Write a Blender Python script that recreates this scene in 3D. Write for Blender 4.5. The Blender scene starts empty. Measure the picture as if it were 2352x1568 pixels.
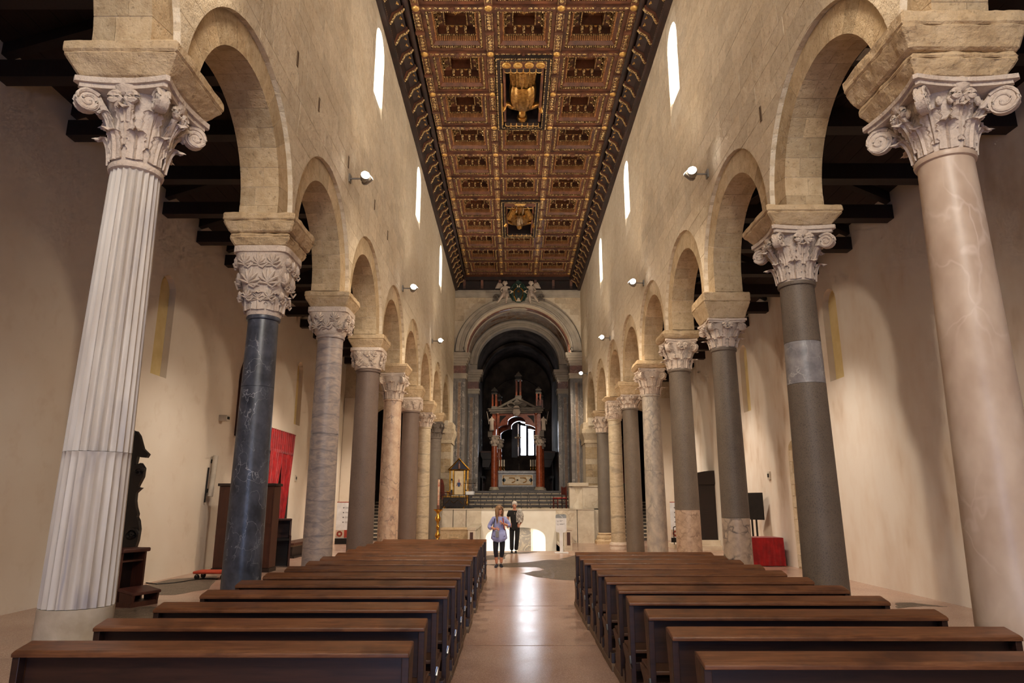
import bpy, bmesh, math, random
from math import sin, cos, pi, sqrt, radians, atan2
from mathutils import Vector, Matrix
random.seed(7)
SC = bpy.context.scene
COL = SC.collection
# ---------------------------------------------------------------- camera
F = 1568.0
TILT = math.atan((1152 - 784) / F)
YAW = math.atan(2 / F)
CAMZ = 1.75
cd = bpy.data.cameras.new('camera'); cd.lens = 24.0; cd.sensor_width = 36.0; cd.clip_end = 300
cam = bpy.data.objects.new('camera', cd); COL.objects.link(cam)
cam.location = (0, 0, CAMZ)
cam.rotation_euler = (pi / 2 + TILT, 0, YAW)
SC.camera = cam
SC.view_settings.view_transform = 'Standard'
SC.view_settings.look = 'None'
SC.view_settings.gamma = 1.0
SC.view_settings.use_curve_mapping = False
SC.view_settings.exposure = 0.6
CY = SC.cycles
CY.max_bounces = 6; CY.diffuse_bounces = 3; CY.glossy_bounces = 2; CY.transmission_bounces = 4; CY.transparent_max_bounces = 4
CY.caustics_reflective = False; CY.caustics_refractive = False
CY.use_adaptive_sampling = True; CY.adaptive_threshold = 0.07; CY.adaptive_min_samples = 12
CY.sample_clamp_indirect = 4.0
# ---------------------------------------------------------------- world: even, dim overcast sky
W = bpy.data.worlds.new('sky'); SC.world = W; W.use_nodes = True
W.node_tree.nodes['Background'].inputs[0].default_value = (0.75, 0.85, 1.0, 1)
W.node_tree.nodes['Background'].inputs[1].default_value = 0.3
WARM = (1.0, 0.83, 0.63)
DAY = (0.80, 0.88, 1.0)
def light(name, kind, loc, energy, color, aim=None, size=0.3, sizey=None, spot=None, blend=0.5, parent=None):
    d = bpy.data.lights.new(name, kind); d.energy = energy; d.color = color
    if kind == 'AREA':
        d.size = size
        if sizey: d.shape = 'RECTANGLE'; d.size_y = sizey
    else:
        d.shadow_soft_size = size
    if kind == 'SPOT': d.spot_size = radians(spot or 100); d.spot_blend = blend
    o = bpy.data.objects.new(name, d); COL.objects.link(o); o.location = loc
    if aim is not None:
        o.rotation_euler = (Vector(aim) - Vector(loc)).to_track_quat('-Z', 'Y').to_euler()
    return o
# daylight assumed to enter by an open west door (behind the camera)
light('assumed_door_daylight', 'AREA', (0.3, -4.6, 1.9), 130, (0.40, 0.55, 1.0), aim=(-0.6, 6, 0.3), size=2.4, sizey=3.4)
light('west_wall_fill', 'AREA', (0.3, -4.6, 9.5), 620, (1.0, 0.93, 0.82), aim=(0.3, 14, 10.5), size=3.0, sizey=3.0)  # warm fill added above the door to brighten upper nave walls
# the light that reaches us through the apse window and assumed crypt lamps
light('apse_window_daylight', 'AREA', (0.72, 48.6, 5.3), 4, DAY, aim=(0.6, 20, 1.5), size=1.0, sizey=2.3)
light('assumed_crypt_lamp', 'AREA', (0.2, 31.6, 0.55), 60, (1, .95, .86), aim=(0.2, 31.9, -2), size=2.2, sizey=0.8)
# ---------------------------------------------------------------- pixel -> place helpers
_ct, _st = cos(TILT), sin(TILT)
def ray(x, y):
    u = (x - 1178) / F; v = (784 - y) / F
    return (u, _ct - v * _st, _st + v * _ct)
def onY(x, y, Y):
    r = ray(x, y); k = Y / r[1]; return (r[0] * k, Y, CAMZ + r[2] * k)
def onX(x, y, X):
    r = ray(x, y); k = X / r[0]; return (X, r[1] * k, CAMZ + r[2] * k)
def onZ(x, y, Z=0.0):
    r = ray(x, y); k = (Z - CAMZ) / r[2]; return (r[0] * k, r[1] * k, Z)
def zat(y, Y): return onY(1178, y, Y)[2]
def xat(x, y, Y): return onY(x, y, Y)[0]
# ---------------------------------------------------------------- object helpers
def link(name, me, mat=None, parent=None):
    o = bpy.data.objects.new(name, me); COL.objects.link(o)
    if mat is not None and len(me.materials) == 0: me.materials.append(mat)
    if parent is not None: o.parent = parent
    return o
def tag(o, label=None, cat=None, group=None, kind=None):
    if label: o['label'] = label
    if cat: o['category'] = cat
    if group: o['group'] = group
    if kind: o['kind'] = kind
    return o
def thing(name, label, cat, loc=(0, 0, 0), rz=0.0, group=None):
    o = bpy.data.objects.new(name, None); COL.objects.link(o)
    o.location = loc; o.rotation_euler = (0, 0, rz); o.empty_display_size = 0.1
    return tag(o, label, cat, group)
def copy_tree(o, parent=None):
    c = o.copy(); COL.objects.link(c); c.parent = parent
    for ch in list(o.children): copy_tree(ch, c)
    return c
def modify(o, kind, **kw):
    m = o.modifiers.new(kind.lower(), kind)
    for k, v in kw.items(): setattr(m, k, v)
    return m
def bevel(o, w=0.006, seg=2):
    modify(o, 'BEVEL', width=w, segments=seg, limit_method='ANGLE', angle_limit=radians(40)); return o
class MB:
    """collects shapes, builds ONE mesh object"""
    def __init__(s): s.v = []; s.f = []
    def add(s, vs, fs, mat=None):
        n = len(s.v)
        if mat is not None: vs = [mat @ Vector(p) for p in vs]
        s.v += [tuple(p) for p in vs]; s.f += [tuple(i + n for i in f) for f in fs]; return s
    def box(s, x0, x1, y0, y1, z0, z1, m=None):
        return s.add([(x0,y0,z0),(x1,y0,z0),(x1,y1,z0),(x0,y1,z0),(x0,y0,z1),(x1,y0,z1),(x1,y1,z1),(x0,y1,z1)],
                     [(0,3,2,1),(4,5,6,7),(0,1,5,4),(1,2,6,5),(2,3,7,6),(3,0,4,7)], m)
    def frustum(s, cx, cy, z0, hx0, hy0, z1, hx1, hy1, m=None):
        v = [(cx-hx0,cy-hy0,z0),(cx+hx0,cy-hy0,z0),(cx+hx0,cy+hy0,z0),(cx-hx0,cy+hy0,z0),
             (cx-hx1,cy-hy1,z1),(cx+hx1,cy-hy1,z1),(cx+hx1,cy+hy1,z1),(cx-hx1,cy+hy1,z1)]
        return s.add(v, [(0,3,2,1),(4,5,6,7),(0,1,5,4),(1,2,6,5),(2,3,7,6),(3,0,4,7)], m)
    def prism(s, poly, a0, a1, axis='y', m=None):
        """poly of 2-D points extruded along axis; y: (x,z), x: (y,z), z: (x,y)"""
        n = len(poly)
        def P(p, a): return {'y': (p[0], a, p[1]), 'x': (a, p[0], p[1]), 'z': (p[0], p[1], a)}[axis]
        v = [P(p, a0) for p in poly] + [P(p, a1) for p in poly]
        f = [tuple(range(n)), tuple(range(2*n-1, n-1, -1))] + [(i, i+n, (i+1) % n + n, (i+1) % n) for i in range(n)]
        return s.add(v, f, m)
    def lathe(s, prof, seg=20, c=(0,0,0), m=None, caps=True, flute=0.0, nfl=20):
        v = []; f = []; n = len(prof)
        for (r, z) in prof:
            for k in range(seg):
                a = 2*pi*k/seg
                rr = r
                if flute: rr = r * (1 - flute * (abs(sin(a*nfl/2))**0.7))
                v.append((c[0]+rr*cos(a), c[1]+rr*sin(a), c[2]+z))
        for i in range(n-1):
            for k in range(seg):
                k2 = (k+1) % seg
                f.append((i*seg+k, i*seg+k2, (i+1)*seg+k2, (i+1)*seg+k))
        if caps: f.append(tuple(range(seg-1, -1, -1))); f.append(tuple((n-1)*seg+k for k in range(seg)))
        return s.add(v, f, m)
    def tube(s, pts, r, seg=6, m=None, flat=1.0):
        P = [Vector(p) for p in pts]; n = len(P); v = []; f = []
        R = r if isinstance(r, (list, tuple)) else [r]*n
        up = Vector((0.03, 0.05, 1))
        for i in range(n):
            d = (P[min(i+1, n-1)] - P[max(i-1, 0)]).normalized()
            a = d.cross(up)
            if a.length < 1e-3: a = d.cross(Vector((1, 0, 0)))
            a.normalize(); b = d.cross(a).normalized()
            for k in range(seg):
                t = 2*pi*k/seg
                v.append(P[i] + a*cos(t)*R[i] + b*sin(t)*R[i]*flat)
        for i in range(n-1):
            for k in range(seg):
                k2 = (k+1) % seg
                f.append((i*seg+k, i*seg+k2, (i+1)*seg+k2, (i+1)*seg+k))
        f.append(tuple(range(seg-1, -1, -1))); f.append(tuple((n-1)*seg+k for k in range(seg)))
        return s.add(v, f, m)
    def ball(s, c, r, seg=10, rings=6, m=None):
        rx, ry, rz = r if isinstance(r, (tuple, list)) else (r, r, r)
        v = [(c[0], c[1], c[2]-rz)]; f = []
        for i in range(1, rings):
            p = -pi/2 + pi*i/rings
            for k in range(seg):
                a = 2*pi*k/seg
                v.append((c[0]+rx*cos(p)*cos(a), c[1]+ry*cos(p)*sin(a), c[2]+rz*sin(p)))
        v.append((c[0], c[1], c[2]+rz)); L = len(v)-1
        for k in range(seg):
            k2 = (k+1) % seg
            f.append((0, 1+k2, 1+k)); f.append((L, L-seg+k, L-seg+k2))
            for i in range(rings-2):
                b = 1+i*seg; f.append((b+k, b+k2, b+seg+k2, b+seg+k))
        return s.add(v, f, m)
    def grid(s, pts, m=None, wrap=False):
        """pts[i][j] -> quads"""
        n, k = len(pts), len(pts[0]); v = [p for r in pts for p in r]; f = []
        for i in range(n-1):
            for j in range(k if wrap else k-1):
                j2 = (j+1) % k
                f.append((i*k+j, i*k+j2, (i+1)*k+j2, (i+1)*k+j))
        return s.add(v, f, m)
    def mesh(s, name, mat=None, smooth=False, fix=True):
        me = bpy.data.meshes.new(name); me.from_pydata(s.v, [], s.f); me.update()
        if fix:
            bm = bmesh.new(); bm.from_mesh(me); bmesh.ops.recalc_face_normals(bm, faces=bm.faces); bm.to_mesh(me); bm.free()
        if smooth:
            for p in me.polygons: p.use_smooth = True
            try: me.set_sharp_from_angle(angle=radians(smooth if smooth > 1 else 40))
            except Exception: pass
        if mat is not None: me.materials.append(mat)
        return me
    def build(s, name, mat, parent=None, smooth=False):
        return link(name, s.mesh(name, mat, smooth), None, parent)
def T(x=0, y=0, z=0): return Matrix.Translation((x, y, z))
def RZ(a): return Matrix.Rotation(a, 4, 'Z')
def RX(a): return Matrix.Rotation(a, 4, 'X')
def RY(a): return Matrix.Rotation(a, 4, 'Y')
def S(x, y, z): return Matrix.Diagonal((x, y, z, 1))
# ---------------------------------------------------------------- materials
def srgb(r, g, b):
    f = lambda c: c/12.92 if c <= 0.04045 else ((c+0.055)/1.055)**2.4
    return (f(r/255), f(g/255), f(b/255), 1)
class MatB:
    def __init__(s, name, rough=0.6, metal=0.0, spec=0.5):
        s.m = bpy.data.materials.new(name); s.m.use_nodes = True; s.nt = s.m.node_tree
        s.b = s.nt.nodes['Principled BSDF']
        s.b.inputs['Roughness'].default_value = rough; s.b.inputs['Metallic'].default_value = metal
        s.b.inputs['Specular IOR Level'].default_value = spec
        s._co = {}
    def n(s, t, **kw):
        x = s.nt.nodes.new(t)
        for k, v in kw.items(): setattr(x, k, v)
        return x
    def L(s, a, b): s.nt.links.new(a, b)
    def co(s, kind='O', stretch=(1, 1, 1)):
        key = (kind, stretch)
        if key in s._co: return s._co[key]
        if kind == 'G': src = s.n('ShaderNodeNewGeometry').outputs['Position']
        else: src = s.n('ShaderNodeTexCoord').outputs['Object']
        if stretch != (1, 1, 1):
            mp = s.n('ShaderNodeMapping'); mp.inputs['Scale'].default_value = stretch; s.L(src, mp.inputs[0]); src = mp.outputs[0]
        s._co[key] = src; return src
    def noise(s, scale, detail=6, rough=0.6, co=None, dist=0.0):
        t = s.n('ShaderNodeTexNoise'); t.inputs['Scale'].default_value = scale; t.inputs['Detail'].default_value = min(detail, 3.5)
        t.inputs['Roughness'].default_value = rough; t.inputs['Distortion'].default_value = dist
        s.L(co or s.co(), t.inputs['Vector']); return t.outputs['Fac']
    def voro(s, scale, co=None, feature='F1', rand=1.0):
        t = s.n('ShaderNodeTexVoronoi', feature=feature); t.inputs['Scale'].default_value = scale
        t.inputs['Randomness'].default_value = rand
        s.L(co or s.co(), t.inputs['Vector']); return t.outputs['Distance']
    def ramp(s, fac, stops):
        r = s.n('ShaderNodeValToRGB'); e = r.color_ramp.elements
        while len(e) < len(stops): e.new(0.5)
        for el, (p, c) in zip(e, stops):
            el.position = p; el.color = c if len(c) == 4 else (*c, 1)
        s.L(fac, r.inputs[0]); return r.outputs[0]
    def mix(s, fac, a, b, mode='MIX'):
        x = s.n('ShaderNodeMix', data_type='RGBA', blend_type=mode)
        if isinstance(fac, (int, float)): x.inputs[0].default_value = fac
        else: s.L(fac, x.inputs[0])
        for i, c in ((6, a), (7, b)):
            if isinstance(c, (tuple, list)): x.inputs[i].default_value = c if len(c) == 4 else (*c, 1)
            else: s.L(c, x.inputs[i])
        return x.outputs[2]
    def rnd(s, col, lo=0.85, hi=1.12):
        oi = s.n('ShaderNodeObjectInfo'); mr = s.n('ShaderNodeMapRange'); mr.inputs[3].default_value = lo; mr.inputs[4].default_value = hi
        s.L(oi.outputs['Random'], mr.inputs[0]); return s.mix(1.0, col, mr.outputs[0], 'MULTIPLY')
    def color(s, c):
        if isinstance(c, (tuple, list)): s.b.inputs['Base Color'].default_value = c if len(c) == 4 else (*c, 1)
        else: s.L(c, s.b.inputs['Base Color'])
        return s
    def bump(s, h, strength=0.3, dist=0.02, prev=None):
        b = s.n('ShaderNodeBump'); b.inputs['Strength'].default_value = strength; b.inputs['Distance'].default_value = dist
        s.L(h, b.inputs['Height'])
        if prev is not None: s.L(prev, b.inputs['Normal'])
        s.L(b.outputs[0], s.b.inputs['Normal']); return b.outputs[0]
    def roughf(s, fac, lo, hi):
        mr = s.n('ShaderNodeMapRange'); mr.inputs[3].default_value = lo; mr.inputs[4].default_value = hi
        s.L(fac, mr.inputs[0]); s.L(mr.outputs[0], s.b.inputs['Roughness']); return s
def simple(name, c1, c2=None, scale=6, rough=0.6, metal=0.0, bump=0.0, bscale=40, bdist=0.01, co='O', stretch=(1,1,1), rnd=None, spec=0.5, lo=0.35, hi=0.65):
    b = MatB(name, rough, metal, spec)
    c = b.co(co, stretch)
    if c2 is None: c2 = tuple(x*0.8 for x in c1[:3]) + (1,)
    col = b.ramp(b.noise(scale, 6, 0.6, c), [(lo, c1), (hi, c2)])
    if rnd: col = b.rnd(col, *rnd)
    b.color(col)
    if bump: b.bump(b.noise(bscale, 5, 0.65, c), bump, bdist)
    return b.m
def emit(name, color, strength):
    b = MatB(name, 0.5); b.b.inputs['Emission Color'].default_value = (*color[:3], 1); b.b.inputs['Emission Strength'].default_value = strength
    b.color((*color[:3], 1)); return b.m
MAT = {}
def stone_mat(name, a, b_, c_, pit=0.5, rnd=(0.9, 1.08), rough=0.85):
    b = MatB(name, rough, 0, 0.25); g = b.co('G')
    n1 = b.noise(0.7, 8, 0.62, g); n2 = b.noise(7, 8, 0.7, g); n3 = b.noise(45, 5, 0.7, g)
    col = b.mix(0.5, b.ramp(n1, [(0.35, a), (0.66, b_)]), b.ramp(n2, [(0.36, a), (0.58, b_), (0.72, c_)]))
    pits = b.ramp(b.noise(26, 3, 0.5, g), [(0.30, (0.45, 0.42, 0.4)), (0.40, (1, 1, 1))])
    col = b.mix(pit, col, b.mix(1.0, col, pits, 'MULTIPLY'))
    if rnd: col = b.rnd(col, *rnd)
    b.color(col)
    p = b.bump(n2, 0.6, 0.035); b.bump(n3, 0.7, 0.014, p)
    return b.m
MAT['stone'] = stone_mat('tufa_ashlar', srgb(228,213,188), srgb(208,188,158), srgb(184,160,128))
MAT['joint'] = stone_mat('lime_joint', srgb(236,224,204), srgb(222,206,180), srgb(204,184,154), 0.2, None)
MAT['stone_s'] = stone_mat('soffit_shade_ashlar', srgb(214,192,158), srgb(188,162,126), srgb(158,130,98), 0.6, (0.80, 1.08))  # darker brown copy of the ashlar, unlit soffit tone put into the colour
MAT['impost'] = stone_mat('impost_limestone', srgb(214,190,156), srgb(190,162,124), srgb(160,132,98), 0.5, (0.92, 1.05))
MAT['capital'] = stone_mat('capital_marble', srgb(224,208,192), srgb(206,186,168), srgb(178,156,138), 0.35, (0.94, 1.05), 0.6)
def plaster():
    b = MatB('cream_plaster', 0.9, 0, 0.2); g = b.co('G')
    n = b.noise(0.35, 6, 0.6, g); n2 = b.noise(2.2, 7, 0.65, g)
    col = b.ramp(n, [(0.35, srgb(232,220,203)), (0.65, srgb(222,206,186))])
    col = b.mix(b.ramp(n2, [(0.56, (0,0,0)), (0.75, (.35,.35,.35))]), col, srgb(205,182,156))
    b.color(col); b.bump(b.noise(30, 5, 0.6, g), 0.12, 0.01); return b.m
MAT['plaster'] = plaster()
def plaster_worn():
    b = MatB('stained_plaster', 0.9, 0, 0.2); g = b.co('G')
    n2 = b.noise(0.8, 7, 0.68, b.co('G', (1.2, 1.2, 0.55)))
    col = b.ramp(n2, [(0.42, srgb(228,217,203)), (0.60, srgb(220,204,186)), (0.74, srgb(196,172,146))])
    b.color(col); b.bump(b.noise(30, 5, 0.6, g), 0.15, 0.01); return b.m
MAT['plaster_worn'] = plaster_worn()
def terrazzo():
    b = MatB('rose_terrazzo', 0.3, 0, 0.5); g = b.co('G')
    big = b.ramp(b.noise(0.5, 5, 0.6, g), [(0.35, srgb(205,174,154)), (0.65, srgb(189,154,134))])
    chip = b.ramp(b.voro(70, g), [(0.1, (1.18, 1.16, 1.14)), (0.32, (1, 1, 1)), (0.55, (0.8, 0.76, 0.74))])
    b.color(b.mix(1.0, big, chip, 'MULTIPLY'))
    b.roughf(b.noise(1.3, 6, 0.65, g), 0.15, 0.33)
    b.bump(b.noise(1.2, 2, 0.5, g), 0.12, 0.02)
    b.b.inputs['Specular IOR Level'].default_value = 0.5
    return b.m
MAT['floor'] = terrazzo()
def mosaic():
    b = MatB('grey_mosaic', 0.5, 0, 0.4); g = b.co('G')
    n = b.ramp(b.noise(5, 8, 0.7, g), [(0.35, srgb(112,98,86)), (0.6, srgb(142,126,110)), (0.75, srgb(92,82,76))])
    ch = b.ramp(b.voro(34, g), [(0.2, (1.2, 1.18, 1.12)), (0.5, (0.55, 0.53, 0.52))])
    b.color(b.mix(1.0, n, ch, 'MULTIPLY')); b.bump(b.voro(34, g), 0.4, 0.01); return b.m
MAT['mosaic'] = mosaic()
def wood(name, a, b_, rough=0.45, grain=(1, 14, 14), rnd=(0.85, 1.15), bump=0.15, coat=0.0):
    b = MatB(name, rough, 0, 0.5); o = b.co('O', grain)
    n = b.noise(2.2, 8, 0.65, o, 0.6)
    col = b.ramp(n, [(0.3, a), (0.7, b_)])
    col = b.rnd(col, *rnd); b.color(col)
    b.bump(n, bump, 0.006)
    if coat: b.b.inputs['Coat Weight'].default_value = coat; b.b.inputs['Coat Roughness'].default_value = 0.18
    return b.m
def bench_top():
    b = MatB('bench_top_wood', 0.36, 0, 0.5); o = b.co('G', (1.5, 18, 18)); w = b.co('G')
    n = b.noise(2.0, 8, 0.65, o, 0.7); wear = b.noise(3.0, 6, 0.65, w)
    col = b.ramp(n, [(0.3, srgb(84,49,29)), (0.7, srgb(128,83,53))])
    col = b.mix(b.ramp(wear, [(0.5, (0,0,0)), (0.72, (.75,.75,.75))]), col, srgb(56,32,22))
    b.color(b.rnd(col, 0.85, 1.15)); b.roughf(b.noise(2.5, 5, 0.6, w), 0.22, 0.5); b.bump(n, 0.12, 0.004); return b.m
MAT['bench_top'] = bench_top()
MAT['bench'] = wood('bench_dark_wood', srgb(34,19,14), srgb(56,32,22), 0.42)
MAT['bench_side'] = wood('bench_side_wood', srgb(62,38,26), srgb(94,60,40), 0.5)
MAT['bench_low'] = wood('bench_worn_wood', srgb(92,74,58), srgb(128,106,84), 0.6)
MAT['dark_wood'] = wood('black_walnut', srgb(22,13,10), srgb(40,22,16), 0.5)
MAT['brown_wood'] = wood('brown_panel_wood', srgb(58,28,18), srgb(78,40,26), 0.5, (14, 14, 1))
MAT['beam'] = wood('roof_beam_wood', srgb(20,13,10), srgb(38,24,18), 0.7, (14, 14, 1))
MAT['roofb'] = wood('roof_board_wood', srgb(26,15,11), srgb(44,26,19), 0.75, (14, 1, 14))
MAT['ceil_wood'] = simple('coffer_wood', srgb(112,66,42), srgb(68,39,26), 3.0, 0.5, 0, 0.15, 30, 0.01, rnd=(0.8, 1.2))
MAT['ceil_dark'] = simple('coffer_dark_wood', srgb(48,27,20), srgb(26,15,12), 3.0, 0.55, rnd=(0.8, 1.2))
def gold(name, a, b_, rough, sc=28, strength=0.9):
    b = MatB(name, rough, 0.55); g = b.co('O')
    v = b.voro(sc, g); n = b.noise(9, 5, 0.6, g)
    b.color(b.mix(b.ramp(v, [(0.35, (0,0,0)), (0.8, (1,1,1))]), b.ramp(n, [(0.35, a), (0.65, b_)]), srgb(70,40,18)))  # brown between the cells paints shade into the carved crevices
    b.bump(v, strength, 0.02); return b.m
MAT['gilt'] = gold('carved_gilding', srgb(236,206,146), srgb(186,146,90), 0.40)
MAT['gilt_s'] = simple('smooth_gilding', srgb(232,192,116), srgb(190,140,72), 8, 0.34, 0.6, 0.2, 30)
MAT['gilt_m'] = simple('burnished_gilding', srgb(214,164,88), srgb(150,100,46), 10, 0.3, 0.9, 0.5, 24)
MAT['brass'] = simple('polished_brass', srgb(226,178,84), srgb(180,126,50), 8, 0.22, 1.0)
def marble(name, base, base2, vein, scale=3.0, width=0.06, rough=0.4, dist=2.0, stretch=(1,1,1), amt=0.8, two=None):
    b = MatB(name, rough, 0, 0.5); o = b.co('O', stretch)
    nz = b.n('ShaderNodeTexNoise'); nz.inputs['Scale'].default_value = scale*0.8; nz.inputs['Detail'].default_value = 4; b.L(o, nz.inputs['Vector'])
    ad = b.n('ShaderNodeVectorMath', operation='MULTIPLY_ADD'); b.L(nz.outputs['Color'], ad.inputs[0]); ad.inputs[1].default_value = (dist/scale,)*3; b.L(o, ad.inputs[2])
    v = b.voro(scale, ad.outputs[0], 'DISTANCE_TO_EDGE')
    mask = b.noise(scale*0.6, 3, 0.5, o)
    col = b.ramp(b.noise(scale*1.3, 8, 0.68, o), [(0.35, base), (0.65, base2)])
    vm = b.ramp(v, [(0.0, (amt,)*3), (width, (0, 0, 0))])
    vm = b.mix(1.0, vm, b.ramp(mask, [(0.42, (0,0,0)), (0.6, (1,1,1))]), 'MULTIPLY')
    col = b.mix(vm, col, vein)
    b.color(col); b.bump(b.noise(40, 5, 0.6, o), 0.1, 0.006); return b.m
def granite(name, a, b_, c_, rough=0.55):
    b = MatB(name, rough, 0, 0.4); o = b.co('O')
    col = b.mix(0.55, b.ramp(b.noise(2.0, 6, 0.65, o), [(0.35, a), (0.65, b_)]), b.ramp(b.noise(75, 3, 0.6, o), [(0.38, c_), (0.52, a), (0.66, b_)]))
    b.color(col); b.bump(b.noise(60, 4, 0.6, o), 0.12, 0.004); return b.m
def banded(name, a, b_, vein, scale=2.2, rough=0.45):
    b = MatB(name, rough, 0, 0.45); o = b.co('O', (1, 1, 2.4))
    w = b.n('ShaderNodeTexWave', bands_direction='Z'); w.inputs['Scale'].default_value = scale*0.2; w.inputs['Distortion'].default_value = 9
    w.inputs['Detail'].default_value = 4; w.inputs['Detail Scale'].default_value = 1.6; b.L(o, w.inputs['Vector'])
    col = b.ramp(b.noise(4, 8, 0.7, o, 1.2), [(0.35, a), (0.65, b_)])
    vm = b.ramp(w.outputs['Fac'], [(0.0, (.4,.4,.4)), (0.05, (0, 0, 0))])
    b.color(b.mix(vm, col, vein)); b.bump(b.noise(30, 5, 0.65, o), 0.15, 0.008); return b.m
# ================================================================ THE SETTING
YC = [5.75, 9.15, 12.6, 16.05, 19.55, 23.1, 26.75, 30.5]
XLF, XLB, XLA = -3.165, -3.76, -3.46        # nave wall face, back, column axis (candlestick side)
XRF, XRB, XRA = 3.70, 4.28, 3.98
AWL, AWR = -8.1, 7.75                         # aisle walls
YEND = 36.0
ZS = 5.72
RING = 0.385
ZSIDE = {-1: 5.72, 1: 5.86}
ZIT = {-1: [5.72, 5.60, 5.58, 5.60, 5.60, 5.55, 5.58, 5.58], 1: [5.98, 5.70, 5.56, 5.70, 5.70, 5.70, 5.74, 5.68]}
CEN = YC[:]; CEN = [2.3] + CEN + [34.6]
ARCH = [((a+b)/2, (b-a-0.86)/2) for a, b in zip(CEN[:-1], CEN[1:])]
WINL = [(14.3, .50), (21.2, .50), (28.4, .50)]
WINR = [(13.9, .45), (20.5, .45), (27.2, .45)]
def struct(name, mb, mat, smooth=False):
    o = mb.build(name, mat, None, smooth); o['kind'] = 'structure'; return o
def sweep_wall(mb, xf, xb, y0, y1, zt, dr, windows, wz, zlow=5.45):
    """wall in the Y-Z plane with round arches (radius r+dr) and round-headed windows with a sloping sill"""
    sgn = 1 if xb > xf else -1
    ys = {y0, y1}
    A = [(c, r+dr) for c, r in ARCH]
    for c, r in A:
        for k in range(25): ys.add(round(c - r*cos(pi*k/24), 5))
    for c, h in windows:
        for k in range(9): ys.add(round(c - h*cos(pi*k/8), 5))
    ys = sorted(y for y in ys if y0 - 1e-6 <= y <= y1 + 1e-6)
    def pier(y):
        k = min(range(8), key=lambda i: abs(YC[i]-y)); return min(ZIT[sgn][k], ZS) if abs(YC[k]-y) < 1.2 else zlow
    def low(y, m):
        for c, r in A:
            if abs(m-c) < r: return ZS + sqrt(max(0, r*r-(y-c)**2))
        return pier(m)
    zb, ztp = wz
    def quad(*p): mb.add(list(p), [(0, 1, 2, 3)])
    for a, b in zip(ys[:-1], ys[1:]):
        m = (a+b)/2; la, lb = low(a, m), low(b, m)
        win = [w for w in windows if abs(m-w[0]) < w[1]]
        ivs = [(la, lb, zt, zt, 0)]
        if win:
            c, h = win[0]
            ta = ztp - h + sqrt(max(0, h*h-(a-c)**2)); tb = ztp - h + sqrt(max(0, h*h-(b-c)**2))
            ivs = [(la, lb, zb, zb, 1), (ta, tb, zt, zt, 2)]
        for l0, l1, t0, t1, k in ivs:
            tf = -0.35 if k == 1 else 0.0      # the sill slopes down to the nave face
            quad((xf, a, l0), (xf, b, l1), (xf, b, t1+tf), (xf, a, t0+tf))
            quad((xb, a, l0), (xb, b, l1), (xb, b, t1), (xb, a, t0))
            quad((xf, a, l0), (xf, b, l1), (xb, b, l1), (xb, a, l0))
            quad((xf, a, t0+tf), (xf, b, t1+tf), (xb, b, t1), (xb, a, t0))
    for c, r in A:
        for y in (c-r, c+r):
            if y0 <= y <= y1: zz = pier(y); quad((xf, y, zz), (xb, y, zz), (xb, y, ZS), (xf, y, ZS))
    for c, h in windows:
        for y in (c-h, c+h): quad((xf, y, zb-.35), (xb, y, zb), (xb, y, ztp-h), (xf, y, ztp-h))
    for y in (y0, y1): quad((xf, y, zlow), (xb, y, zlow), (xb, y, zt), (xf, y, zt))
def inframe(p):
    dx, dy, dz = p[0], p[1], p[2]-CAMZ
    f = dy*_ct + dz*_st
    if f < 0.5: return False
    u = dx/f; v = (-dy*_st + dz*_ct)/f
    return abs(u) < 0.77 and abs(v) < 0.52
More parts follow.
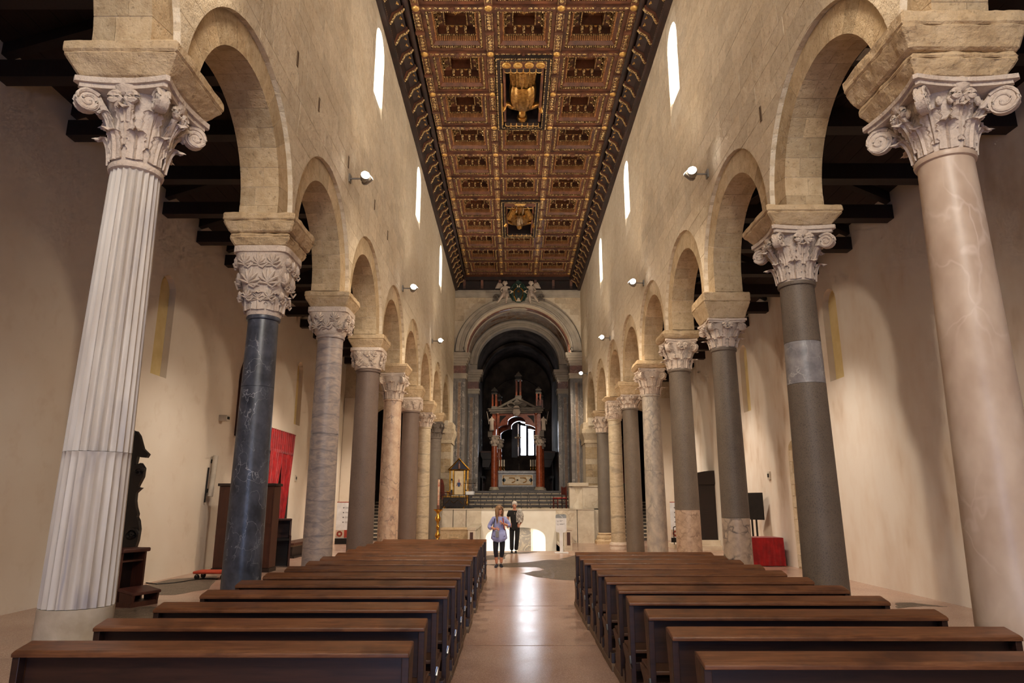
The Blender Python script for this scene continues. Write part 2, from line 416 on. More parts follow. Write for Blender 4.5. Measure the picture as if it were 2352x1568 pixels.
def arcade(name, xf, xb, windows, wz):
    global ZS
    s = 1 if xb > xf else -1; ZS = ZSIDE[s]
    mb = MB(); sweep_wall(mb, xf+s*0.073, xb, -5.0, YEND, 13.9, 0.008, windows, wz)
    sweep_wall(mb, xf+s*0.003, xf+s*0.073, -5.0, YEND, 13.9, RING, windows, wz, 5.6)
    wall = struct(name, mb, MAT['joint'])
    # voussoir rings: two stones deep, bonds staggered
    x0 = xf + s*0.069; N = 15
    for ai, (c, r) in enumerate(ARCH):
        for half in (0, 1):
            meshes = {}
            for k in range(N):
                par = k % 2
                key = par
                if key not in meshes:
                    cut = 0.40 if par else 0.62
                    xa, xb_ = (x0, x0+(xb-x0)*cut-s*0.002) if half == 0 else (x0+(xb-x0)*cut+s*0.002, xb)
                    g = 0.0022; d = pi/N/2 - g
                    m = MB(); pts = []
                    for rr in (r, r+RING-.005):
                        for t in (-d, 0, d): pts.append((rr*sin(t), rr*cos(t)))
                    poly = [pts[0], pts[1], pts[2], pts[5], pts[4], pts[3]]
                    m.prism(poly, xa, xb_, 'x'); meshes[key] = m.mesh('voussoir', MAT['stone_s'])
                o = link('voussoir', meshes[key], None, wall)
                o.location = (0, c, ZS); o.rotation_euler = (pi/2 - pi*(k+0.5)/N, 0, 0)
    for k in range(8):
        if ZIT[s][k] < ZS-.01:
            a, b, z0 = YC[k]-.432, YC[k]+.432, ZIT[s][k]
            for q in range(2):
                xa, xc = sorted((x0, x0+(xb-x0)*.52)) if q == 0 else sorted((x0+(xb-x0)*.52+s*.002, xb+s*.001))
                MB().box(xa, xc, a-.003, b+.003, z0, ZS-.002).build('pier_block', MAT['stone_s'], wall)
    # ashlar blocks of the nave face
    blocks = []; z = ZS-.06; rng = random.Random(3 if s < 0 else 5)
    RO = [(c, r+RING) for c, r in ARCH]
    def edge(c, r, z, side):
        if z <= ZS: return c + side*r
        if z >= ZS + r: return c
        return c + side*sqrt(r*r-(z-ZS)**2)
    while z < 13.0:
        h = rng.uniform(0.27, 0.36); z1 = min(z+h, 13.05); zz = [z+0.003 + (z1-z-0.006)*k/4 for k in range(5)]
        spans = []
        if z < max(ZS + r for c, r in RO):
            for (ca, ra), (cb, rb) in zip(RO[:-1], RO[1:]):
                spans.append(([edge(ca, ra, q, 1)-0.002 for q in zz], [edge(cb, rb, q, -1)+0.002 for q in zz]))
        else: spans.append(([4.0]*5, [YEND-0.01]*5))
        for Ls, Rs in spans:
            if min(b-a for a, b in zip(Ls, Rs)) < 0.02: continue
            cuts = []; y = max(Ls) + rng.uniform(0.3, 0.6)
            while y < min(Rs) - 0.25: cuts.append(y); y += rng.uniform(0.38, 0.72)
            E = [Ls] + [[q]*5 for q in cuts] + [Rs]
            for i in range(len(E)-1):
                a = E[i]; b = E[i+1]
                if i > 0: a = [q+0.003 for q in a]
                if i < len(E)-2: b = [q-0.003 for q in b]
                if any(w[0]-w[1] < max(b) and w[0]+w[1] > min(a) and z1 > wz[0]-.36 and z < wz[1] for w in windows):
                    w = [w for w in windows if w[0]-w[1] < max(b) and w[0]+w[1] > min(a)][0]
                    if max(b) > w[0]+w[1]+.08: a = [w[0]+w[1]+.004]*5
                    elif min(a) < w[0]-w[1]-.08: b = [w[0]-w[1]-.004]*5
                    else: continue
                straight = a[0] == a[4] and b[0] == b[4]
                idx = (0, 4) if straight else range(5)
                poly = [(a[q], zz[q]) for q in idx] + [(b[q], zz[q]) for q in reversed(list(idx))]
                blocks.append((poly, rng.uniform(-0.001, 0.004)))
        z = z1
    vis = sorted([b for b in blocks if inframe((xf, b[0][0][0], b[0][0][1])) and b[0][0][0] > 5], key=lambda b: b[0][0][0])
    near = vis[:300]; ids = set(id(b) for b in near)
    for b in near:
        m = MB(); m.prism(b[0], xf+s*0.068, xf - s*b[1], 'x'); m.build('ashlar_block', MAT['stone'], wall)
    m = MB()
    for b in blocks:
        if id(b) not in ids: m.prism(b[0], xf+s*0.068, xf - s*b[1], 'x')
    o = m.build('ashlar_blocks_beyond', MAT['stone'], wall); o['kind'] = 'stuff'
    # putlog slots
    return wall
wallL = arcade('wall_left', XLF, XLB, WINL, (11.05, 12.75))
wallR = arcade('wall_right', XRF, XRB, WINR, (10.85, 12.6))
MAT['slot_shade'] = simple('recess_shade_brown', srgb(112,90,68), None, 5, 0.9)  # brown colour stands in for the shade inside uncut putlog slots
for (x, y), X in [((683,135),XLF),((732,240),XLF),((800,372),XLF),((1748,262),XRF),((860,470),XLF),((890,540),XLF)]:
    p = onX(x, y, X); s = -1 if X < 0 else 1
    MB().box(p[0]-0.012, p[0]+0.012, p[1]-0.03, p[1]+0.03, p[2]-0.12, p[2]+0.12).build('putlog_slot', MAT['slot_shade'], wallL if X < 0 else wallR)
# windows: bright leaded panes set deep in the wall
MAT['pane'] = emit('daylit_glass', (0.93, 0.97, 1.0), 9.0)
wn = 0
for X, wins, wz, s in ((XLB, WINL, (11.05, 12.75), 1), (XRB, WINR, (10.85, 12.6), -1)):
    for c, h in wins:
        wn += 1
        poly = [(c-h, wz[0]-.02), (c+h, wz[0]-.02)] + [(c+h*cos(pi*k/10), wz[1]-h+h*sin(pi*k/10)) for k in range(11)]
        o = struct('window_%d' % wn, MB().prism(poly, X+s*0.10, X+s*0.12, 'x'), MAT['pane'])
        m = MB()
        for q in (-.5, 0, .5): m.box(X+s*.13-.008, X+s*.13+.008, c+h*q-.012, c+h*q+.012, wz[0], wz[1]-.12)
        for q in range(1, 4): m.box(X+s*.13-.008, X+s*.13+.008, c-h, c+h, wz[0]+.4*q-.012, wz[0]+.4*q+.012)
        m.build('glazing_bar', simple('lead', srgb(230,232,236), None, 5, 0.6) if 'lead' not in MAT else MAT['lead'], o)
        if 'lead' not in MAT: MAT['lead'] = bpy.data.materials['lead']
# aisle walls with shallow blind lancets, back wall, end walls
def niche_wall(name, X, s, zt, niches, mat, y0=-5.0, y1=38.0):
    """s: direction away from the aisle; niches (y, half, zb, zt)"""
    mb = MB(); ys = {y0, y1}
    for c, h, a, b in niches:
        for k in range(9): ys.add(round(c-h*cos(pi*k/8), 5))
    ys = sorted(ys); D = 0.16
    def q(*p): mb.add(list(p), [(0, 1, 2, 3)])
    for a, b in zip(ys[:-1], ys[1:]):
        m = (a+b)/2; nn = [n for n in niches if abs(m-n[0]) < n[1]]
        if not nn: q((X, a, 0), (X, b, 0), (X, b, zt), (X, a, zt)); continue
        c, h, zb, ztn = nn[0]
        ta = ztn-h+sqrt(max(0, h*h-(a-c)**2)); tb = ztn-h+sqrt(max(0, h*h-(b-c)**2))
        q((X, a, 0), (X, b, 0), (X, b, zb), (X, a, zb)); q((X, a, ta), (X, b, tb), (X, b, zt), (X, a, zt))
        q((X, a, zb), (X, b, zb), (X+s*D, b, zb+.05), (X+s*D, a, zb+.05)); q((X, a, ta), (X, b, tb), (X+s*D, b, tb), (X+s*D, a, ta))
    for c, h, zb, ztn in niches:
        for y in (c-h, c+h): q((X, y, zb), (X+s*D, y, zb+.05), (X+s*D, y, ztn-h), (X, y, ztn-h))
    mb.box(min(X+s*0.5, X+s*0.5+s*.1), max(X+s*0.5, X+s*0.5+s*.1), y0, y1, 0, zt)
    w = struct(name, mb, mat)
    for c, h, zb, ztn in niches:
        poly = [(c-h, zb), (c+h, zb)] + [(c+h*cos(pi*k/8), ztn-h+h*sin(pi*k/8)) for k in range(9)]
        MB().prism(poly, X+s*(D-0.005), X+s*(D+0.03), 'x').build('niche_back', MAT['niche'], w)
    return w
MAT['niche'] = simple('ochre_plaster', srgb(226,204,150), srgb(210,184,126), 1.5, 0.9, co='G')
NZ = (4.55, 6.95)
awl = niche_wall('wall_aisle_left', AWL, -1, 8.95, [(15.35, .36, *NZ), (25.6, .36, *NZ), (33.0, .4, *NZ)], MAT['plaster'])
awr = niche_wall('wall_aisle_right', AWR, 1, 8.2, [(16.1, .36, 4.6, 6.85), (22.5, .36, 4.65, 6.9)], MAT['plaster_worn'])
struct('wall_back', MB().box(AWL, -1.0, -5.2, -5.0, 0, 14).box(1.6, AWR, -5.2, -5.0, 0, 14).box(-1.0, 1.6, -5.2, -5.0, 3.7, 7.9).box(-1.0, 1.6, -5.2, -5.0, 11.1, 14), MAT['plaster'])
# floor with the stairwell to the crypt left open
HX0, HX1, HY0, HY1 = -1.36, 1.88, 26.0, 30.8
fl = struct('floor', MB().box(AWL-.4, HX0, -5.2, 52, -.3, 0).box(HX1, AWR+.4, -5.2, 52, -.3, 0).box(HX0, HX1, -5.2, HY0, -.3, 0).box(HX0, HX1, 33.2, 52, -.3, 0), MAT['floor'])
def patch(pts, name='mosaic_patch'):
    P = [onZ(x, y)[:2] for x, y in pts]; out = []
    rng = random.Random(len(pts))
    for i in range(len(P)):
        a = Vector(P[i]); b = Vector(P[(i+1) % len(P)]); n = Vector((-(b-a).y, (b-a).x)).normalized() if (b-a).length > 1e-6 else Vector((0,0))
        for k in range(4): out.append(tuple(a.lerp(b, k/4) + (n*rng.uniform(-.05, .05) if k else Vector((0,0)))))
    MB().prism(out, 0.0005, 0.003, 'z').build(name, MAT['mosaic'], fl)
patch([(1115,1296),(1210,1291),(1262,1285),(1330,1286),(1330,1334),(1265,1329),(1222,1322),(1196,1316),(1250,1308),(1230,1302),(1160,1302)])
patch([(1110,1276),(1165,1273),(1160,1283),(1110,1286)])
patch([(1282,1284),(1320,1275),(1345,1278),(1320,1286)])
patch([(1130,1270),(1240,1266),(1215,1270),(1140,1273)])
patch([(258,1400),(330,1392),(360,1395),(350,1420),(230,1420)])
patch([(335,1345),(390,1330),(500,1322),(480,1352),(400,1366),(340,1366)])
patch([(2055,1385),(2095,1383),(2130,1388),(2175,1393),(2120,1391),(2060,1396)])
MAT['jointline'] = simple('floor_joint', srgb(150,118,98), None, 9, 0.5)
for yy in (1391, 1482):
    Y = onZ(1178, yy)[1]; MB().box(-.6, 1.05, Y-.006, Y+.006, 0.0004, 0.0016).build('floor_joint', MAT['jointline'], fl)
# crypt: stairs down, passage, lit back wall with a picture
MAT['white'] = simple('white_limewash', srgb(238,232,222), srgb(226,217,204), 1.2, 0.85, 0, 0.08, 30, co='G')
st = MB()
for k in range(9): st.box(HX0, HX1, 26.1+k*.36, 26.1+(k+1)*.36, -2.0, -.19*(k+1))
st.box(HX0, HX1, 29.3, 33.2, -2.1, -1.9); st.box(HX0-.2, HX0, 26, 33.2, -2.1, -.02); st.box(HX1, HX1+.2, 26, 33.2, -2.1, -.02)
st.box(HX0, HX1, 32.6, 33.2, -2.0, 1.0); st.box(HX0, HX1, 31.2, 32.6, 1.0, 1.1)
st.box(HX0-.2, HX0, 31.12, 32.8, -.02, 1.1).box(HX1, HX1+.2, 31.12, 32.8, -.02, 1.1)
struct('floor_crypt', st, MAT['white'])
# ---------------------------------------------------------------- aisle roofs
def aisle_roof(name, xw, xn, zw, zn, zb, y0):
    b = MB(); s = 1 if xn > xw else -1; n = 14
    for k in range(n):
        xa = xw+(xn-xw)*k/n; xb_ = xw+(xn-xw)*(k+1)/n-s*.012; za = zw+(zn-zw)*k/n; zb2 = zw+(zn-zw)*(k+1)/n
        b.prism([(xa, za), (xb_, zb2), (xb_, zb2+.04), (xa, za+.04)], -5, 38, 'y')
    b.prism([(xw-s*.4, zw+.05), (xn+s*.3, zn+.08), (xn+s*.3, zn+.14), (xw-s*.4, zw+.12)], -5, 38, 'y')
    r = struct(name, b, MAT['roofb'])
    bm_ = MB().prism([(xw-s*.2, zb), (xn+s*.1, zb), (xn+s*.1, zb+.30), (xw-s*.2, zb+.30)], -.13, .13, 'y').mesh('tie_beam', MAT['beam'])
    rf = MB().prism([(xw, zw-.20), (xn, zn-.20), (xn, zn), (xw, zw)], -.09, .09, 'y').mesh('rafter', MAT['beam'])
    mx = (xw+xn)/2
    stt = MB().prism([(xn-s*.2, zb+.3), (xn-s*.38, zb+.3), (mx-s*.1, (zw+zn)/2-.18), (mx+s*.1, (zw+zn)/2-.12)], -.07, .07, 'y').mesh('strut', MAT['beam'])
    y = y0
    while y > 4: y -= 1.745
    while y < 36:
        for me, nm in ((bm_, 'tie_beam'), (rf, 'rafter'), (stt, 'strut')):
            o = link(nm, me, None, r); o.location = (0, y, 0)
        y += 1.745
    return r
aisle_roof('ceiling_aisle_left', AWL, XLB, 8.85, 10.3, 8.22, 9.56)
aisle_roof('ceiling_aisle_right', AWR, XRB, 7.95, 9.6, 7.36, 11.33)
# ---------------------------------------------------------------- ends of the aisles: arch, stairs, chapel
MAT['stair_light'] = simple('pale_stair_stone', srgb(226,212,190), srgb(206,188,162), 2, 0.7, co='G')
MAT['stair_dark'] = simple('grey_tread_stone', srgb(92,86,80), srgb(66,62,60), 3, 0.5, co='G')
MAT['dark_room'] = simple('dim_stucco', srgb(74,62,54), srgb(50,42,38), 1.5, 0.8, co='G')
def aisle_end(name, xa, xb, zt, o0, o1, spr):
    """wall across an aisle at Y 32.6 with an arched opening o0..o1"""
    r = (o1-o0)/2; c = (o0+o1)/2
    m = MB()
    P = [(xa, 0), (o0, 0)] + [(c-r*cos(pi*k/16), spr+r*sin(pi*k/16)) for k in range(17)] + [(o1, 0), (xb, 0), (xb, zt), (xa, zt)]
    m.prism([(xa, 0), (o0, 0), (o0, zt), (xa, zt)], 32.6, 33.2, 'y'); m.prism([(o1, 0), (xb, 0), (xb, zt), (o1, zt)], 32.6, 33.2, 'y')
    for k in range(16):
        a = (c-r*cos(pi*k/16), spr+r*sin(pi*k/16)); b = (c-r*cos(pi*(k+1)/16), spr+r*sin(pi*(k+1)/16))
        m.prism([a, b, (b[0], zt), (a[0], zt)], 32.6, 33.2, 'y')
    w = struct(name, m, MAT['stone'])
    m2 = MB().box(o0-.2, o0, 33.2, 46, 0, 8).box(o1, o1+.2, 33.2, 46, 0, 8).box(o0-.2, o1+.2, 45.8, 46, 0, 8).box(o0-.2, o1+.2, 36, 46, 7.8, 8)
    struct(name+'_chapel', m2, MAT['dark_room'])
    n = 11; h = 1.75/n
    stair = struct('floor_chapel' if xa > 0 else 'floor_sacristy', MB().box(o0, o1, 33.2+n*.3, 46, 1.5, 1.75), MAT['stair_light'])
    for k in range(n):
        y = 33.0+k*.3; bb = MB().box(o0+.001, o1-.001, y+.02, y+.34, max(0, h*k-.12), h*(k+1)-.035).build('riser', MAT['stair_dark'], stair)
        MB().box(o0+.001, o1-.001, y, y+.34, h*(k+1)-.035, h*(k+1)).build('tread', MAT['stair_light'], stair)
    return w
aisle_end('wall_end_left', AWL, XLB, 10.2, -7.05, -4.5, 5.0)
aisle_end('wall_end_right', XRB, AWR, 9.4, 4.75, 7.0, 5.0)
# whitewashed jamb panels beside the stairs (fresh plaster on the aisle end walls)
MB().box(AWL+.02, -7.07, 32.56, 32.6, 0.01, 6.6).build('trim_plaster_left', MAT['plaster']).__setitem__('kind', 'structure')
MB().box(7.02, AWR-.02, 32.56, 32.6, 0.01, 6.6).build('trim_plaster_right', MAT['plaster']).__setitem__('kind', 'structure')
# ---------------------------------------------------------------- triumphal arch wall
CX = 0.31
MAT['gmarble'] = marble('grey_veined_marble', srgb(120,112,104), srgb(92,86,82), srgb(186,176,164), 2.2, .05, .35)
MAT['rmarble'] = marble('red_veined_marble', srgb(128,80,64), srgb(100,64,52), srgb(180,150,130), 3.0, .05, .35)
MAT['ochrem'] = marble('ochre_brown_marble', srgb(140,112,84), srgb(110,86,66), srgb(180,160,130), 3, .05, .35)
MAT['stucco'] = simple('grey_stucco', srgb(190,180,164), srgb(168,158,144), 2.0, 0.8, co='G')
def ering(mb, zs, ao, bo, ai, bi, y0, y1, n=32, cx=CX):
    for k in range(n):
        t0, t1 = pi*k/n, pi*(k+1)/n
        mb.prism([(cx-ao*cos(t0), zs+bo*sin(t0)), (cx-ao*cos(t1), zs+bo*sin(t1)), (cx-ai*cos(t1), zs+bi*sin(t1)), (cx-ai*cos(t0), zs+bi*sin(t0))], y0, y1, 'y')
def spandrel(mb, zs, a, b, zt, xa, xb, y0, y1, n=32, cx=CX):
    for k in range(n):
        t0, t1 = pi*k/n, pi*(k+1)/n
        p, q = (cx-a*cos(t0), zs+b*sin(t0)), (cx-a*cos(t1), zs+b*sin(t1))
        mb.prism([p, q, (q[0], zt), (p[0], zt)], y0, y1, 'y')
    if cx-a > xa: mb.box(xa, cx-a, y0, y1, 0, zt)
    if cx+a < xb: mb.box(cx+a, xb, y0, y1, 0, zt)
ZA = 9.62
m = MB(); spandrel(m, ZA, 2.84, 2.65, 14, XLF-.3, XRF+.3, YEND, YEND+.5)
wend = struct('wall_end', m, MAT['joint'])
bl = random.Random(9); z = 9.7
while z < 12.95:
    z1 = z+.33; x = XLF+.02
    while x < XRF-.05:
        x1 = min(x+bl.uniform(.45, .8), XRF-.02)
        inside = min(((xx-CX)/3.42)**2+((zz-ZA)/3.07)**2 if zz > ZA else 0 for xx in (x, (x+x1)/2, x1) for zz in (z, z1))
        if inside > 1.0: MB().box(x+.004, x1-.004, YEND-.015, YEND+.05, z+.004, min(z1, 13.0)-.004).build('ashlar_block', MAT['stone'], wend)
        x = x1
    z = z1
m = MB(); ering(m, ZA, 3.40, 3.05, 2.84, 2.67, YEND-.10, YEND+.02); ering(m, ZA, 3.40, 3.05, 3.22, 2.94, YEND-.18, YEND-.10); ering(m, ZA, 3.16, 2.89, 3.12, 2.86, YEND-.14, YEND-.1); ering(m, ZA, 3.05, 2.82, 3.01, 2.79, YEND-.14, YEND-.1); ering(m, ZA, 2.93, 2.73, 2.84, 2.67, YEND-.16, YEND-.10)
ttrim = struct('trim_1', m, MAT['stucco']); mm = MB(); ering(mm, ZA, 3.46, 3.10, 3.40, 3.05, YEND-.03, YEND+.01); ering(mm, ZA, 2.96, 2.755, 2.93, 2.73, YEND-.105, YEND-.1); mm.build('painted_shadow_line', MAT['stair_dark'], ttrim)  # dark rings painted as the shadow lines of the moulding
ttrim['label'] = 'broad moulded grey archivolt of the chancel arch'
struct('trim_2', MB().box(XLF, XRF, YEND-.08, YEND+.02, 12.66, 12.72).box(XLF, XRF, YEND-.10, YEND+.02, 12.72, 12.95).box(XLF, XRF, YEND-.18, YEND+.02, 12.95, 13.06), MAT['stucco'])
# barrel of the chancel arch with its painted band
def fresco():
    b = MatB('faded_fresco', 0.85, 0, 0.2); g = b.co('G')
    n = b.noise(0.9, 7, 0.65, g, 0.8); n2 = b.noise(2.6, 7, 0.7, g, 1.2)
    c1 = b.ramp(n, [(0.36, srgb(112,72,46)), (0.48, srgb(156,140,128)), (0.6, srgb(132,126,124)), (0.72, srgb(168,118,76))])
    b.color(b.mix(b.ramp(n2, [(.5, (0,0,0)), (.66, (.8,.8,.8))]), c1, srgb(178,166,152))); return b.m
MAT['fresco'] = fresco()
Y2 = 39.2; ZB = 9.55
m = MB()
for k in range(40):
    t0, t1 = pi*k/40, pi*(k+1)/40
    a, b_ = (CX-2.84*cos(t0), ZA+2.67*sin(t0)), (CX-2.84*cos(t1), ZA+2.67*sin(t1))
    m.add([(a[0], YEND+.4, a[1]), (b_[0], YEND+.4, b_[1]), (b_[0], Y2, b_[1]), (a[0], Y2, a[1])], [(0, 1, 2, 3)])
struct('ceiling_chancel', m, MAT['fresco'])
m = MB(); ering(m, ZA, 2.86, 2.69, 2.76, 2.60, YEND+.5, YEND+.62); ering(m, ZA, 2.86, 2.69, 2.79, 2.63, YEND+.62, YEND+1.0)
struct('trim_3', m, MAT['rmarble'])['label'] = 'narrow red marble band inside the chancel arch'
m = MB(); ering(m, ZA, 2.86, 2.69, 2.75, 2.58, YEND+1.0, YEND+1.1)
m.lathe([(.34, 0), (.36, .03), (.30, .06)], 24, (0, 0, 0), T(CX, YEND+.68, ZA+2.60) @ S(1.5, .8, 1) @ RX(pi))
struct('trim_4', m, MAT['stucco'])
# second, narrower arch and its wall
m = MB(); spandrel(m, ZB, 2.40, 2.24, 13.5, -3.6, 4.2, Y2, Y2+.5); struct('wall_chancel', m, MAT['stucco'])
m = MB(); ering(m, ZB, 2.80, 2.62, 2.40, 2.24, Y2-.10, Y2+.02); ering(m, ZB, 2.80, 2.62, 2.66, 2.48, Y2-.20, Y2-.1); ering(m, ZB, 2.60, 2.43, 2.56, 2.39, Y2-.14, Y2-.1); ering(m, ZB, 2.50, 2.33, 2.40, 2.24, Y2-.16, Y2-.1)
struct('trim_5', m, MAT['stucco'])['label'] = 'inner moulded archivolt behind the chancel arch'
# pilasters with capital blocks and red friezes
def pilaster(name, x0, x1, y0, y1, zt, zb=1.45, pr=.10):
    m = MB().box(x0, x1, y0, y1, zb, zt-1.48); m.box(x0-.05, x1+.05, y0-.05, y1, zb, zb+.35)
    o = struct(name, m, MAT['gmarble'])
    w = x1-x0
    MB().box(x0+w*.40, x1-w*.40, y0-.012, y0, zb+.6, zt-1.7).build('inlay_strip', MAT['ochrem'], o)
    MB().box(x0+w*.26, x0+w*.30, y0-.016, y0, zb+.55, zt-1.65).box(x1-w*.30, x1-w*.26, y0-.016, y0, zb+.55, zt-1.65).build('inlay_border', MAT['stair_dark'], o)
    MB().box(x0-.04, x1+.04, y0-.05, y1, zt-1.48, zt-1.30).box(x0-.07, x1+.07, y0-.09, y1, zt-1.30, zt-1.2).build('necking', MAT['stucco'], o)
    MB().box(x0, x1, y0-.01, y1, zt-1.2, zt-.78).build('frieze', MAT['rmarble'], o)
    e = MB()
    for k, (p, h) in enumerate(((.03, .12), (.07, .14), (.12, .14), (.2, .12), (.24, .16))):
        zz = zt-.78+sum(q[1] for q in ((.03, .12), (.07, .14), (.12, .14), (.2, .12), (.24, .16))[:k]); e.box(x0-p, x1+p, y0-p, y1+p*.4, zz, zz+h)
    e.build('cornice_block', MAT['stucco'], o)
    return o
pilaster('pillar_chancel_left', XLF, -2.52, YEND-.14, YEND+.45, 9.62)
pilaster('pillar_chancel_right', 3.05, XRF, YEND-.14, YEND+.45, 9.62)
pilaster('pillar_apse_left', -2.80, -1.98, Y2-.15, Y2+.5, 9.3)
pilaster('pillar_apse_right', 2.60, 3.42, Y2-.15, Y2+.5, 9.3)
m = MB().box(-3.6, -2.6, YEND+.45, Y2, 0, 9.62).box(3.2, 4.2, YEND+.45, Y2, 0, 9.62); struct('wall_chancel_side', m, MAT['gmarble'])
# apse: deep, its shadow put into the dark plaster colour
MAT['apse'] = simple('shadow_toned_apse_plaster', srgb(96,84,76), srgb(58,50,46), .9, 0.95, 0, .2, 4, co='G', spec=.1)
YA = 49.0; AH = 2.44
m = MB()
for k in range(24):
    t0, t1 = pi*k/24, pi*(k+1)/24; a, b_ = (CX-AH*cos(t0), 9.55+2.55*sin(t0)), (CX-AH*cos(t1), 9.55+2.55*sin(t1))
    m.add([(a[0], Y2+.4, a[1]), (b_[0], Y2+.4, b_[1]), (b_[0], YA, b_[1]), (a[0], YA, a[1])], [(0, 1, 2, 3)])
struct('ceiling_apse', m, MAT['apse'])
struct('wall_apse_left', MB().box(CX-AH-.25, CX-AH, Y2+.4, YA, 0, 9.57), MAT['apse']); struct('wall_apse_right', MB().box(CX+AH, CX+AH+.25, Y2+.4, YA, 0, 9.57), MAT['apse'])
m = MB()
WX0, WX1, WZ0 = xat(1193, 1010, YA), xat(1229, 1010, YA), zat(1047, YA)
WZ1 = zat(968, YA); wc = (WX0+WX1)/2; wr = (WX1-WX0)/2
m.box(CX-3.2, WX0-.12, YA, YA+.4, 0, 12.6).box(WX1+.12, CX+3.2, YA, YA+.4, 0, 12.6).box(WX0-.12, WX1+.12, YA, YA+.4, 0, WZ0).box(WX0-.12, WX1+.12, YA, YA+.4, WZ1, 12.6)
m.box(CX-3.2, CX+3.2, YA+.4, YA+.5, 0, 12.6)
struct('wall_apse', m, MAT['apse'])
m = MB(); ering(m, 8.3, 2.2, 2.3, 2.05, 2.15, YA-.2, YA, 24); ering(m, 9.4, AH, 2.62, AH-.15, 2.45, 44, 44.4, 24)
struct('trim_6', m, MAT['apse'])
m = MB().lathe([(1.05, 0), (1.2, .05), (1.2, .14), (1.02, .14)], 36, m=T(1.0, YA, 8.2) @ RX(pi/2), caps=False); struct('trim_7', m, simple('oculus_ring', srgb(62,54,48), None, 3, .8))['label'] = 'large dark round oculus frame high in the apse'
MAT['apane'] = emit('apse_daylight_glass', (0.84, 0.91, 1.0), 14.0)
aw = struct('window_7', MB().box(WX0, WX1, YA+.16, YA+.2, WZ0, WZ1), MAT['apane'])
MAT['bluef'] = simple('blue_window_frame', srgb(36,38,92), srgb(24,26,66), 4, .5)
f = MB().box(wc-.08, wc+.08, YA+.05, YA+.15, WZ0, WZ1).box(WX0-.04, WX0+.10, YA+.05, YA+.15, WZ0, WZ1).box(WX1-.10, WX1+.04, YA+.05, YA+.15, WZ0, WZ1).box(WX0, WX1, YA+.05, YA+.15, WZ0-.02, WZ0+.07)
f.build('window_frame', MAT['bluef'], aw)
MB().box(WX0-.55, WX0-.14, YA-.02, YA, WZ0-.1, WZ1+.1).build('window_reveal', simple('pale_reveal', srgb(150,154,160), None, 3, .8), aw)
# ================================================================ COFFERED CEILING
ZC = 13.8; CCX = 0.30; PX = 1.82
RIB = [12.9, 14.7, 16.5, 18.4, 20.3, 22.1, 23.9, 25.75, 27.8, 29.7, 31.5, 33.3, 35.1]
ceil = struct('ceiling', MB().box(XLF-.5, XRF+.5, -5.2, YEND+.4, 14.55, 14.7), MAT['ceil_dark'])
def frame(mb, hx0, hy0, hx1, hy1, z0, z1):
    """square picture-frame ring between outer and inner half sizes, sloping from z0 (outer) to z1 (inner)"""
    o = [(-hx0,-hy0), (hx0,-hy0), (hx0,hy0), (-hx0,hy0)]; i = [(-hx1,-hy1), (hx1,-hy1), (hx1,hy1), (-hx1,hy1)]
    for k in range(4):
        k2 = (k+1) % 4
        mb.add([(*o[k], z0), (*o[k2], z0), (*i[k2], z1), (*i[k], z1)], [(0, 1, 2, 3)])
def rope(mb, hx, hy, z, w, h, n=26):
    """beaded gilded moulding around a rectangle"""
    for sx in (-1, 1):
        for k in range(n):
            y = -hy+2*hy*(k+.5)/n; mb.ball((sx*hx, y, z), (w, hy/n*.95, h), 6, 4)
            x = -hx+2*hx*(k+.5)/n; mb.ball((x, sx*hy, z), (hx/n*.95, w, h), 6, 4)
def rosette_mesh(r=.17):
    m = MB()
    for k in range(8):
        a = 2*pi*k/8; m.ball((0, 0, 0), (r*.5, r*.22, r*.2), 8, 5, RZ(a) @ T(r*.55, 0, 0) @ RY(-.35))
    for k in range(8):
        a = 2*pi*(k+.5)/8; m.ball((0, 0, 0), (r*.3, r*.14, r*.18), 6, 4, RZ(a) @ T(r*.3, 0, -r*.2))
    m.lathe([(r*.02, -r*.9), (r*.16, -r*.35), (r*.2, 0)], 8)
    return m.mesh('rosette', MAT['gilt_s'], True)
ROS = rosette_mesh(); ROS_S = rosette_mesh(.055)
def bracket_mesh():
    m = MB().prism([(0, 0), (.15, 0), (.15, -.03), (.11, -.045), (.06, -.10), (.03, -.16), (0, -.17)], -.033, .033, 'y')
    m.ball((.12, 0, -.035), (.04, .036, .03), 8, 5).ball((.03, 0, -.15), (.035, .036, .03), 8, 5)
    return m.mesh('bracket', MAT['gilt'], True)
BRK = bracket_mesh()
COFF = {}
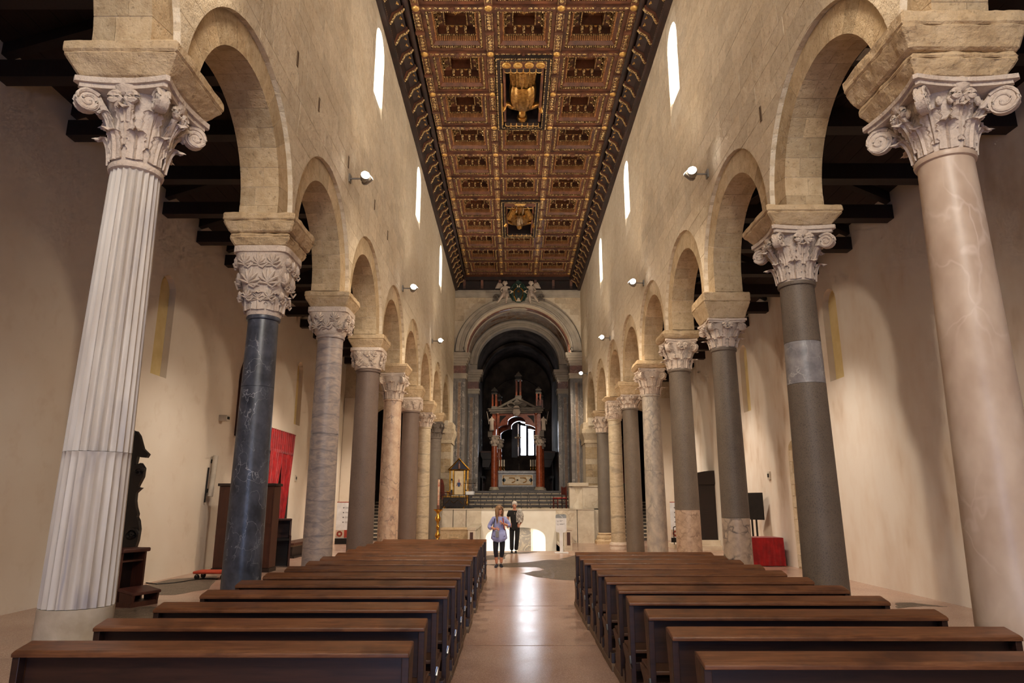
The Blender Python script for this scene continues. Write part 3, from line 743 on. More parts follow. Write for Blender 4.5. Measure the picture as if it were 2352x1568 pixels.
def coffer_meshes(hx, hy):
    key = (round(hx, 3), round(hy, 3))
    if key in COFF: return COFF[key]
    w = MB()   # wood
    frame(w, hx, hy, hx-.10, hy-.10, ZC, ZC); frame(w, hx-.10, hy-.10, hx-.10, hy-.10, ZC, ZC+.05)
    frame(w, hx-.17, hy-.17, hx-.24, hy-.24, ZC+.05, ZC+.13); frame(w, hx-.10, hy-.10, hx-.17, hy-.17, ZC+.05, ZC+.05)
    frame(w, hx-.24, hy-.24, hx-.25, hy-.25, ZC+.13, ZC+.30); frame(w, hx-.25, hy-.25, hx-.29, hy-.29, ZC+.30, ZC+.31)
    frame(w, hx-.29, hy-.29, hx-.29, hy-.29, ZC+.31, ZC+.50); frame(w, hx-.29, hy-.29, hx-.50, hy-.50, ZC+.50, ZC+.50)
    frame(w, hx-.50, hy-.50, hx-.52, hy-.52, ZC+.42, ZC+.42); frame(w, hx-.50, hy-.50, hx-.50, hy-.50, ZC+.5, ZC+.42)
    frame(w, hx-.52, hy-.52, hx-.52, hy-.52, ZC+.42, ZC+.70); frame(w, hx-.52, hy-.52, 0.001, 0.001, ZC+.70, ZC+.70)
    g = MB(); rope(g, hx-.135, hy-.135, ZC+.03, .04, .036); rope(g, hx-.275, hy-.275, ZC+.295, .03, .028, 20)
    frame(g, hx-.495, hy-.495, hx-.525, hy-.525, ZC+.415, ZC+.40)
    d = MB(); n = 22   # dentils
    for k in range(n):
        for sx in (-1, 1):
            y = -(hy-.25)+2*(hy-.25)*(k+.5)/n; x = -(hx-.25)+2*(hx-.25)*(k+.5)/n
            a, b = sorted((sx*(hx-.235), sx*(hx-.275))); d.box(a, b, y-(hy-.25)/n*.52, y+(hy-.25)/n*.52, ZC+.14, ZC+.27)
            a, b = sorted((sx*(hy-.235), sx*(hy-.275))); d.box(x-(hx-.25)/n*.52, x+(hx-.25)/n*.52, a, b, ZC+.14, ZC+.27)
    COFF[key] = (w.mesh('coffer', MAT['ceil_wood'], False, False), g.mesh('gilt_moulding', MAT['gilt'], True), d.mesh('dentil_band', simple('dentil_wood', srgb(196,142,86), srgb(150,98,56), 5, .5) if 'dentil' not in MAT else MAT['dentil']))
    MAT.setdefault('dentil', bpy.data.materials['dentil_wood'])
    return COFF[key]
def coffer(cx, cy, hx, hy):
    w, g, d = coffer_meshes(hx, hy)
    c = link('coffer', w, None, ceil); c.location = (cx, cy, 0)
    link('gilt_moulding', g, None, c); link('dentil_band', d, None, c)
    for q in range(3):
        t = (q-1)*(hy-.5)*.78
        for s in (-1, 1):
            o = link('bracket', BRK, None, c); o.location = (-s*(hx-.29), t, ZC+.50); o.rotation_euler = (0, 0, 0 if s > 0 else pi)
            t2 = (q-1)*(hx-.5)*.78
            o = link('bracket', BRK, None, c); o.location = (t2, -s*(hy-.29), ZC+.50); o.rotation_euler = (0, 0, pi/2 if s > 0 else -pi/2)
        if q < 2:
            for s in (-1, 1):
                o = link('small_rosette', ROS_S, None, c); o.location = ((q-.5)*(hx-.5)*.78, s*(hy-.39), ZC+.48)
    o = link('rosette', ROS, None, c); o.location = (0, 0, ZC+.62)
    return c
RW = 0.20   # rib width
def rib(x0, x1, y0, y1, along):
    m = MB().box(x0, x1, y0, y1, ZC-.06, ZC+.1); r = m.build('rib', MAT['ceil_wood'], ceil)
    g = MB(); 
    if along == 'y': 
        ym = (y0+y1)/2
        for a, b in ((y0+.10, ym-.09), (ym+.09, y1-.10)):
            n = 5
            for k in range(n): g.ball(((x0+x1)/2, a+(b-a)*(k+.5)/n, ZC-.055), ((x1-x0)*.33, (b-a)/n*.5, .028), 8, 4)
            for xx in (x0+.012, x1-.012): g.box(xx-.008, xx+.008, a-.02, b+.02, ZC-.075, ZC-.06)
        MB().box(x0-.02, x1+.02, ym-.05, ym+.05, ZC-.10, ZC-.05).build('rib_clasp', MAT['ceil_wood'], r)
    else:
        xm = (x0+x1)/2
        for a, b in ((x0+.02, xm-.07), (xm+.07, x1-.02)):
            n = 5
            for k in range(n): g.ball((a+(b-a)*(k+.5)/n, (y0+y1)/2, ZC-.05), ((b-a)/n*.5, (y1-y0)*.33, .025), 8, 4)
        MB().box(xm-.04, xm+.04, y0-.02, y1+.02, ZC-.10, ZC-.05).build('rib_clasp', MAT['ceil_wood'], r)
    g.build('gilt_carving', MAT['gilt'], r, True)
BOSS = MB().lathe([(.02, -.05), (.07, -.045), (.10, -.02), (.105, 0)], 14).mesh('boss', MAT['gilt_s'], True)
XR = [CCX-1.5*PX, CCX-.5*PX, CCX+.5*PX, CCX+1.5*PX]
for j in range(len(RIB)-1):
    for i in range(3):
        if i == 1 and j in (2, 3, 7, 8): continue
        coffer((XR[i]+XR[i+1])/2, (RIB[j]+RIB[j+1])/2, PX/2-RW/2, (RIB[j+1]-RIB[j])/2-.075)
        pass
for j in range(len(RIB)-1):
    for x in XR: rib(x-RW/2, x+RW/2, RIB[j]+.08, RIB[j+1]-.08, 'y')
for j, y in enumerate(RIB):
    for i in range(3):
        if i == 1 and j in (3, 8): continue
        rib(XR[i]+RW/2, XR[i+1]-RW/2, y-.065, y+.065, 'x')
    for x in XR:
        o = link('boss', BOSS, None, ceil); o.location = (x, y, ZC-.05)
        MB().box(x-RW/2, x+RW/2, y-.08, y+.08, ZC-.05, ZC+.08).build('rib_crossing', MAT['ceil_wood'], ceil)
# plain soffit over the part of the nave that nobody sees, and the edge boards
MB().box(XLF+.4, XRF-.4, -5, RIB[0]-.06, ZC, ZC+.1).build('soffit_board', MAT['ceil_wood'], ceil)
MB().box(XLF, XRF, RIB[-1]+.06, YEND, ZC-.02, ZC+.1).build('soffit_board', MAT['ceil_wood'], ceil)
# canopied panels with gilded saints
def skin_figure(name, joints, bones, mat, parent=None, sub=2, root=0, M=None):
    """one continuous body grown around a skeleton: joints {i:(x,y,z,r)}"""
    ks = list(joints); idx = {k: i for i, k in enumerate(ks)}
    me = bpy.data.meshes.new(name)
    P = [Vector(joints[k][:3]) for k in ks]
    if M is not None: P = [M @ p for p in P]
    me.from_pydata([tuple(p) for p in P], [(idx[a], idx[b]) for a, b in bones], []); me.update()
    o = link(name, me, mat, parent)
    modify(o, 'SKIN', use_smooth_shade=True)
    lay = me.skin_vertices[0].data if me.skin_vertices else None
    if lay is None:
        bpy.context.view_layer.objects.active = o
        bm = bmesh.new(); bm.from_mesh(me); sl = bm.verts.layers.skin.verify(); bm.to_mesh(me); bm.free()
        lay = me.skin_vertices[0].data
    sc = M.to_scale()[0] if M is not None else 1.0
    for k in ks:
        q = joints[k]; rx = q[3]; ry = q[4] if len(q) > 4 else rx
        lay[idx[k]].radius = (rx*sc, ry*sc); lay[idx[k]].use_root = (k == root)
    modify(o, 'SUBSURF', levels=sub, render_levels=sub)
    return o
def saint_panel(y0, y1, kind):
    cy = (y0+y1)/2; hx = PX/2-RW/2-.02; hy = (y1-y0)/2-.02; Zp = ZC-.16
    base = MB(); frame(base, hx, hy, hx-.16, hy-.16, Zp, Zp); frame(base, hx, hy, hx, hy, Zp, ZC+.2); frame(base, hx-.16, hy-.16, hx-.20, hy-.20, Zp, ZC+.15)
    frame(base, hx-.20, hy-.20, hx-.22, hy-.22, ZC+.15, ZC+.5); frame(base, hx-.22, hy-.22, .001, .001, ZC+.5, ZC+.5)
    o = link('statue_panel', base.mesh('statue_panel', MAT['ceil_dark'], False, False), None, ceil); o.location = (CCX, cy, 0)
    g = MB(); rope(g, hx-.03, hy-.03, Zp-.01, .028, .025, 30); rope(g, hx-.15, hy-.15, Zp, .02, .02, 28); g.build('gilt_moulding', MAT['gilt'], o, True)
    # canopy strip at the viewer's end with roundels or a shell, scalloped lambrequins at both ends
    c = MB().box(-hx+.14, hx-.14, -hy+.14, -hy+.48, Zp+.0, Zp+.05); c.build('canopy', MAT['ceil_wood'], o)
    if kind == 1:
        for k in range(4):
            r = MB().lathe([(.13, 0), (.13, -.02), (.10, -.03), (.10, -.015), (.06, -.02), (.06, -.035), (.01, -.05)], 18, ((k-1.5)*(2*hx-.5)/3.4, -hy+.31, Zp)); r.build('roundel', MAT['gilt_s'], o, True)
    else:
        s = MB()
        for k in range(7):
            a = pi*(k+.5)/7; s.ball((0, 0, 0), (.13, .03, .03), 8, 5, T(0, -hy+.18, Zp-.01) @ RZ(a) @ T(.13, 0, 0))
        s.build('shell', MAT['gilt_s'], o, True)
    for yy, sy, nm in ((-hy+.5, 1, 'lambrequin'), (hy-.42, -1, 'lambrequin')):
        n = 6 if kind == 1 else 5
        for k in range(n):
            x = (k-(n-1)/2)*(2*hx-.5)/n; w = (2*hx-.5)/n*.48
            pts = [(x-w, yy), (x+w, yy)] + [(x+w*cos(t), yy+.13+w*.8*sin(t)) for t in [pi*q/8 for q in range(9)]]
            MB().prism(pts, Zp+.02, Zp+.05, 'z').build(nm, MAT['ceil_dark'], o)
            MB().tube([(x-w, yy+.02, Zp+.03), (x-w, yy+.13, Zp+.02)] + [(p[0], p[1], Zp+.02) for p in pts[2:][::-1]] + [(x+w, yy+.02, Zp+.03)], .014, 5).build(nm+'_edge', MAT['gilt_s'], o)
            MB().ball((x+w, yy+.25, Zp+.02), (.02, .06, .02), 6, 4).build('tassel', MAT['gilt_s'], o)
    # niche
    MB().prism([(-.42, -hy+.45), (.42, -hy+.45)] + [(.42*cos(pi*q/12), hy-.95+.42*sin(pi*q/12)) for q in range(13)], ZC+.36, ZC+.48, 'z').build('niche', simple('niche_black', srgb(24,14,10), None, 4, .6) if kind == 1 else bpy.data.materials['niche_black'], o)
    for s in (-1, 1): MB().tube([(s*(hx-.24), -hy+.5, Zp+.05), (s*(hx-.24), hy-.5, Zp+.05)], .045, 8).build('colonnette', MAT['ceil_wood'], o)
    return o, hx, hy, Zp
def saint(kind, cy, hy, Zp):
    lab = 'gilded saint with a staff lying under the scalloped ceiling canopy' if kind == 1 else 'gilded crouching saint under the smaller shell canopy of the ceiling'
    h = 2*hy-1.25; t = thing('ceiling_statue', lab, 'statue', (CCX, cy, Zp+.22))
    # local: head towards +y, body faces -z
    k = h/1.7
    M = S(k, k, k) @ T(0, -.85, 0)
    J = {0: (0, .85, 0, .17, .13), 1: (0, 1.10, -.02, .19, .13), 2: (0, 1.32, -.02, .20, .12), 3: (0, 1.45, 0, .07), 4: (0, 1.56, -.03, .10), 5: (0, 1.68, -.02, .085),
         6: (-.22, 1.34, 0, .08), 7: (-.36, 1.12, -.06, .065), 8: (-.42, 1.28, -.18, .05), 9: (.22, 1.34, 0, .08), 10: (.38, 1.14, -.06, .065), 11: (.40, 1.36, -.16, .05)}
    B = [(0, 1), (1, 2), (2, 3), (3, 4), (4, 5), (2, 6), (6, 7), (7, 8), (2, 9), (9, 10), (10, 11)]
    skin_figure('body', J, B, MAT['gilt_m'], t, 2, 0, M)
    # robe: pleated skirt and chasuble
    def rob(prof, n=48, pl=.10, nf=14, z=1.0, xs=1.0):
        pts = []
        for (r, y) in prof:
            pts.append([(xs*r*cos(a)*(1+pl*sin(nf*a)), y, z*r*sin(a)*(1+pl*sin(nf*a))) for a in [2*pi*q/n for q in range(n)]])
        return pts
    MB().grid(rob([(.02, .0), (.33, .0), (.31, .1), (.29, .4), (.25, .75), (.22, .95)], pl=.13, z=.5, xs=.8), M, True).build('robe', MAT['gilt_m'], t, 60)
    MB().grid(rob([(.29, .50), (.32, .58), (.34, .8), (.33, 1.05), (.27, 1.28), (.12, 1.42), (.05, 1.45)], pl=.05, nf=9, z=.55, xs=.8), M, True).build('mantle', MAT['gilt_m'], t, 60)
    if kind == 1:
        MB().tube([M @ Vector(p) for p in ((-.42, .25, -.2), (-.43, 1.0, -.2), (-.42, 1.75, -.2))], .022, 6).build('staff', MAT['gilt_s'], t)
        MB().lathe([(.10*k, 0), (.12*k, .08*k), (.07*k, .2*k), (.01, .3*k)], 12, m=M @ T(0, 1.68, -.02) @ S(1/k, 1/k, 1/k) @ RX(-pi/2)).build('mitre', MAT['gilt_m'], t, True)
    else:
        for s in (-1, 1):
            MB().tube([M @ Vector(p) for p in ((s*.1, .75, -.05), (s*.26, .5, -.2), (s*.16, .12, -.12))], [.13*k, .11*k, .07*k], 8).build('leg', MAT['gilt_m'], t, True)
    return t
for (a, b, kd) in ((RIB[2], RIB[4], 1), (RIB[7], RIB[9], 2)):
    o, hx_, hy_, Zp_ = saint_panel(a, b, kd); saint(kd, (a+b)/2+(.08 if kd == 1 else -.1), hy_, Zp_)
# cornice along both walls: rails, frieze and corbels
def cornice(X, s, nm):
    """s points into the nave"""
    m = MB()
    prof = [(0, 13.02), (.13, 13.02), (.16, 13.08), (.10, 13.12), (.13, 13.16), (.20, 13.42), (.34, 13.52), (.42, 13.60), (.42, 13.72), (.62, 13.86), (0, 13.86)]
    m.prism([(X+s*p, z) for p, z in prof], -5, YEND, 'y'); c = m.build('cornice', MAT['ceil_dark'], ceil)
    MB().tube([(X+s*.52, -5, 13.68), (X+s*.52, YEND, 13.68)], .075, 10).build('cornice_roll', MAT['ceil_dark'], c, True)
    b = MB(); y = 10.5
    while y < YEND: b.ball((X+s*.14, y, 13.10), (.022, .034, .022), 6, 4); y += .075
    b.build('gilt_bead_row', MAT['gilt'], c, True)
    b = MB(); y = 10.5
    while y < YEND: b.ball((X+s*.64, y, 13.84), (.03, .034, .03), 6, 4); y += .09
    b.build('gilt_bead_row', MAT['gilt'], c, True)
    cor = MB().prism([(X+s*p, z) for p, z in ((.12, 13.14), (.17, 13.15), (.25, 13.40), (.42, 13.50), (.46, 13.56), (.46, 13.63), (.12, 13.63))], -.05, .05, 'y')
    cor.ball((X+s*.42, 0, 13.53), (.055, .052, .055), 8, 5); cm = cor.mesh('corbel', MAT['ceil_wood'], True)
    edge = MB().tube([(X+s*p, -.0, z) for p, z in ((.15, 13.13), (.20, 13.20), (.27, 13.39), (.44, 13.49), (.48, 13.57))], .032, 6).mesh('corbel_edge', MAT['gilt'], True)
    y = 10.6
    while y < YEND-.3:
        o = link('corbel', cm, None, c); o.location = (0, y, 0); link('corbel_edge', edge, None, c).location = (0, y, 0)
        for d in (.26, .52):
            r = link('small_rosette', ROS_S, None, c); r.location = (X+s*.36, y+d, 13.52); r.rotation_euler = (0, s*.8, 0)
        y += .78
cornice(XLF, 1, 'l'); cornice(XRF, -1, 'r')
m = MB().box(XLF, XRF, YEND-.25, YEND, 13.05, 13.12).box(XLF, XRF, YEND-.06, YEND, 13.12, 13.6).box(XLF, XRF, YEND-.3, YEND, 13.6, 13.86)
c3 = m.build('cornice', MAT['ceil_dark'], ceil)
for k in range(7):
    x = XLF+.5+k*(XRF-XLF-1)/6; MB().prism([(YEND-.06, 13.12), (YEND-.14, 13.12), (YEND-.16, 13.3), (YEND-.26, 13.5), (YEND-.28, 13.62), (YEND-.06, 13.62)], x-.07, x+.07, 'x').build('corbel', MAT['ceil_wood'], c3)
# ================================================================ COLUMNS
MAT['fluted'] = marble('fluted_white_marble', srgb(216,208,198), srgb(190,178,166), srgb(150,144,150), 1.4, .12, .5, 2.0, (2.5, 2.5, .35), .7)
MAT['fl_drum'] = simple('base_mortar', srgb(196,182,162), srgb(172,156,134), 4, .8, 0, .2, 30)
MAT['c_blue'] = marble('blue_black_marble', srgb(78,81,92), srgb(42,45,54), srgb(196,196,200), 3.4, .018, .34, 3.2, (1, 1, .8), .55)
MAT['c_mottle'] = banded('mottled_grey_marble', srgb(182,162,148), srgb(140,130,128), srgb(84,86,96))
MAT['c_brown'] = granite('brown_granite', srgb(124,104,92), srgb(106,88,78), srgb(82,70,64))
MAT['c_brecc'] = marble('cream_breccia', srgb(212,186,160), srgb(186,154,130), srgb(112,92,90), 5.5, .09, .45, 1.6, (1, 1, .8), .75)
MAT['c_cream'] = banded('cream_banded_marble', srgb(206,190,162), srgb(178,160,132), srgb(112,104,96), 1.1)
MAT['c_grey'] = granite('grey_granite', srgb(126,115,102), srgb(104,95,86), srgb(74,70,68))
MAT['c_pink'] = marble('rose_grey_marble', srgb(218,196,174), srgb(190,164,142), srgb(226,206,190), 1.6, .03, .4, 2.0, (1, 1, .6), .6)
MAT['c_gran'] = granite('speckled_granite', srgb(122,107,92), srgb(100,87,75), srgb(70,64,58))
MAT['c_inlay'] = marble('pale_inlay_marble', srgb(158,152,150), srgb(122,118,120), srgb(196,190,184), 4, .05, .4)
MAT['c_brec2'] = marble('bold_breccia', srgb(198,174,150), srgb(168,146,126), srgb(52,48,54), 4.5, .11, .4, 1.8, (1, 1, 1), .95)
MAT['c_brec3'] = marble('pink_breccia', srgb(196,168,142), srgb(170,142,118), srgb(120,92,74), 5.5, .09, .45, 1.6, (1, 1, 1), .8)
MAT['c_cipo'] = marble('pale_cipollino', srgb(192,178,160), srgb(156,146,136), srgb(112,108,106), 3.2, .10, .45, 2.6, (1, 1, .7), .6)
MAT['cap_grey'] = stone_mat('grey_capital_stone', srgb(132,122,112), srgb(110,100,92), srgb(88,80,74), .5, None)
def sup(r, a, e):
    c, s = abs(cos(a)), abs(sin(a)); return r / ((c**e + s**e)**(1/e))
def loft(mb, rings, seg=48):
    """rings (radius, z, exponent): circle (2) to square (large)"""
    pts = []
    for r, z, e in rings:
        pts.append([(sup(r, 2*pi*k/seg+.0001, e)*cos(2*pi*k/seg), sup(r, 2*pi*k/seg+.0001, e)*sin(2*pi*k/seg), z) for k in range(seg)])
    mb.grid(pts, None, True); n = len(rings)
    b = len(mb.v)-n*seg
    mb.f.append(tuple(b+k for k in range(seg))); mb.f.append(tuple(b+(n-1)*seg+k for k in range(seg)))
def leaf_mesh(w, h, curl, bell, lobes=5, th=.016, nt=19, ns=11):
    """acanthus leaf standing on a bell: bell(z) radius; local x = outwards, z up from 0"""
    pts = []
    for i in range(nt):
        t = i/(nt-1); row = []
        z = h*sin(t*pi*.62); out = curl*(.18*t+.82*t**3)
        lobe = (t*lobes) % 1.0
        ww = w*(.70+.38*sin(pi*(t*.75+.12)))*(1-.70*t**6)*(1-.30*lobe)
        for j in range(ns):
            s_ = -1+2*j/(ns-1)
            rib = .020*abs(cos(s_*pi*2.0))*(.4+.6*t) + (.016 if j == ns//2 else 0)
            rad = bell(z)+.016+out*(1-.25*s_*s_)+rib
            y = ww*s_; row.append((sqrt(max(.001, rad*rad-y*y*.6)), y, z + .05*h*abs(s_)*(1-t) - .06*h*abs(s_)*t))
        pts.append(row)
    back = [[(p[0]-th, p[1]*.94, p[2]) for p in r] for r in pts]
    m = MB(); m.grid(pts); m.grid(back); B = nt*ns
    for j in range(ns-1): m.f.append((j, j+1, B+j+1, B+j)); q = (nt-1)*ns; m.f.append((q+j, q+j+1, B+q+j+1, B+q+j))
    for i in range(nt-1): m.f.append((i*ns, (i+1)*ns, B+(i+1)*ns, B+i*ns)); e = ns-1; m.f.append((i*ns+e, (i+1)*ns+e, B+(i+1)*ns+e, B+i*ns+e))
    return m
def volute_pts(r0, z0, R, z1, rs, turns=1.6, n=26):
    P = [(r0, 0, z0), (r0+(R-r0)*.25, 0, z0+(z1-z0)*.5), (r0+(R-r0)*.6, 0, z0+(z1-z0)*.86)]
    for k in range(n):
        a = pi/2 - 2*pi*turns*k/(n-1); q = rs*(1-.82*k/(n-1)); P.append((R+q*cos(a), 0, z1-rs+q*sin(a)))
    return P
def abacus(mb, hw, z0, z1, conc=.12):
    pts = []
    for k in range(4):
        a = k*pi/2
        for q in range(9):
            t = -1+2*q/8; x, y = hw*(1-conc*(1-t*t)), hw*t*.94
            pts.append((x*cos(a)-y*sin(a), x*sin(a)+y*cos(a)))
    mb.prism([(p[0]*.93, p[1]*.93) for p in pts], z0, z0+(z1-z0)*.5, 'z'); mb.prism(pts, z0+(z1-z0)*.45, z1, 'z')
def corinthian(cap, mat, r, z0, h, hw, rows=((8, .0, .42), (8, .22, .52)), vol=True, helix=True, ionic=False):
    b = lambda z: r*1.02+(r*.55)*(max(0, z)/h)**1.9
    def spawn(nm, mesh, a):
        o = link(nm, mesh, None, cap); o.location = (0, 0, 0); o.rotation_euler = (0, 0, a); return o
    for ri, (n, zs, hh) in enumerate(rows):
        bb = lambda z, zs=zs: b(z+zs*h)
        w = 2*pi*r*(1.1+.25*zs)/n*.47
        lm = leaf_mesh(w, hh*h, .42*r+.03, bb); lm.v = [(x, y, z+z0+zs*h) for x, y, z in lm.v]
        me = lm.mesh('acanthus_leaf', mat, True)
        for k in range(n): spawn('acanthus_leaf', me, 2*pi*(k+(.5 if ri % 2 == 0 else 0))/n)
    if vol:
        rs = .15*h if not ionic else .22*h
        R = hw*1.26; zc2 = z0+.86*h-rs; vb = MB()
        vb.tube([(b(.42*h), 0, z0+.42*h), (b(.6*h)+.02, 0, z0+.58*h), (b(.8*h)+(R-b(.8*h))*.45, 0, z0+.74*h), (R-rs*.5, 0, z0+.85*h), (R+rs*.3, 0, zc2+rs*.85)], [.035*h, .05*h, .055*h, .05*h, .03*h], 8, flat=1.0)
        vb.lathe([(rs*.15, -.055*h), (rs*.9, -.05*h), (rs*.9, .05*h), (rs*.15, .055*h)], 20, m=T(R, 0, zc2) @ RX(pi/2))
        for sd in (-1, 1):
            P = []
            for k in range(34):
                a = pi*.75-2*pi*2.0*k/33; q = rs*(1-.88*k/33); P.append((R+q*cos(a), sd*.055*h, zc2+q*sin(a)))
            vb.tube(P, [.028*h*(1-.4*k/33) for k in range(34)], 6)
        vm = vb.mesh('volute', mat, True)
        for k in range(4): spawn('volute', vm, pi/4+k*pi/2)
    if helix:
        hm = MB()
        for sg in (-1, 1):
            P = [(b(.5*h)+.02, sg*.02, z0+.5*h), (b(.7*h)+.05, sg*.05*h/.6, z0+.68*h)]
            for q in range(14):
                a = 2*pi*1.2*q/13; rr = .075*h*(1-.75*q/13); P.append((b(.75*h)+.07, sg*(.11*h-rr*cos(a)), z0+.76*h+rr*sin(a)))
            hm.tube(P, .02*h/.6+.006, 6)
        me = hm.mesh('helix', mat, True)
        for k in range(4): spawn('helix', me, k*pi/2)
    if ionic:
        em = MB()
        for k in range(24): a = 2*pi*k/24; em.ball(((b(.7*h)+.05)*cos(a), (b(.7*h)+.05)*sin(a), z0+.72*h), (.03, .03, .05), 6, 4)
        em.build('egg_band', mat, cap, True)
    fm = MB().ball((hw*.90, 0, z0+.94*h), (.05, .09*h/.6, .09*h/.6), 8, 6).mesh('fleuron', mat, True)
    for k in range(4): spawn('fleuron', fm, k*pi/2)
def scroll(mb, cx, cz, r, dirn=1, turns=1.3, y0=0.0, tr=.014, rot=0):
    P = []
    for q in range(22):
        a = dirn*2*pi*turns*q/21+rot; rr = r*(1-.8*q/21); P.append((cx+rr*cos(a), y0, cz+rr*sin(a)))
    mb.tube(P, tr, 5)
def carved(cap, mat, z0, z1, rad, rows, seed=1):
    """low relief on the four faces of a block-like capital: fan leaves joined by vine tendrils; rad(z) = half width of the face"""
    rng = random.Random(seed)
    for f in range(4):
        h = z1-z0
        for i in range(rows):
            zc = z0+h*(i+.5)/rows; n = 3 if i % 2 == 0 else 2
            for k in range(n):
                hw = rad(zc); x = (k-(n-1)/2)*2*hw*.84/n; rr = min(h/rows*1.1, hw*1.5/n); m = MB(); tl = rng.uniform(-.5, .5)
                for q in range(7):
                    a = pi/2+tl+(q-3)*.48; L_ = rr*(.78-.07*abs(q-3)); cx, cz = x+L_*.55*cos(a), zc-rr*.35+L_*.75*sin(a)
                    m.ball((0, 0, 0), (L_*.58, .018+rr*.06, L_*.15), 8, 5, T(cx, -rad(cz)-.002, cz) @ RY(-a))
                m.tube([(x, -rad(zc-rr*.4)-.008, zc-rr*.4), (x+rr*.3, -rad(zc-rr*.2)-.01, zc-rr*.55), (x+rr*.7, -rad(zc)-.008, zc-rr*.2)], .013, 5)
                o = m.build('carved_leaf', mat, cap, True); o.rotation_euler = (0, 0, f*pi/2)
ROUGH = bpy.data.textures.new('eroded_stone', 'CLOUDS'); ROUGH.noise_scale = .16; ROUGH.noise_depth = 3
def make_column(side, i, label, segs, rb, rt, zcap, zib, zit, hw, capkind, base=None, capmat='capital', tiers=1):
    X = XLA if side == 'L' else XRA
    t = thing('column', label, 'column', (X, YC[i], 0), 0, 'columns of the nave arcade')
    t['kind'] = 'thing'
    rad = lambda z: rb + (rt-rb)*(max(0, z)/zcap)**1.35
    zb0 = 0.0
    if base == 'ped':
        MB().box(-.42, .42, -.42, .42, 0, .12).frustum(0, 0, .12, .42, .42, .2, .34, .34).build('plinth', MAT['impost'], t)
        MB().lathe([(rb*1.35, .2), (rb*1.4, .27), (rb*1.3, .33), (rb*1.15, .36), (rb*1.22, .42), (rb*1.05, .46)], 32).build('base_moulding', MAT['impost'], t, True); zb0 = .44
    elif base == 'att':
        MB().lathe([(rb*1.25, 0), (rb*1.3, .05), (rb*1.2, .12), (rb*1.3, .18), (rb*1.22, .24), (rb*1.02, .28)], 32).build('base_moulding', MAT['capital'], t, True); zb0 = .26
    z = zb0
    for (z1, mt, fl) in segs:
        z1 = min(z1, zcap-.03) if z1 > zcap-.2 else z1
        n = 6; prof = [(rad(z+(z1-z)*k/n), z+(z1-z)*k/n) for k in range(n+1)]
        if fl:
            m = MB(); N = 24; seg = N*6; pts = []
            zz = [z] + [z+(z1-z)*k/10 for k in range(1, 10)] + [z1-.06, z1-.03, z1]
            for q, zq in enumerate(zz):
                dep = fl*(0 if zq >= z1-.001 else .7 if zq >= z1-.035 else 1)
                row = []
                for k in range(seg):
                    a = 2*pi*k/seg; d = max(0, abs(sin(a*N/2))-.35)/.65; rr = rad(zq)*(1-dep*d**.6); row.append((rr*cos(a), rr*sin(a), zq))
                pts.append(row)
            m.grid(pts, None, True); m.build('shaft', MAT[mt], t, 30)
        else: MB().lathe(prof, 40).build('shaft', MAT[mt], t, True)
        z = z1+.004
    MB().lathe([(rt*1.0, zcap-.06), (rt*1.10, zcap-.05), (rt*1.13, zcap-.025), (rt*1.10, zcap)], 36).build('astragal', MAT[segs[-1][1]] if capkind not in ('cor1',) else MAT['capital'], t, True)
    h = zib-zcap; cm = MAT[capmat]; body = MB()
    if capkind.startswith('cor') or capkind == 'ion':
        loft(body, [(rt*1.02, zcap, 2), (rt*1.07, zcap+.3*h, 2), (rt*1.22, zcap+.6*h, 2), (rt*1.46, zcap+.86*h, 2.2), (rt*1.5, zcap+.88*h, 2.2)])
        abacus(body, hw*.84, zcap+.87*h, zib)
        cap = body.build('capital', cm, t, True)
        rows = {'cor1': ((8, .02, .36), (8, .20, .46)), 'cor2': ((8, .02, .34), (8, .30, .36)), 'cor3': ((8, .0, .30), (8, .32, .34)), 'ion': ((8, .0, .42), (8, .12, .5))}[capkind]
        corinthian(cap, cm, rt, zcap, h, hw*.72, rows, True, capkind != 'cor3', capkind == 'ion')
    elif capkind == 'basket':     # tall tapering block covered with vine relief
        rr = [(rt*1.12, 0, 2), (rt*1.2, .10, 2.2), (rt*1.25, .2, 2.6), (hw*.62, .5, 3.2), (hw*.72, .78, 4.5), (hw*.74, .90, 6), (hw*.78, .91, 8), (hw*.78, 1.0, 8)]
        loft(body, [(a, zcap+b*h, e) for a, b, e in rr]); cap = body.build('capital', cm, t, 35)
        carved(cap, cm, zcap+.14*h, zcap+.9*h, lambda z: rt*1.2+(hw*.74-rt*1.2)*min(1, (z-zcap)/h*1.15), 3, i)
        bb = lambda z: rt*1.2+.03*z
        lm = leaf_mesh(.11, h*.26, .07, bb); lm.v = [(x, y, z+zcap+.06*h) for x, y, z in lm.v]; me = lm.mesh('acanthus_leaf', cm, True)
        for k in range(8): link('acanthus_leaf', me, None, cap).rotation_euler = (0, 0, 2*pi*k/8)
    elif capkind == 'cushion':
        rr = [(rt*1.05, 0, 2), (rt*1.18, .06, 2), (rt*1.22, .16, 2.2), (hw*.78, .55, 3.5), (hw*.86, .78, 5), (hw*.84, .80, 8), (hw*.88, .82, 10), (hw*.88, 1.0, 10)]
        loft(body, [(a, zcap+b*h, e) for a, b, e in rr]); cap = body.build('capital', cm, t, 35)
        carved(cap, cm, zcap+.2*h, zcap+.76*h, lambda z: rt*1.2+(hw*.86-rt*1.2)*min(1, ((z-zcap)/h)/.66), 2, i)
    elif capkind == 'medal':
        rr = [(rt*1.05, 0, 2), (rt*1.2, .05, 2), (rt*1.2, .12, 2), (hw*.74, .45, 2.6), (hw*.86, .82, 4.0), (hw*.9, .86, 8), (hw*.9, 1.0, 8)]
        loft(body, [(a, zcap+b*h, e) for a, b, e in rr]); cap = body.build('capital', cm, t, 35)
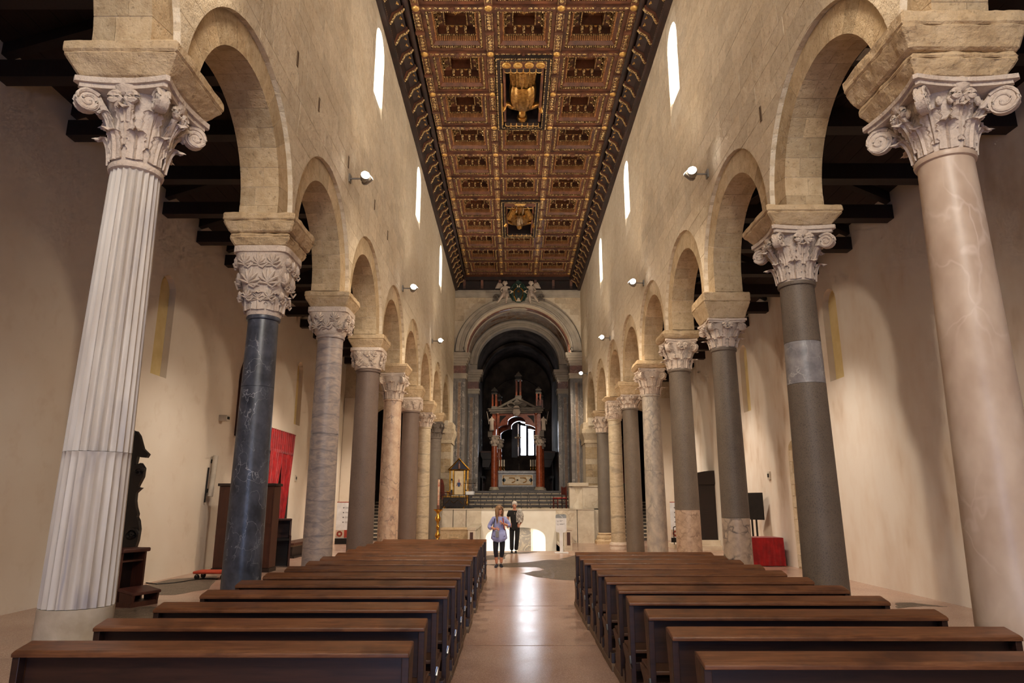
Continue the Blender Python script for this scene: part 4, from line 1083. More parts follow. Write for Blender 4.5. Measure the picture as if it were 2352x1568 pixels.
        carved(cap, cm, zcap+.15*h, zcap+.82*h, lambda z: rt*1.18+(hw*.84-rt*1.18)*min(1, ((z-zcap)/h)/.75), 3, i)
        mm = MB().lathe([(.085, 0), (.09, .03), (.06, .035), (.05, .02), (.03, .05), (.005, .055)], 16, m=T(hw*.80, 0, zcap+.72*h) @ RY(pi/2)).mesh('corner_medallion', cm, True)
        for k in range(8): link('corner_medallion', mm, None, cap).rotation_euler = (0, 0, pi/4+(k//2)*pi/2+(-.38 if k % 2 else .38))
    # impost block
    im = MB(); H = zit-zib
    if tiers == 1:
        im.frustum(0, 0, zib, hw*.76, hw*.76, zib+H*.62, hw, hw); im.box(-hw, hw, -hw, hw, zib+H*.62, zit)
    elif tiers == 2:
        im.frustum(0, 0, zib, hw*.72, hw*.72, zib+H*.28, hw*.86, hw*.86); im.frustum(0, 0, zib+H*.28, hw*.86, hw*.86, zib+H*.40, hw*.80, hw*.80)
        im.frustum(0, 0, zib+H*.40, hw*.86, hw*.86, zib+H*.75, hw, hw); im.box(-hw, hw, -hw, hw, zib+H*.75, zit)
    else:
        im.frustum(0, 0, zib, hw*.85, hw*.85, zib+H*.4, hw, hw); im.frustum(0, 0, zib+H*.4, hw, hw, zit, hw*.92, hw*.92)
    o = im.build('impost', MAT['impost'], t); bevel(o, .02, 1); modify(o, 'SUBSURF', levels=4, render_levels=4, subdivision_type='SIMPLE'); modify(o, 'DISPLACE', texture=ROUGH, strength=.05 if tiers == 2 else .032, mid_level=.5, texture_coords='GLOBAL')
    return t
def zc_(y, Y): return zat(y, Y)
zj = zat(1035, 5.5); zd = max(.25, zat(1405, 5.45))
make_column('L', 0, 'white fluted marble column with a tall acanthus capital', [(zd, 'fl_drum', 0), (zj, 'fluted', .075), (9, 'fluted', .12)], .275, .205, 4.70, 5.42, 5.72, .51, 'cor1')
make_column('L', 1, 'blue-black polished marble column with white veins and a vine-carved capital', [(3.25, 'c_blue', 0), (9, 'c_blue', 0)], .245, .20, 4.23, 5.16, 5.60, .49, 'basket', None, 'capital', 2)
make_column('L', 2, 'mottled grey and pink marble column with wavy dark bands', [(2.95, 'c_mottle', 0), (9, 'c_mottle', 0)], .262, .235, 4.79, 5.29, 5.58, .43, 'cushion')
make_column('L', 3, 'brown granite column under a basket capital with corner medallions', [(9, 'c_brown', 0)], .30, .265, 4.79, 5.29, 5.60, .43, 'medal')
make_column('L', 4, 'cream breccia column with dark speckles and a two-tier leaf capital', [(9, 'c_brecc', 0)], .285, .25, 4.61, 5.34, 5.60, .46, 'cor3')
make_column('L', 5, 'brown granite column under a low cushion capital with a boss', [(9, 'c_brown', 0)], .30, .275, 4.72, 5.17, 5.55, .42, 'cushion')
make_column('L', 6, 'cream marble column crossed by one dark smoky band', [(9, 'c_cream', 0)], .27, .25, 4.58, 5.13, 5.58, .42, 'cor2')
make_column('L', 7, 'slate grey column with a dark grey capital beside the crypt stair', [(3.9, 'c_grey', 0), (9, 'cap_grey', 0)], .30, .27, 4.52, 5.19, 5.58, .44, 'cor3', None, 'cap_grey')
make_column('R', 0, 'rose-grey smooth marble column with large spiral volutes', [(9, 'c_pink', 0)], .30, .225, 4.81, 5.40, 5.98, .56, 'ion', None, 'capital', 2)
make_column('R', 1, 'grey granite column with a pale marble band let into the shaft', [(zat(880, 9.0), 'c_gran', 0), (zat(784, 9.0), 'c_inlay', 0), (9, 'c_gran', 0)], .275, .225, 4.71, 5.44, 5.70, .52, 'cor2')
make_column('R', 2, 'grey granite column standing on a boldly veined breccia drum', [(zat(1190, 12.4), 'c_brec2', 0), (9, 'c_gran', 0)], .25, .215, 4.55, 5.07, 5.56, .44, 'cor2')
make_column('R', 3, 'grey granite column standing on a pinkish breccia drum', [(zat(1171, 15.8), 'c_brec3', 0), (9, 'c_gran', 0)], .285, .25, 4.80, 5.50, 5.70, .46, 'cor2', None, 'capital', 3)
make_column('R', 4, 'pale cipollino column with swirling streaks and a collar of leaves', [(2.6, 'c_cipo', 0), (9, 'c_cipo', 0)], .285, .25, 4.74, 5.47, 5.70, .47, 'cor3', None, 'capital', 3)
make_column('R', 5, 'warm grey granite column between the cipollino and the pale column', [(9, 'c_gran', 0)], .285, .255, 4.82, 5.26, 5.70, .43, 'cor2')
make_column('R', 6, 'pale streaked marble column on a round moulded base', [(1.2, 'c_cream', 0), (9, 'c_cream', 0)], .27, .25, 4.88, 5.59, 5.74, .41, 'basket', 'att')
make_column('R', 7, 'grey granite column on a square pedestal beside the ambo', [(9, 'c_grey', 0)], .275, .25, 4.73, 5.42, 5.68, .43, 'cor2', 'ped')
# half-piers that end the arcades: built of coursed stones
for X, nm in ((XLA, 'pillar_end_left'), (XRA, 'pillar_end_right')):
    w = struct(nm, MB().box(X-.36, X+.36, 34.35, YEND, 0, 5.6), MAT['joint'])
    z = 0.0; rng = random.Random(int(X*10)); k = 0
    while z < 4.55:
        h = rng.uniform(.26, .36); cut = X+rng.uniform(-.15, .15)
        for a, b in ((X-.37, cut), (cut, X+.37)): MB().box(a+.004, b-.004, 34.335, 34.5, z+.004, min(z+h, 4.6)-.004).build('ashlar_block', MAT['stone_s'] if k % 3 else MAT['stone'], w)
        z += h; k += 1
    MB().box(X-.42, X+.42, 34.28, YEND, 4.6, 4.75).frustum(X, 35.1, 4.75, .40, .80, 5.1, .52, .90).box(X-.52, X+.52, 34.2, YEND, 5.1, 5.3).box(X-.46, X+.46, 34.24, YEND, 5.3, 5.62).build('pier_capital', MAT['stone'], w)
# ================================================================ BENCHES
ORD = ['first','second','third','fourth','fifth','sixth','seventh','eighth','ninth','tenth','eleventh','twelfth','thirteenth','fourteenth','fifteenth','sixteenth']
def bench_protos(Lx):
    h = Lx/2; P = []
    P.append(('book_rest', MB().prism([(-.03, .843), (.145, .88), (.145, .91), (.0, .88), (-.03, .868)], -h, h, 'x'), 'bench_top', .006))
    P.append(('back_board', MB().box(-h+.045, h-.045, .055, .085, .52, .862), 'bench', .004))
    P.append(('cross_rail', MB().box(-h+.045, h-.045, .03, .07, .30, .36), 'bench', .004))
    P.append(('seat', MB().prism([(.13, .445), (.49, .465), (.49, .435), (.13, .415)], -h+.02, h-.02, 'x'), 'bench_side', .006))
    P.append(('seat_rail', MB().box(-h+.045, h-.045, .40, .425, .33, .43), 'bench', .004))
    P.append(('kneeler', MB().box(-h+.06, h-.06, -.26, -.10, .175, .205), 'bench_low', .006))
    P.append(('kneeler_rail', MB().box(-h+.06, h-.06, -.20, -.17, .06, .17), 'bench', .004))
    poly = [(0, 0.05), (.44, .05), (.42, .10), (.33, .14), (.33, .33), (.47, .41), (.47, .44), (.13, .425), (.13, .60), (.19, .84), (.19, .90), (0, .85)]
    for s in (-1, 1):
        a, b = sorted((s*h, s*(h-.045)))
        P.append(('end_panel', MB().prism(poly, a+.002, b-.002, 'x'), 'bench_side', .004))
        P.append(('end_post', MB().prism([(-.012, .05), (.05, .05), (.05, .86), (-.012, .845)], a, b, 'x'), 'bench', .004))
        P.append(('runner', MB().prism([(-.30, 0), (.48, 0), (.48, .05), (.44, .075), (-.26, .075), (-.30, .05)], a-.005, b+.005, 'x'), 'bench_low', .006))
        P.append(('kneeler_foot', MB().prism([(-.25, .07), (-.12, .07), (-.13, .175), (-.24, .175)], a, b, 'x'), 'bench', .004))
        P.append(('hinge_pin', MB().tube([(s*(h+.0), -.04, .33), (s*(h+.012), -.05, .37), (s*(h+.012), -.03, .43)], .012, 6), 'steel', 0))
    return P
MAT['steel'] = simple('brushed_steel', srgb(150,148,146), None, 20, .35, 1.0)
def bench_set(x0, x1, ys, group, side):
    Lx = x1-x0; proto = None; n = len(ys)
    for i, y in enumerate(ys):
        lab = 'brown wooden church bench, %s row counted from the crypt stair, %s' % (ORD[n-1-i], side)
        if proto is None:
            t = thing('church_bench', lab, 'bench', ((x0+x1)/2, y, 0), 0, group)
            for nm, mb, mt, bv in bench_protos(Lx):
                o = mb.build(nm, MAT[mt], t)
                if bv: bevel(o, bv, 2)
            proto = t
        else:
            t = copy_tree(proto); t.location = ((x0+x1)/2+random.uniform(-.02, .02), y, 0); t['label'] = lab
        t.rotation_euler = (0, 0, random.uniform(-.005, .005))
bench_set(-3.0, -.62, [4.42+.842*k for k in range(15)], 'benches beside the fluted column', 'red curtain side')
bench_set(1.06, 3.40, [4.12+.80*k for k in range(11)], 'benches beside the red table', 'red table side')
# ================================================================ PRESBYTERY
MAT['slab'] = marble('cream_marble_slab', srgb(216,204,184), srgb(196,182,160), srgb(162,136,104), 1.6, .05, .4, 2.2, (1, 1, 1), .6)
MAT['coping'] = simple('pale_coping', srgb(206,194,174), srgb(184,170,150), 3, .6, co='G')
YP = 30.8; ZP = 1.44
MAT['step'] = marble('dark_step_marble', srgb(70,62,56), srgb(50,45,42), srgb(120,106,92), 3, .05, .4)
plat = struct('floor_presbytery', MB().box(-3.8, 4.3, 33.2, 36.5, 1.3, ZP).box(-3.8, 4.3, YP+.3, 33.2, 1.15, ZP), MAT['step'])
wp = MB(); ax0, ax1 = xat(1115, 1250, YP), xat(1253, 1250, YP); zt = zat(1211, YP); zsp = zat(1240, YP)
wx0, wx1 = xat(1105, 1200, YP), xat(1277, 1200, YP)
cxa = (ax0+ax1)/2; ra = (ax1-ax0)/2
wp.box(wx0, ax0, YP, YP+.3, -2, ZP-.03).box(ax1, wx1, YP, YP+.3, -2, ZP-.03)
for k in range(20):
    t0, t1 = pi*k/20, pi*(k+1)/20; e = .72
    f = lambda t: (cxa-ra*(abs(cos(t))**e)*(1 if cos(t) > 0 else -1), zsp+(zt-zsp)*sin(t)**e)
    p, q = f(t0), f(t1); wp.prism([p, q, (q[0], ZP-.03), (p[0], ZP-.03)], YP, YP+.3, 'y')
wpres = struct('wall_presbytery', wp, MAT['white'])
for a, b in ((-3.1, -2.62), (-2.6, -2.05), (-2.03, wx0), (wx1, 2.8), (2.82, 3.55)):
    MB().box(a+.004, b-.004, YP-.02, YP+.3, 0, ZP-.03).build('marble_slab', MAT['slab'], wpres)
MB().box(3.5, 4.28, 31.0, 31.2, 0, ZP-.03).build('marble_slab', MAT['slab'], wpres); MB().box(-3.76, -3.0, 31.0, 31.2, 0, ZP-.03).build('marble_slab', MAT['slab'], wpres)
MB().box(-3.1, 3.55, YP-.05, YP+.35, ZP-.03, ZP+.02).build('coping', MAT['coping'], wpres)
# picture in the crypt
def framed(name, label, w, h, loc, rz, fm, cm, fw=.06, cat='painting'):
    t = thing(name, label, cat, loc, rz)
    MB().box(-w/2, w/2, -.02, .0, 0, h).build('canvas', cm, t)
    m = MB().box(-w/2-fw, w/2+fw, -.045, 0, -fw, 0).box(-w/2-fw, w/2+fw, -.045, 0, h, h+fw).box(-w/2-fw, -w/2, -.045, 0, 0, h).box(w/2, w/2+fw, -.045, 0, 0, h)
    bevel(m.build('frame', fm, t), .01); return t
def murk(name, a, b_, c_, sc=2.0):
    b = MatB(name, .6); b.color(b.ramp(b.noise(sc, 7, .65, b.co('O'), 1.0), [(.35, a), (.5, b_), (.66, c_)])); return b.m
p = xat(1204, 1245, 32.55)
framed('crypt_painting', 'small dark painting on the white crypt wall', .62, 1.5, (p, 32.58, -.9), 0, MAT['coping'], murk('crypt_canvas', srgb(120,104,84), srgb(86,76,66), srgb(170,150,120)))
# altar steps, each with cream riser blocks
MAT['cream'] = simple('cream_riser', srgb(214,198,170), srgb(190,172,142), 3, .6, co='G')
asteps = struct('floor_altar_steps', MB().box(-3.3, 3.9, 36.5, 49, 1.3, 1.5), MAT['step'])
for k in range(5):
    y = 33.4+.5*k; z0 = ZP+.17*k
    MB().box(-2.45+.1*k, 3.2-.1*k, y, 38.2, z0+.06, z0+.17).build('tread', MAT['step'], asteps)
    MB().box(-2.45+.1*k, 3.2-.1*k, y+.06, 38.2, z0, z0+.06).build('riser_core', MAT['step'], asteps)
    for q in range(12):
        x = -2.35+.1*k+q*(5.5-.2*k)/12; MB().box(x+.02, x+(5.5-.2*k)/12-.02, y+.03, y+.07, z0+.005, z0+.058).build('riser_block', MAT['cream'], asteps)
MB().box(-1.4, 2.1, 38.2, 45.5, 1.5, 2.29).box(-1.2, 1.9, 39.4, 44.5, 2.29, 2.40).build('dais', MAT['step'], asteps)
# iron railing on the edge of the presbytery
MAT['iron'] = simple('black_iron', srgb(40,36,34), None, 10, .5, .6)
def railing(name, label, x0, x1, y, z, h, n, lattice=False):
    t = thing(name, label, 'railing', ((x0+x1)/2, y, z)); L_ = (x1-x0)/2
    for k in range(n): x = -L_+2*L_*k/(n-1); MB().box(x-.012, x+.012, -.012, .012, 0, h).build('post', MAT['iron'], t)
    MB().box(-L_, L_, -.015, .015, h-.025, h).build('top_rail', MAT['iron'], t); MB().box(-L_, L_, -.01, .01, .08, .10).build('bottom_rail', MAT['iron'], t)
    if lattice:
        for k in range(n*3): x = -L_+2*L_*k/(n*3-1); MB().box(x-.006, x+.006, -.006, .006, .1, h-.02).build('bar', MAT['iron'], t)
        for q in (1, 2, 3): MB().box(-L_, L_, -.006, .006, .1+q*(h-.12)/4-.006, .1+q*(h-.12)/4+.006).build('bar', MAT['iron'], t)
    return t
railing('iron_railing', 'low black iron railing along the edge of the presbytery', -1.95, 2.2, YP+.35, ZP, .62, 9)
railing('iron_grille', 'black iron lattice grille on the presbytery beside the bishop throne', -3.2, -1.98, YP+.40, ZP, .62, 4, True)
# stone balustrades flanking the crypt stair
def balustrade(label, x):
    t = thing('stair_balustrade', label, 'balustrade', (x, 26.0, 0)); 
    MB().box(-.13, .13, 0, 4.75, 0, .12).build('plinth', MAT['coping'], t); MB().box(-.16, .16, -.03, 4.75, .74, .83).build('coping', MAT['coping'], t)
    MB().box(-.13, .13, 0, .3, .12, .74).build('post', MAT['slab'], t); MB().box(-.06, .06, -.012, 0, .2, .66).build('inlay', MAT['brown_wood'], t)
    for k in range(6): y = .34+k*.735; MB().box(-.09, .09, y+.02, y+.70, .12, .74).build('panel', MAT['slab'], t); MB().box(-.11, .11, y-.04, y+.02, .12, .74).build('mullion', MAT['coping'], t)
    return t
balustrade('pale marble balustrade of the crypt stair beside the sarcophagus', -1.52)
balustrade('pale marble balustrade of the crypt stair behind the white sign', 2.04)
# sarcophagus
sx0, sx1 = xat(1010, 1220, 28.6), xat(1078, 1220, 28.6)
t = thing('sarcophagus', 'plain stone sarcophagus against the presbytery wall', 'sarcophagus', ((sx0+sx1)/2, 29.0, 0)); w = (sx1-sx0)/2
MB().frustum(0, 0, 0, w*.94, .36, .62, w*.98, .40).build('chest', MAT['impost'], t); bevel(MB().box(-w, w, -.43, .43, .62, .72).build('lid', MAT['impost'], t), .03)
MB().box(-.22, .22, -.405, -.37, .2, .48).build('carved_panel', MAT['stone_s'], t); MB().tube([(-.15, -.41, .35), (.15, -.41, .35)], .02, 6).build('carved_bar', MAT['impost'], t)
# candlestick
t = thing('paschal_candlestick', 'tall gilded candlestick with a painted candle beside the sarcophagus', 'candlestick', (-3.0, 28.2, 0))
bevel(MB().lathe([(.26, 0), (.26, .06), (.20, .12), (.16, .20)], 3).build('tripod_base', MAT['brass'], t), .02)
for k in range(3): a = 2*pi*k/3; MB().ball((.24*cos(a), .24*sin(a), .05), (.06, .06, .05), 8, 6).build('claw_foot', MAT['brass'], t, True)
MB().lathe([(.10, .2), (.07, .28), (.05, .34), (.09, .40), (.11, .46), (.08, .54), (.045, .60), (.05, .72), (.08, .78), (.05, .84), (.05, .95), (.11, 1.05), (.12, 1.12), (.06, 1.22), (.05, 1.30), (.09, 1.36), (.17, 1.42), (.19, 1.46), (.10, 1.47)], 20).build('stem', MAT['brass'], t, True)
MB().lathe([(.06, 1.47), (.06, 1.62)], 14).build('socket', MAT['rmarble'], t, True)
MB().lathe([(.04, 1.62), (.04, 2.62), (.005, 2.64)], 14).build('candle', simple('candle_wax', srgb(226,206,176), srgb(176,80,60), 5, .5), t, True)
# free-standing white sign
MAT['signw'] = simple('white_sign', srgb(236,236,238), None, 3, .5); MAT['signg'] = simple('grey_sign_head', srgb(150,156,160), None, 3, .5); MAT['ink'] = simple('grey_print', srgb(120,120,126), None, 3, .6)
def rrect(hx, z0, z1, r, n=6):
    P = []
    for cx, cz, a0 in ((hx-r, z0+r, -pi/2), (hx-r, z1-r, 0), (-hx+r, z1-r, pi/2), (-hx+r, z0+r, pi)):
        for k in range(n+1): a = a0+pi/2*k/n; P.append((cx+r*cos(a), cz+r*sin(a)))
    return P
t = thing('floor_sign', 'white paddle-shaped floor sign pointing down to the crypt', 'sign', (1.70, 24.95, 0))
bevel(MB().box(-.24, .24, -.14, .14, 0, .035).build('foot', MAT['signw'], t), .01)
MB().prism([(-.055, .03), (.055, .03), (.055, .66), (.10, .74), (-.10, .74), (-.055, .66)], -.02, .02, 'y').build('post', MAT['signw'], t)
MB().prism(rrect(.19, .70, 1.32, .07), -.025, .025, 'y').build('board', MAT['signw'], t)
MB().prism([(-.19, 1.19), (.19, 1.19)] + [p for p in rrect(.19, .7, 1.32, .07) if p[1] > 1.2], -.028, .028, 'y').build('header', MAT['signg'], t)
MB().tube([(-.05, -.03, 1.29), (.0, -.03, 1.27), (.0, -.03, 1.25), (.04, -.03, 1.235), (.04, -.03, 1.21)], .007, 5).tube([(.02, -.03, 1.225), (.04, -.03, 1.205), (.06, -.03, 1.225)], .007, 5).build('arrow', MAT['signw'], t)
pr = MB()
for z in (1.06, .95):
    pr.box(-.14, -.135, -.028, -.025, z, z+.06).box(-.14, -.08, -.028, -.025, z, z+.006).tube([(-.12, -.027, z+.01), (-.09, -.027, z+.05)], .004, 4)
    for q in range(2): pr.box(-.05, .02+.05*((q+1) % 2)+(.06 if z < 1 else 0), -.028, -.025, z+.035-q*.022, z+.045-q*.022)
pr.build('print', MAT['ink'], t)
# ambo
ya = 31.6; a0, a1 = xat(1307, 1140, ya), xat(1376, 1140, ya)
t = thing('ambo', 'cream marble ambo with a thin microphone on the presbytery edge', 'lectern', ((a0+a1)/2, ya, ZP+.02)); w = (a1-a0)/2
bevel(MB().box(-w*.15, w, -.35, .35, 0, .93).build('body', MAT['slab'], t), .01); bevel(MB().box(-w*.2, w*1.02, -.4, .4, .93, 1.0).build('shelf', MAT['coping'], t), .01)
MB().lathe([(.36, 0), (.34, .1), (.26, .3), (.25, .6), (.30, .9), (.34, .98)], 20, (-w*.45, -.05, 0)).build('drum', MAT['slab'], t, True)
bevel(MB().box(-w, -w*.15, -.3, .35, 0, .93).build('side_block', MAT['slab'], t), .01); bevel(MB().box(-w*1.05, w*.25, -.45, .42, .96, 1.12).build('desk', MAT['coping'], t), .015)
MB().tube([(-w*.4, -.1, 1.12), (-w*.42, -.1, 1.4), (-w*.3, -.15, 1.6)], .012, 6).build('microphone', MAT['steel'], t)
# red chair
t = thing('red_chair', 'dark wooden chair with a red seat on the presbytery', 'chair', (xat(1286, 1160, 32.2), 32.2, ZP))
RW_ = simple('red_wood', srgb(96,30,20), srgb(66,22,16), 5, .5)
for sx in (-1, 1):
    MB().box(sx*.22-.025, sx*.22+.025, -.24, -.19, 0, .44).build('leg', RW_, t); MB().box(sx*.22-.025, sx*.22+.025, .19, .24, 0, 1.0).build('leg', RW_, t)
bevel(MB().box(-.25, .25, -.25, .25, .44, .50).build('seat', simple('red_velvet', srgb(150,24,22), srgb(110,16,16), 6, .9), t), .02)
MB().box(-.22, .22, .2, .235, .62, .96).build('backrest', RW_, t); MB().box(-.22, .22, -.23, -.2, .2, .24).box(-.22, .22, .2, .23, .2, .24).build('stretcher', RW_, t)
t.rotation_euler = (0, 0, -1.2)
# bishop's throne
yt = 33.6; X0 = xat(1058, 1100, yt); k_ = yt/1568
t = thing('bishop_throne', 'gilded gabled bishop throne with a white back panel and painted arms', 'throne', (X0, yt, ZP+.15))
MB().box(-.62, .6, -.55, .5, -.15, 0).build('dais', MAT['step'], t)
MAT['navy'] = simple('navy_paint', srgb(26,30,52), None, 6, .5); MAT['tcloth'] = simple('ivory_panel', srgb(232,214,180), srgb(220,198,160), 4, .7)
H = 2.15
MB().box(-.30, .12, .12, .18, .5, 1.62).build('back_panel', MAT['tcloth'], t)
MB().prism([(-.56, 1.68), (.38, 1.68), (-.09, 2.18)], .14, .2, 'y').build('gable', MAT['navy'], t)
MB().tube([(-.60, .12, 1.66), (-.09, .12, 2.2), (.42, .12, 1.66)], .045, 6).tube([(-.60, .12, 1.66), (.42, .12, 1.66)], .04, 6).build('gable_moulding', MAT['brass'], t)
for x in (-.52, -.36, .18, .34): MB().box(x-.035, x+.035, .08, .2, 0, 1.64).build('upright', MAT['brass'], t)
for x in (-.44, .26):
    MB().box(x-.06, x+.06, .12, .2, .5, 1.25).build('niche', MAT['navy'], t); MB().ball((x, .1, 1.12), (.03, .03, .04), 8, 6).lathe([(.05, .72), (.055, .9), (.03, 1.08)], 10, (x, .1, 0)).build('figurine', MAT['tcloth'], t, True)
MB().lathe([(.05, 1.72), (.06, 1.86), (.03, 1.98)], 10, (-.09, .1, 0)).ball((-.09, .1, 2.02), .035, 8, 6).build('figurine', MAT['rmarble'], t, True)
e = MB().prism([(-.16, 1.06), (-.16, 1.0), (-.14, .9), (-.09, .86), (-.04, .9), (-.02, 1.0), (-.02, 1.06)], .105, .12, 'y'); e.build('arms_shield', simple('blue_enamel', srgb(40,62,118), None, 5, .4), t)
MB().prism([(-.13, 1.08), (-.05, 1.08), (-.06, 1.16), (-.09, 1.26), (-.12, 1.16)], .105, .12, 'y').build('arms_mitre', simple('rose_enamel', srgb(176,110,110), None, 5, .5), t)
MB().tube([(-.21, .11, .9), (-.17, .11, 1.0), (-.20, .11, 1.04)], .012, 5).tube([(.03, .11, .9), (-.01, .11, 1.0), (.02, .11, 1.04)], .012, 5).build('arms_tassels', simple('red_cord', srgb(160,40,34), None, 5, .6), t)
bevel(MB().box(-.42, .26, -.45, .12, .36, .46).build('seat', MAT['tcloth'], t), .02); MB().box(-.42, .26, -.43, .1, .0, .36).build('seat_box', MAT['brown_wood'], t)
for x in (-.56, .36): MB().box(x-.07, x+.07, -.5, .14, .58, .66).build('armrest', MAT['brass'], t); MB().lathe([(.05, 0), (.07, .1), (.04, .2), (.06, .4), (.04, .58)], 10, (x, -.42, 0)).build('arm_post', MAT['brass'], t, True)
# side stool in carved gilt wood and clear lectern
t = thing('clear_lectern', 'transparent acrylic lectern with a goose-neck microphone before the throne', 'lectern', (xat(1078, 1150, 32.2)+.03, 32.2, ZP))
gl = MatB('clear_acrylic', .08); gl.b.inputs['Transmission Weight'].default_value = 1.0; gl.b.inputs['IOR'].default_value = 1.2; gl.color((.85, .86, .84)); MAT['acryl'] = gl.m
for s in (-1, 1): MB().box(s*.22-.012, s*.22+.012, -.15, .12, .0, 1.15).build('side_sheet', MAT['acryl'], t)
MB().prism([(-.28, 1.12), (.2, 1.32), (.2, 1.34), (-.28, 1.14)], -.28, .28, 'x').build('desk', MAT['acryl'], t); MB().box(-.25, .25, -.2, .2, 0, .03).build('foot', MAT['acryl'], t); MB().box(-.2, .2, -.05, .1, .6, .78).build('white_shelf', MAT['signw'], t)
MB().tube([(.05, 0, 1.3), (.08, 0, 1.5), (.02, -.05, 1.62)], .01, 6).build('microphone', MAT['steel'], t)
t = thing('carved_chair', 'dark red carved chair seen edge-on beside the throne', 'chair', (xat(1028, 1150, 33.0)-.12, 32.62, ZP))
for sx in (-1, 1):
    for sy in (-1, 1): MB().lathe([(.03, 0), (.04, .1), (.025, .2), (.04, .42)], 8, (sx*.2, sy*.2, 0)).build('leg', RW_, t, True)
MB().box(-.24, .24, -.24, .24, .42, .48).build('seat', RW_, t)
MB().prism([(-.2, .5), (.2, .5), (.22, 1.0), (.12, 1.28), (0, 1.36), (-.12, 1.28), (-.22, 1.0)], .18, .24, 'y').build('backrest', RW_, t)
for sx in (-1, 1): MB().tube([(sx*.24, .2, .75), (sx*.26, -.1, .72), (sx*.24, -.22, .66), (sx*.2, -.2, .45)], .025, 6).build('armrest', RW_, t)
t.rotation_euler = (0, 0, 1.0)
t = thing('gilt_console', 'low gilded dark console behind the iron grille', 'table', (-2.66, 31.7, ZP))
MB().box(-.5, .5, -.2, .2, .5, .56).build('top', MAT['brass'], t); MB().box(-.46, .46, -.17, .17, .12, .5).build('body', MAT['dark_wood'], t)
for sx in (-1, 1):
    for sy in (-1, 1): MB().lathe([(.035, 0), (.02, .06), (.03, .12)], 8, (sx*.44, sy*.15, 0)).build('foot', MAT['brass'], t, True)
MB().tube([(-.4, -.18, .2), (-.2, -.18, .4), (0, -.18, .25), (.2, -.18, .4), (.4, -.18, .2)], .015, 5).build('gilt_swag', MAT['brass'], t)
# ---------------------------------------------------------------- high altar
YB = 41.0; M_ = YB*1.0/1568/1.0
ax = (xat(1144, 1100, YB)+xat(1233, 1100, YB))/2; aw_ = (xat(1233, 1100, YB)-xat(1144, 1100, YB))/2
zA0, zA1 = 2.40, zat(1080, YB)
MAT['altar'] = marble('blue_grey_marble', srgb(168,168,172), srgb(140,140,146), srgb(210,210,212), 4, .05, .35); MAT['ochre'] = simple('ochre_inlay', srgb(190,150,96), srgb(168,128,80), 6, .5); MAT['ivory'] = simple('ivory_inlay', srgb(226,212,188), srgb(210,194,168), 5, .5); MAT['teal'] = simple('teal_inlay', srgb(60,80,92), None, 6, .5)
t = thing('high_altar', 'grey marble altar with an inlaid cross panel under the ciborium', 'altar', (ax, YB+.9, 2.40)); h = zA1-2.40
MB().box(-aw_-.08, aw_+.08, -.55, .55, 0, .14).box(-aw_-.04, aw_+.04, -.5, .5, .14, .22).build('base', MAT['step'], t)
MB().box(-aw_, aw_, -.42, .5, .22, h-.16).build('frame', MAT['altar'], t); bevel(MB().box(-aw_-.02, aw_+.02, -.5, .55, h-.16, h).build('table', MAT['altar'], t), .02)
pw = aw_*.8; z0, z1 = .30, h-.24; zm = (z0+z1)/2
MB().box(-pw, pw, -.44, -.42, z0, z1).build('inlay_field', MAT['ivory'], t)
om = MB().box(-pw+.04, pw-.04, -.45, -.44, z0+.03, z0+.08).box(-pw+.04, pw-.04, -.45, -.44, z1-.08, z1-.03).box(-pw+.04, -pw+.11, -.45, -.44, z0+.08, z1-.08).box(pw-.11, pw-.04, -.45, -.44, z0+.08, z1-.08); om.build('inlay_border', MAT['ochre'], t)
for s in (-1, 1): MB().tube([(s*.5, -.445, zm+.13), (s*.16, -.445, zm+.13), (s*.16, -.445, zm+.13)] , .035, 4).tube([(s*(.34+.2*cos(a)), -.445, zm+.14*sin(a)) for a in [pi/2+s*0+pi*q/10*(1 if s < 0 else -1) for q in range(11)]], .035, 4).build('inlay_loop', MAT['ochre'], t); MB().prism([(s*.8-.12, zm), (s*.8, zm-.14), (s*.8+.12, zm), (s*.8, zm+.14)], -.45, -.44, 'y').build('inlay_diamond', MAT['teal'], t)
MB().box(-.05, .05, -.455, -.44, z0+.06, z1-.06).box(-.26, .26, -.455, -.44, zm-.04, zm+.04).build('inlay_cross', MAT['ivory'], t)
for i, x in enumerate((-1.0, -.87, -.74, .74, .87, 1.0)):
    c = thing('altar_candle', 'white altar candle on brass stick, %s of three at the %s end' % (ORD[i % 3], 'throne' if i < 3 else 'ambo'), 'candle', (ax+x*aw_*.95, YB+.75, zA1), 0, 'candles on the high altar')
    MB().lathe([(.055, 0), (.05, .03), (.02, .06), (.035, .12), (.02, .18), (.045, .24), (.05, .27)], 12).build('stick', MAT['brass'], c, True); MB().lathe([(.04, .27), (.04, .66), (.004, .675)], 12).build('wax', simple('white_wax', srgb(238,226,206), None, 5, .5) if i == 0 else bpy.data.materials['white_wax'], c, True)
t = thing('altar_microphone', 'thin grey microphone standing on the altar table', 'microphone', (ax+.1, YB+.6, zA1)); MB().tube([(0, 0, 0), (0, 0, .3), (.0, -.05, .42)], .012, 6).build('stem', MAT['steel'], t); MB().lathe([(.06, 0), (.05, .02)], 10).build('foot', MAT['iron'], t)
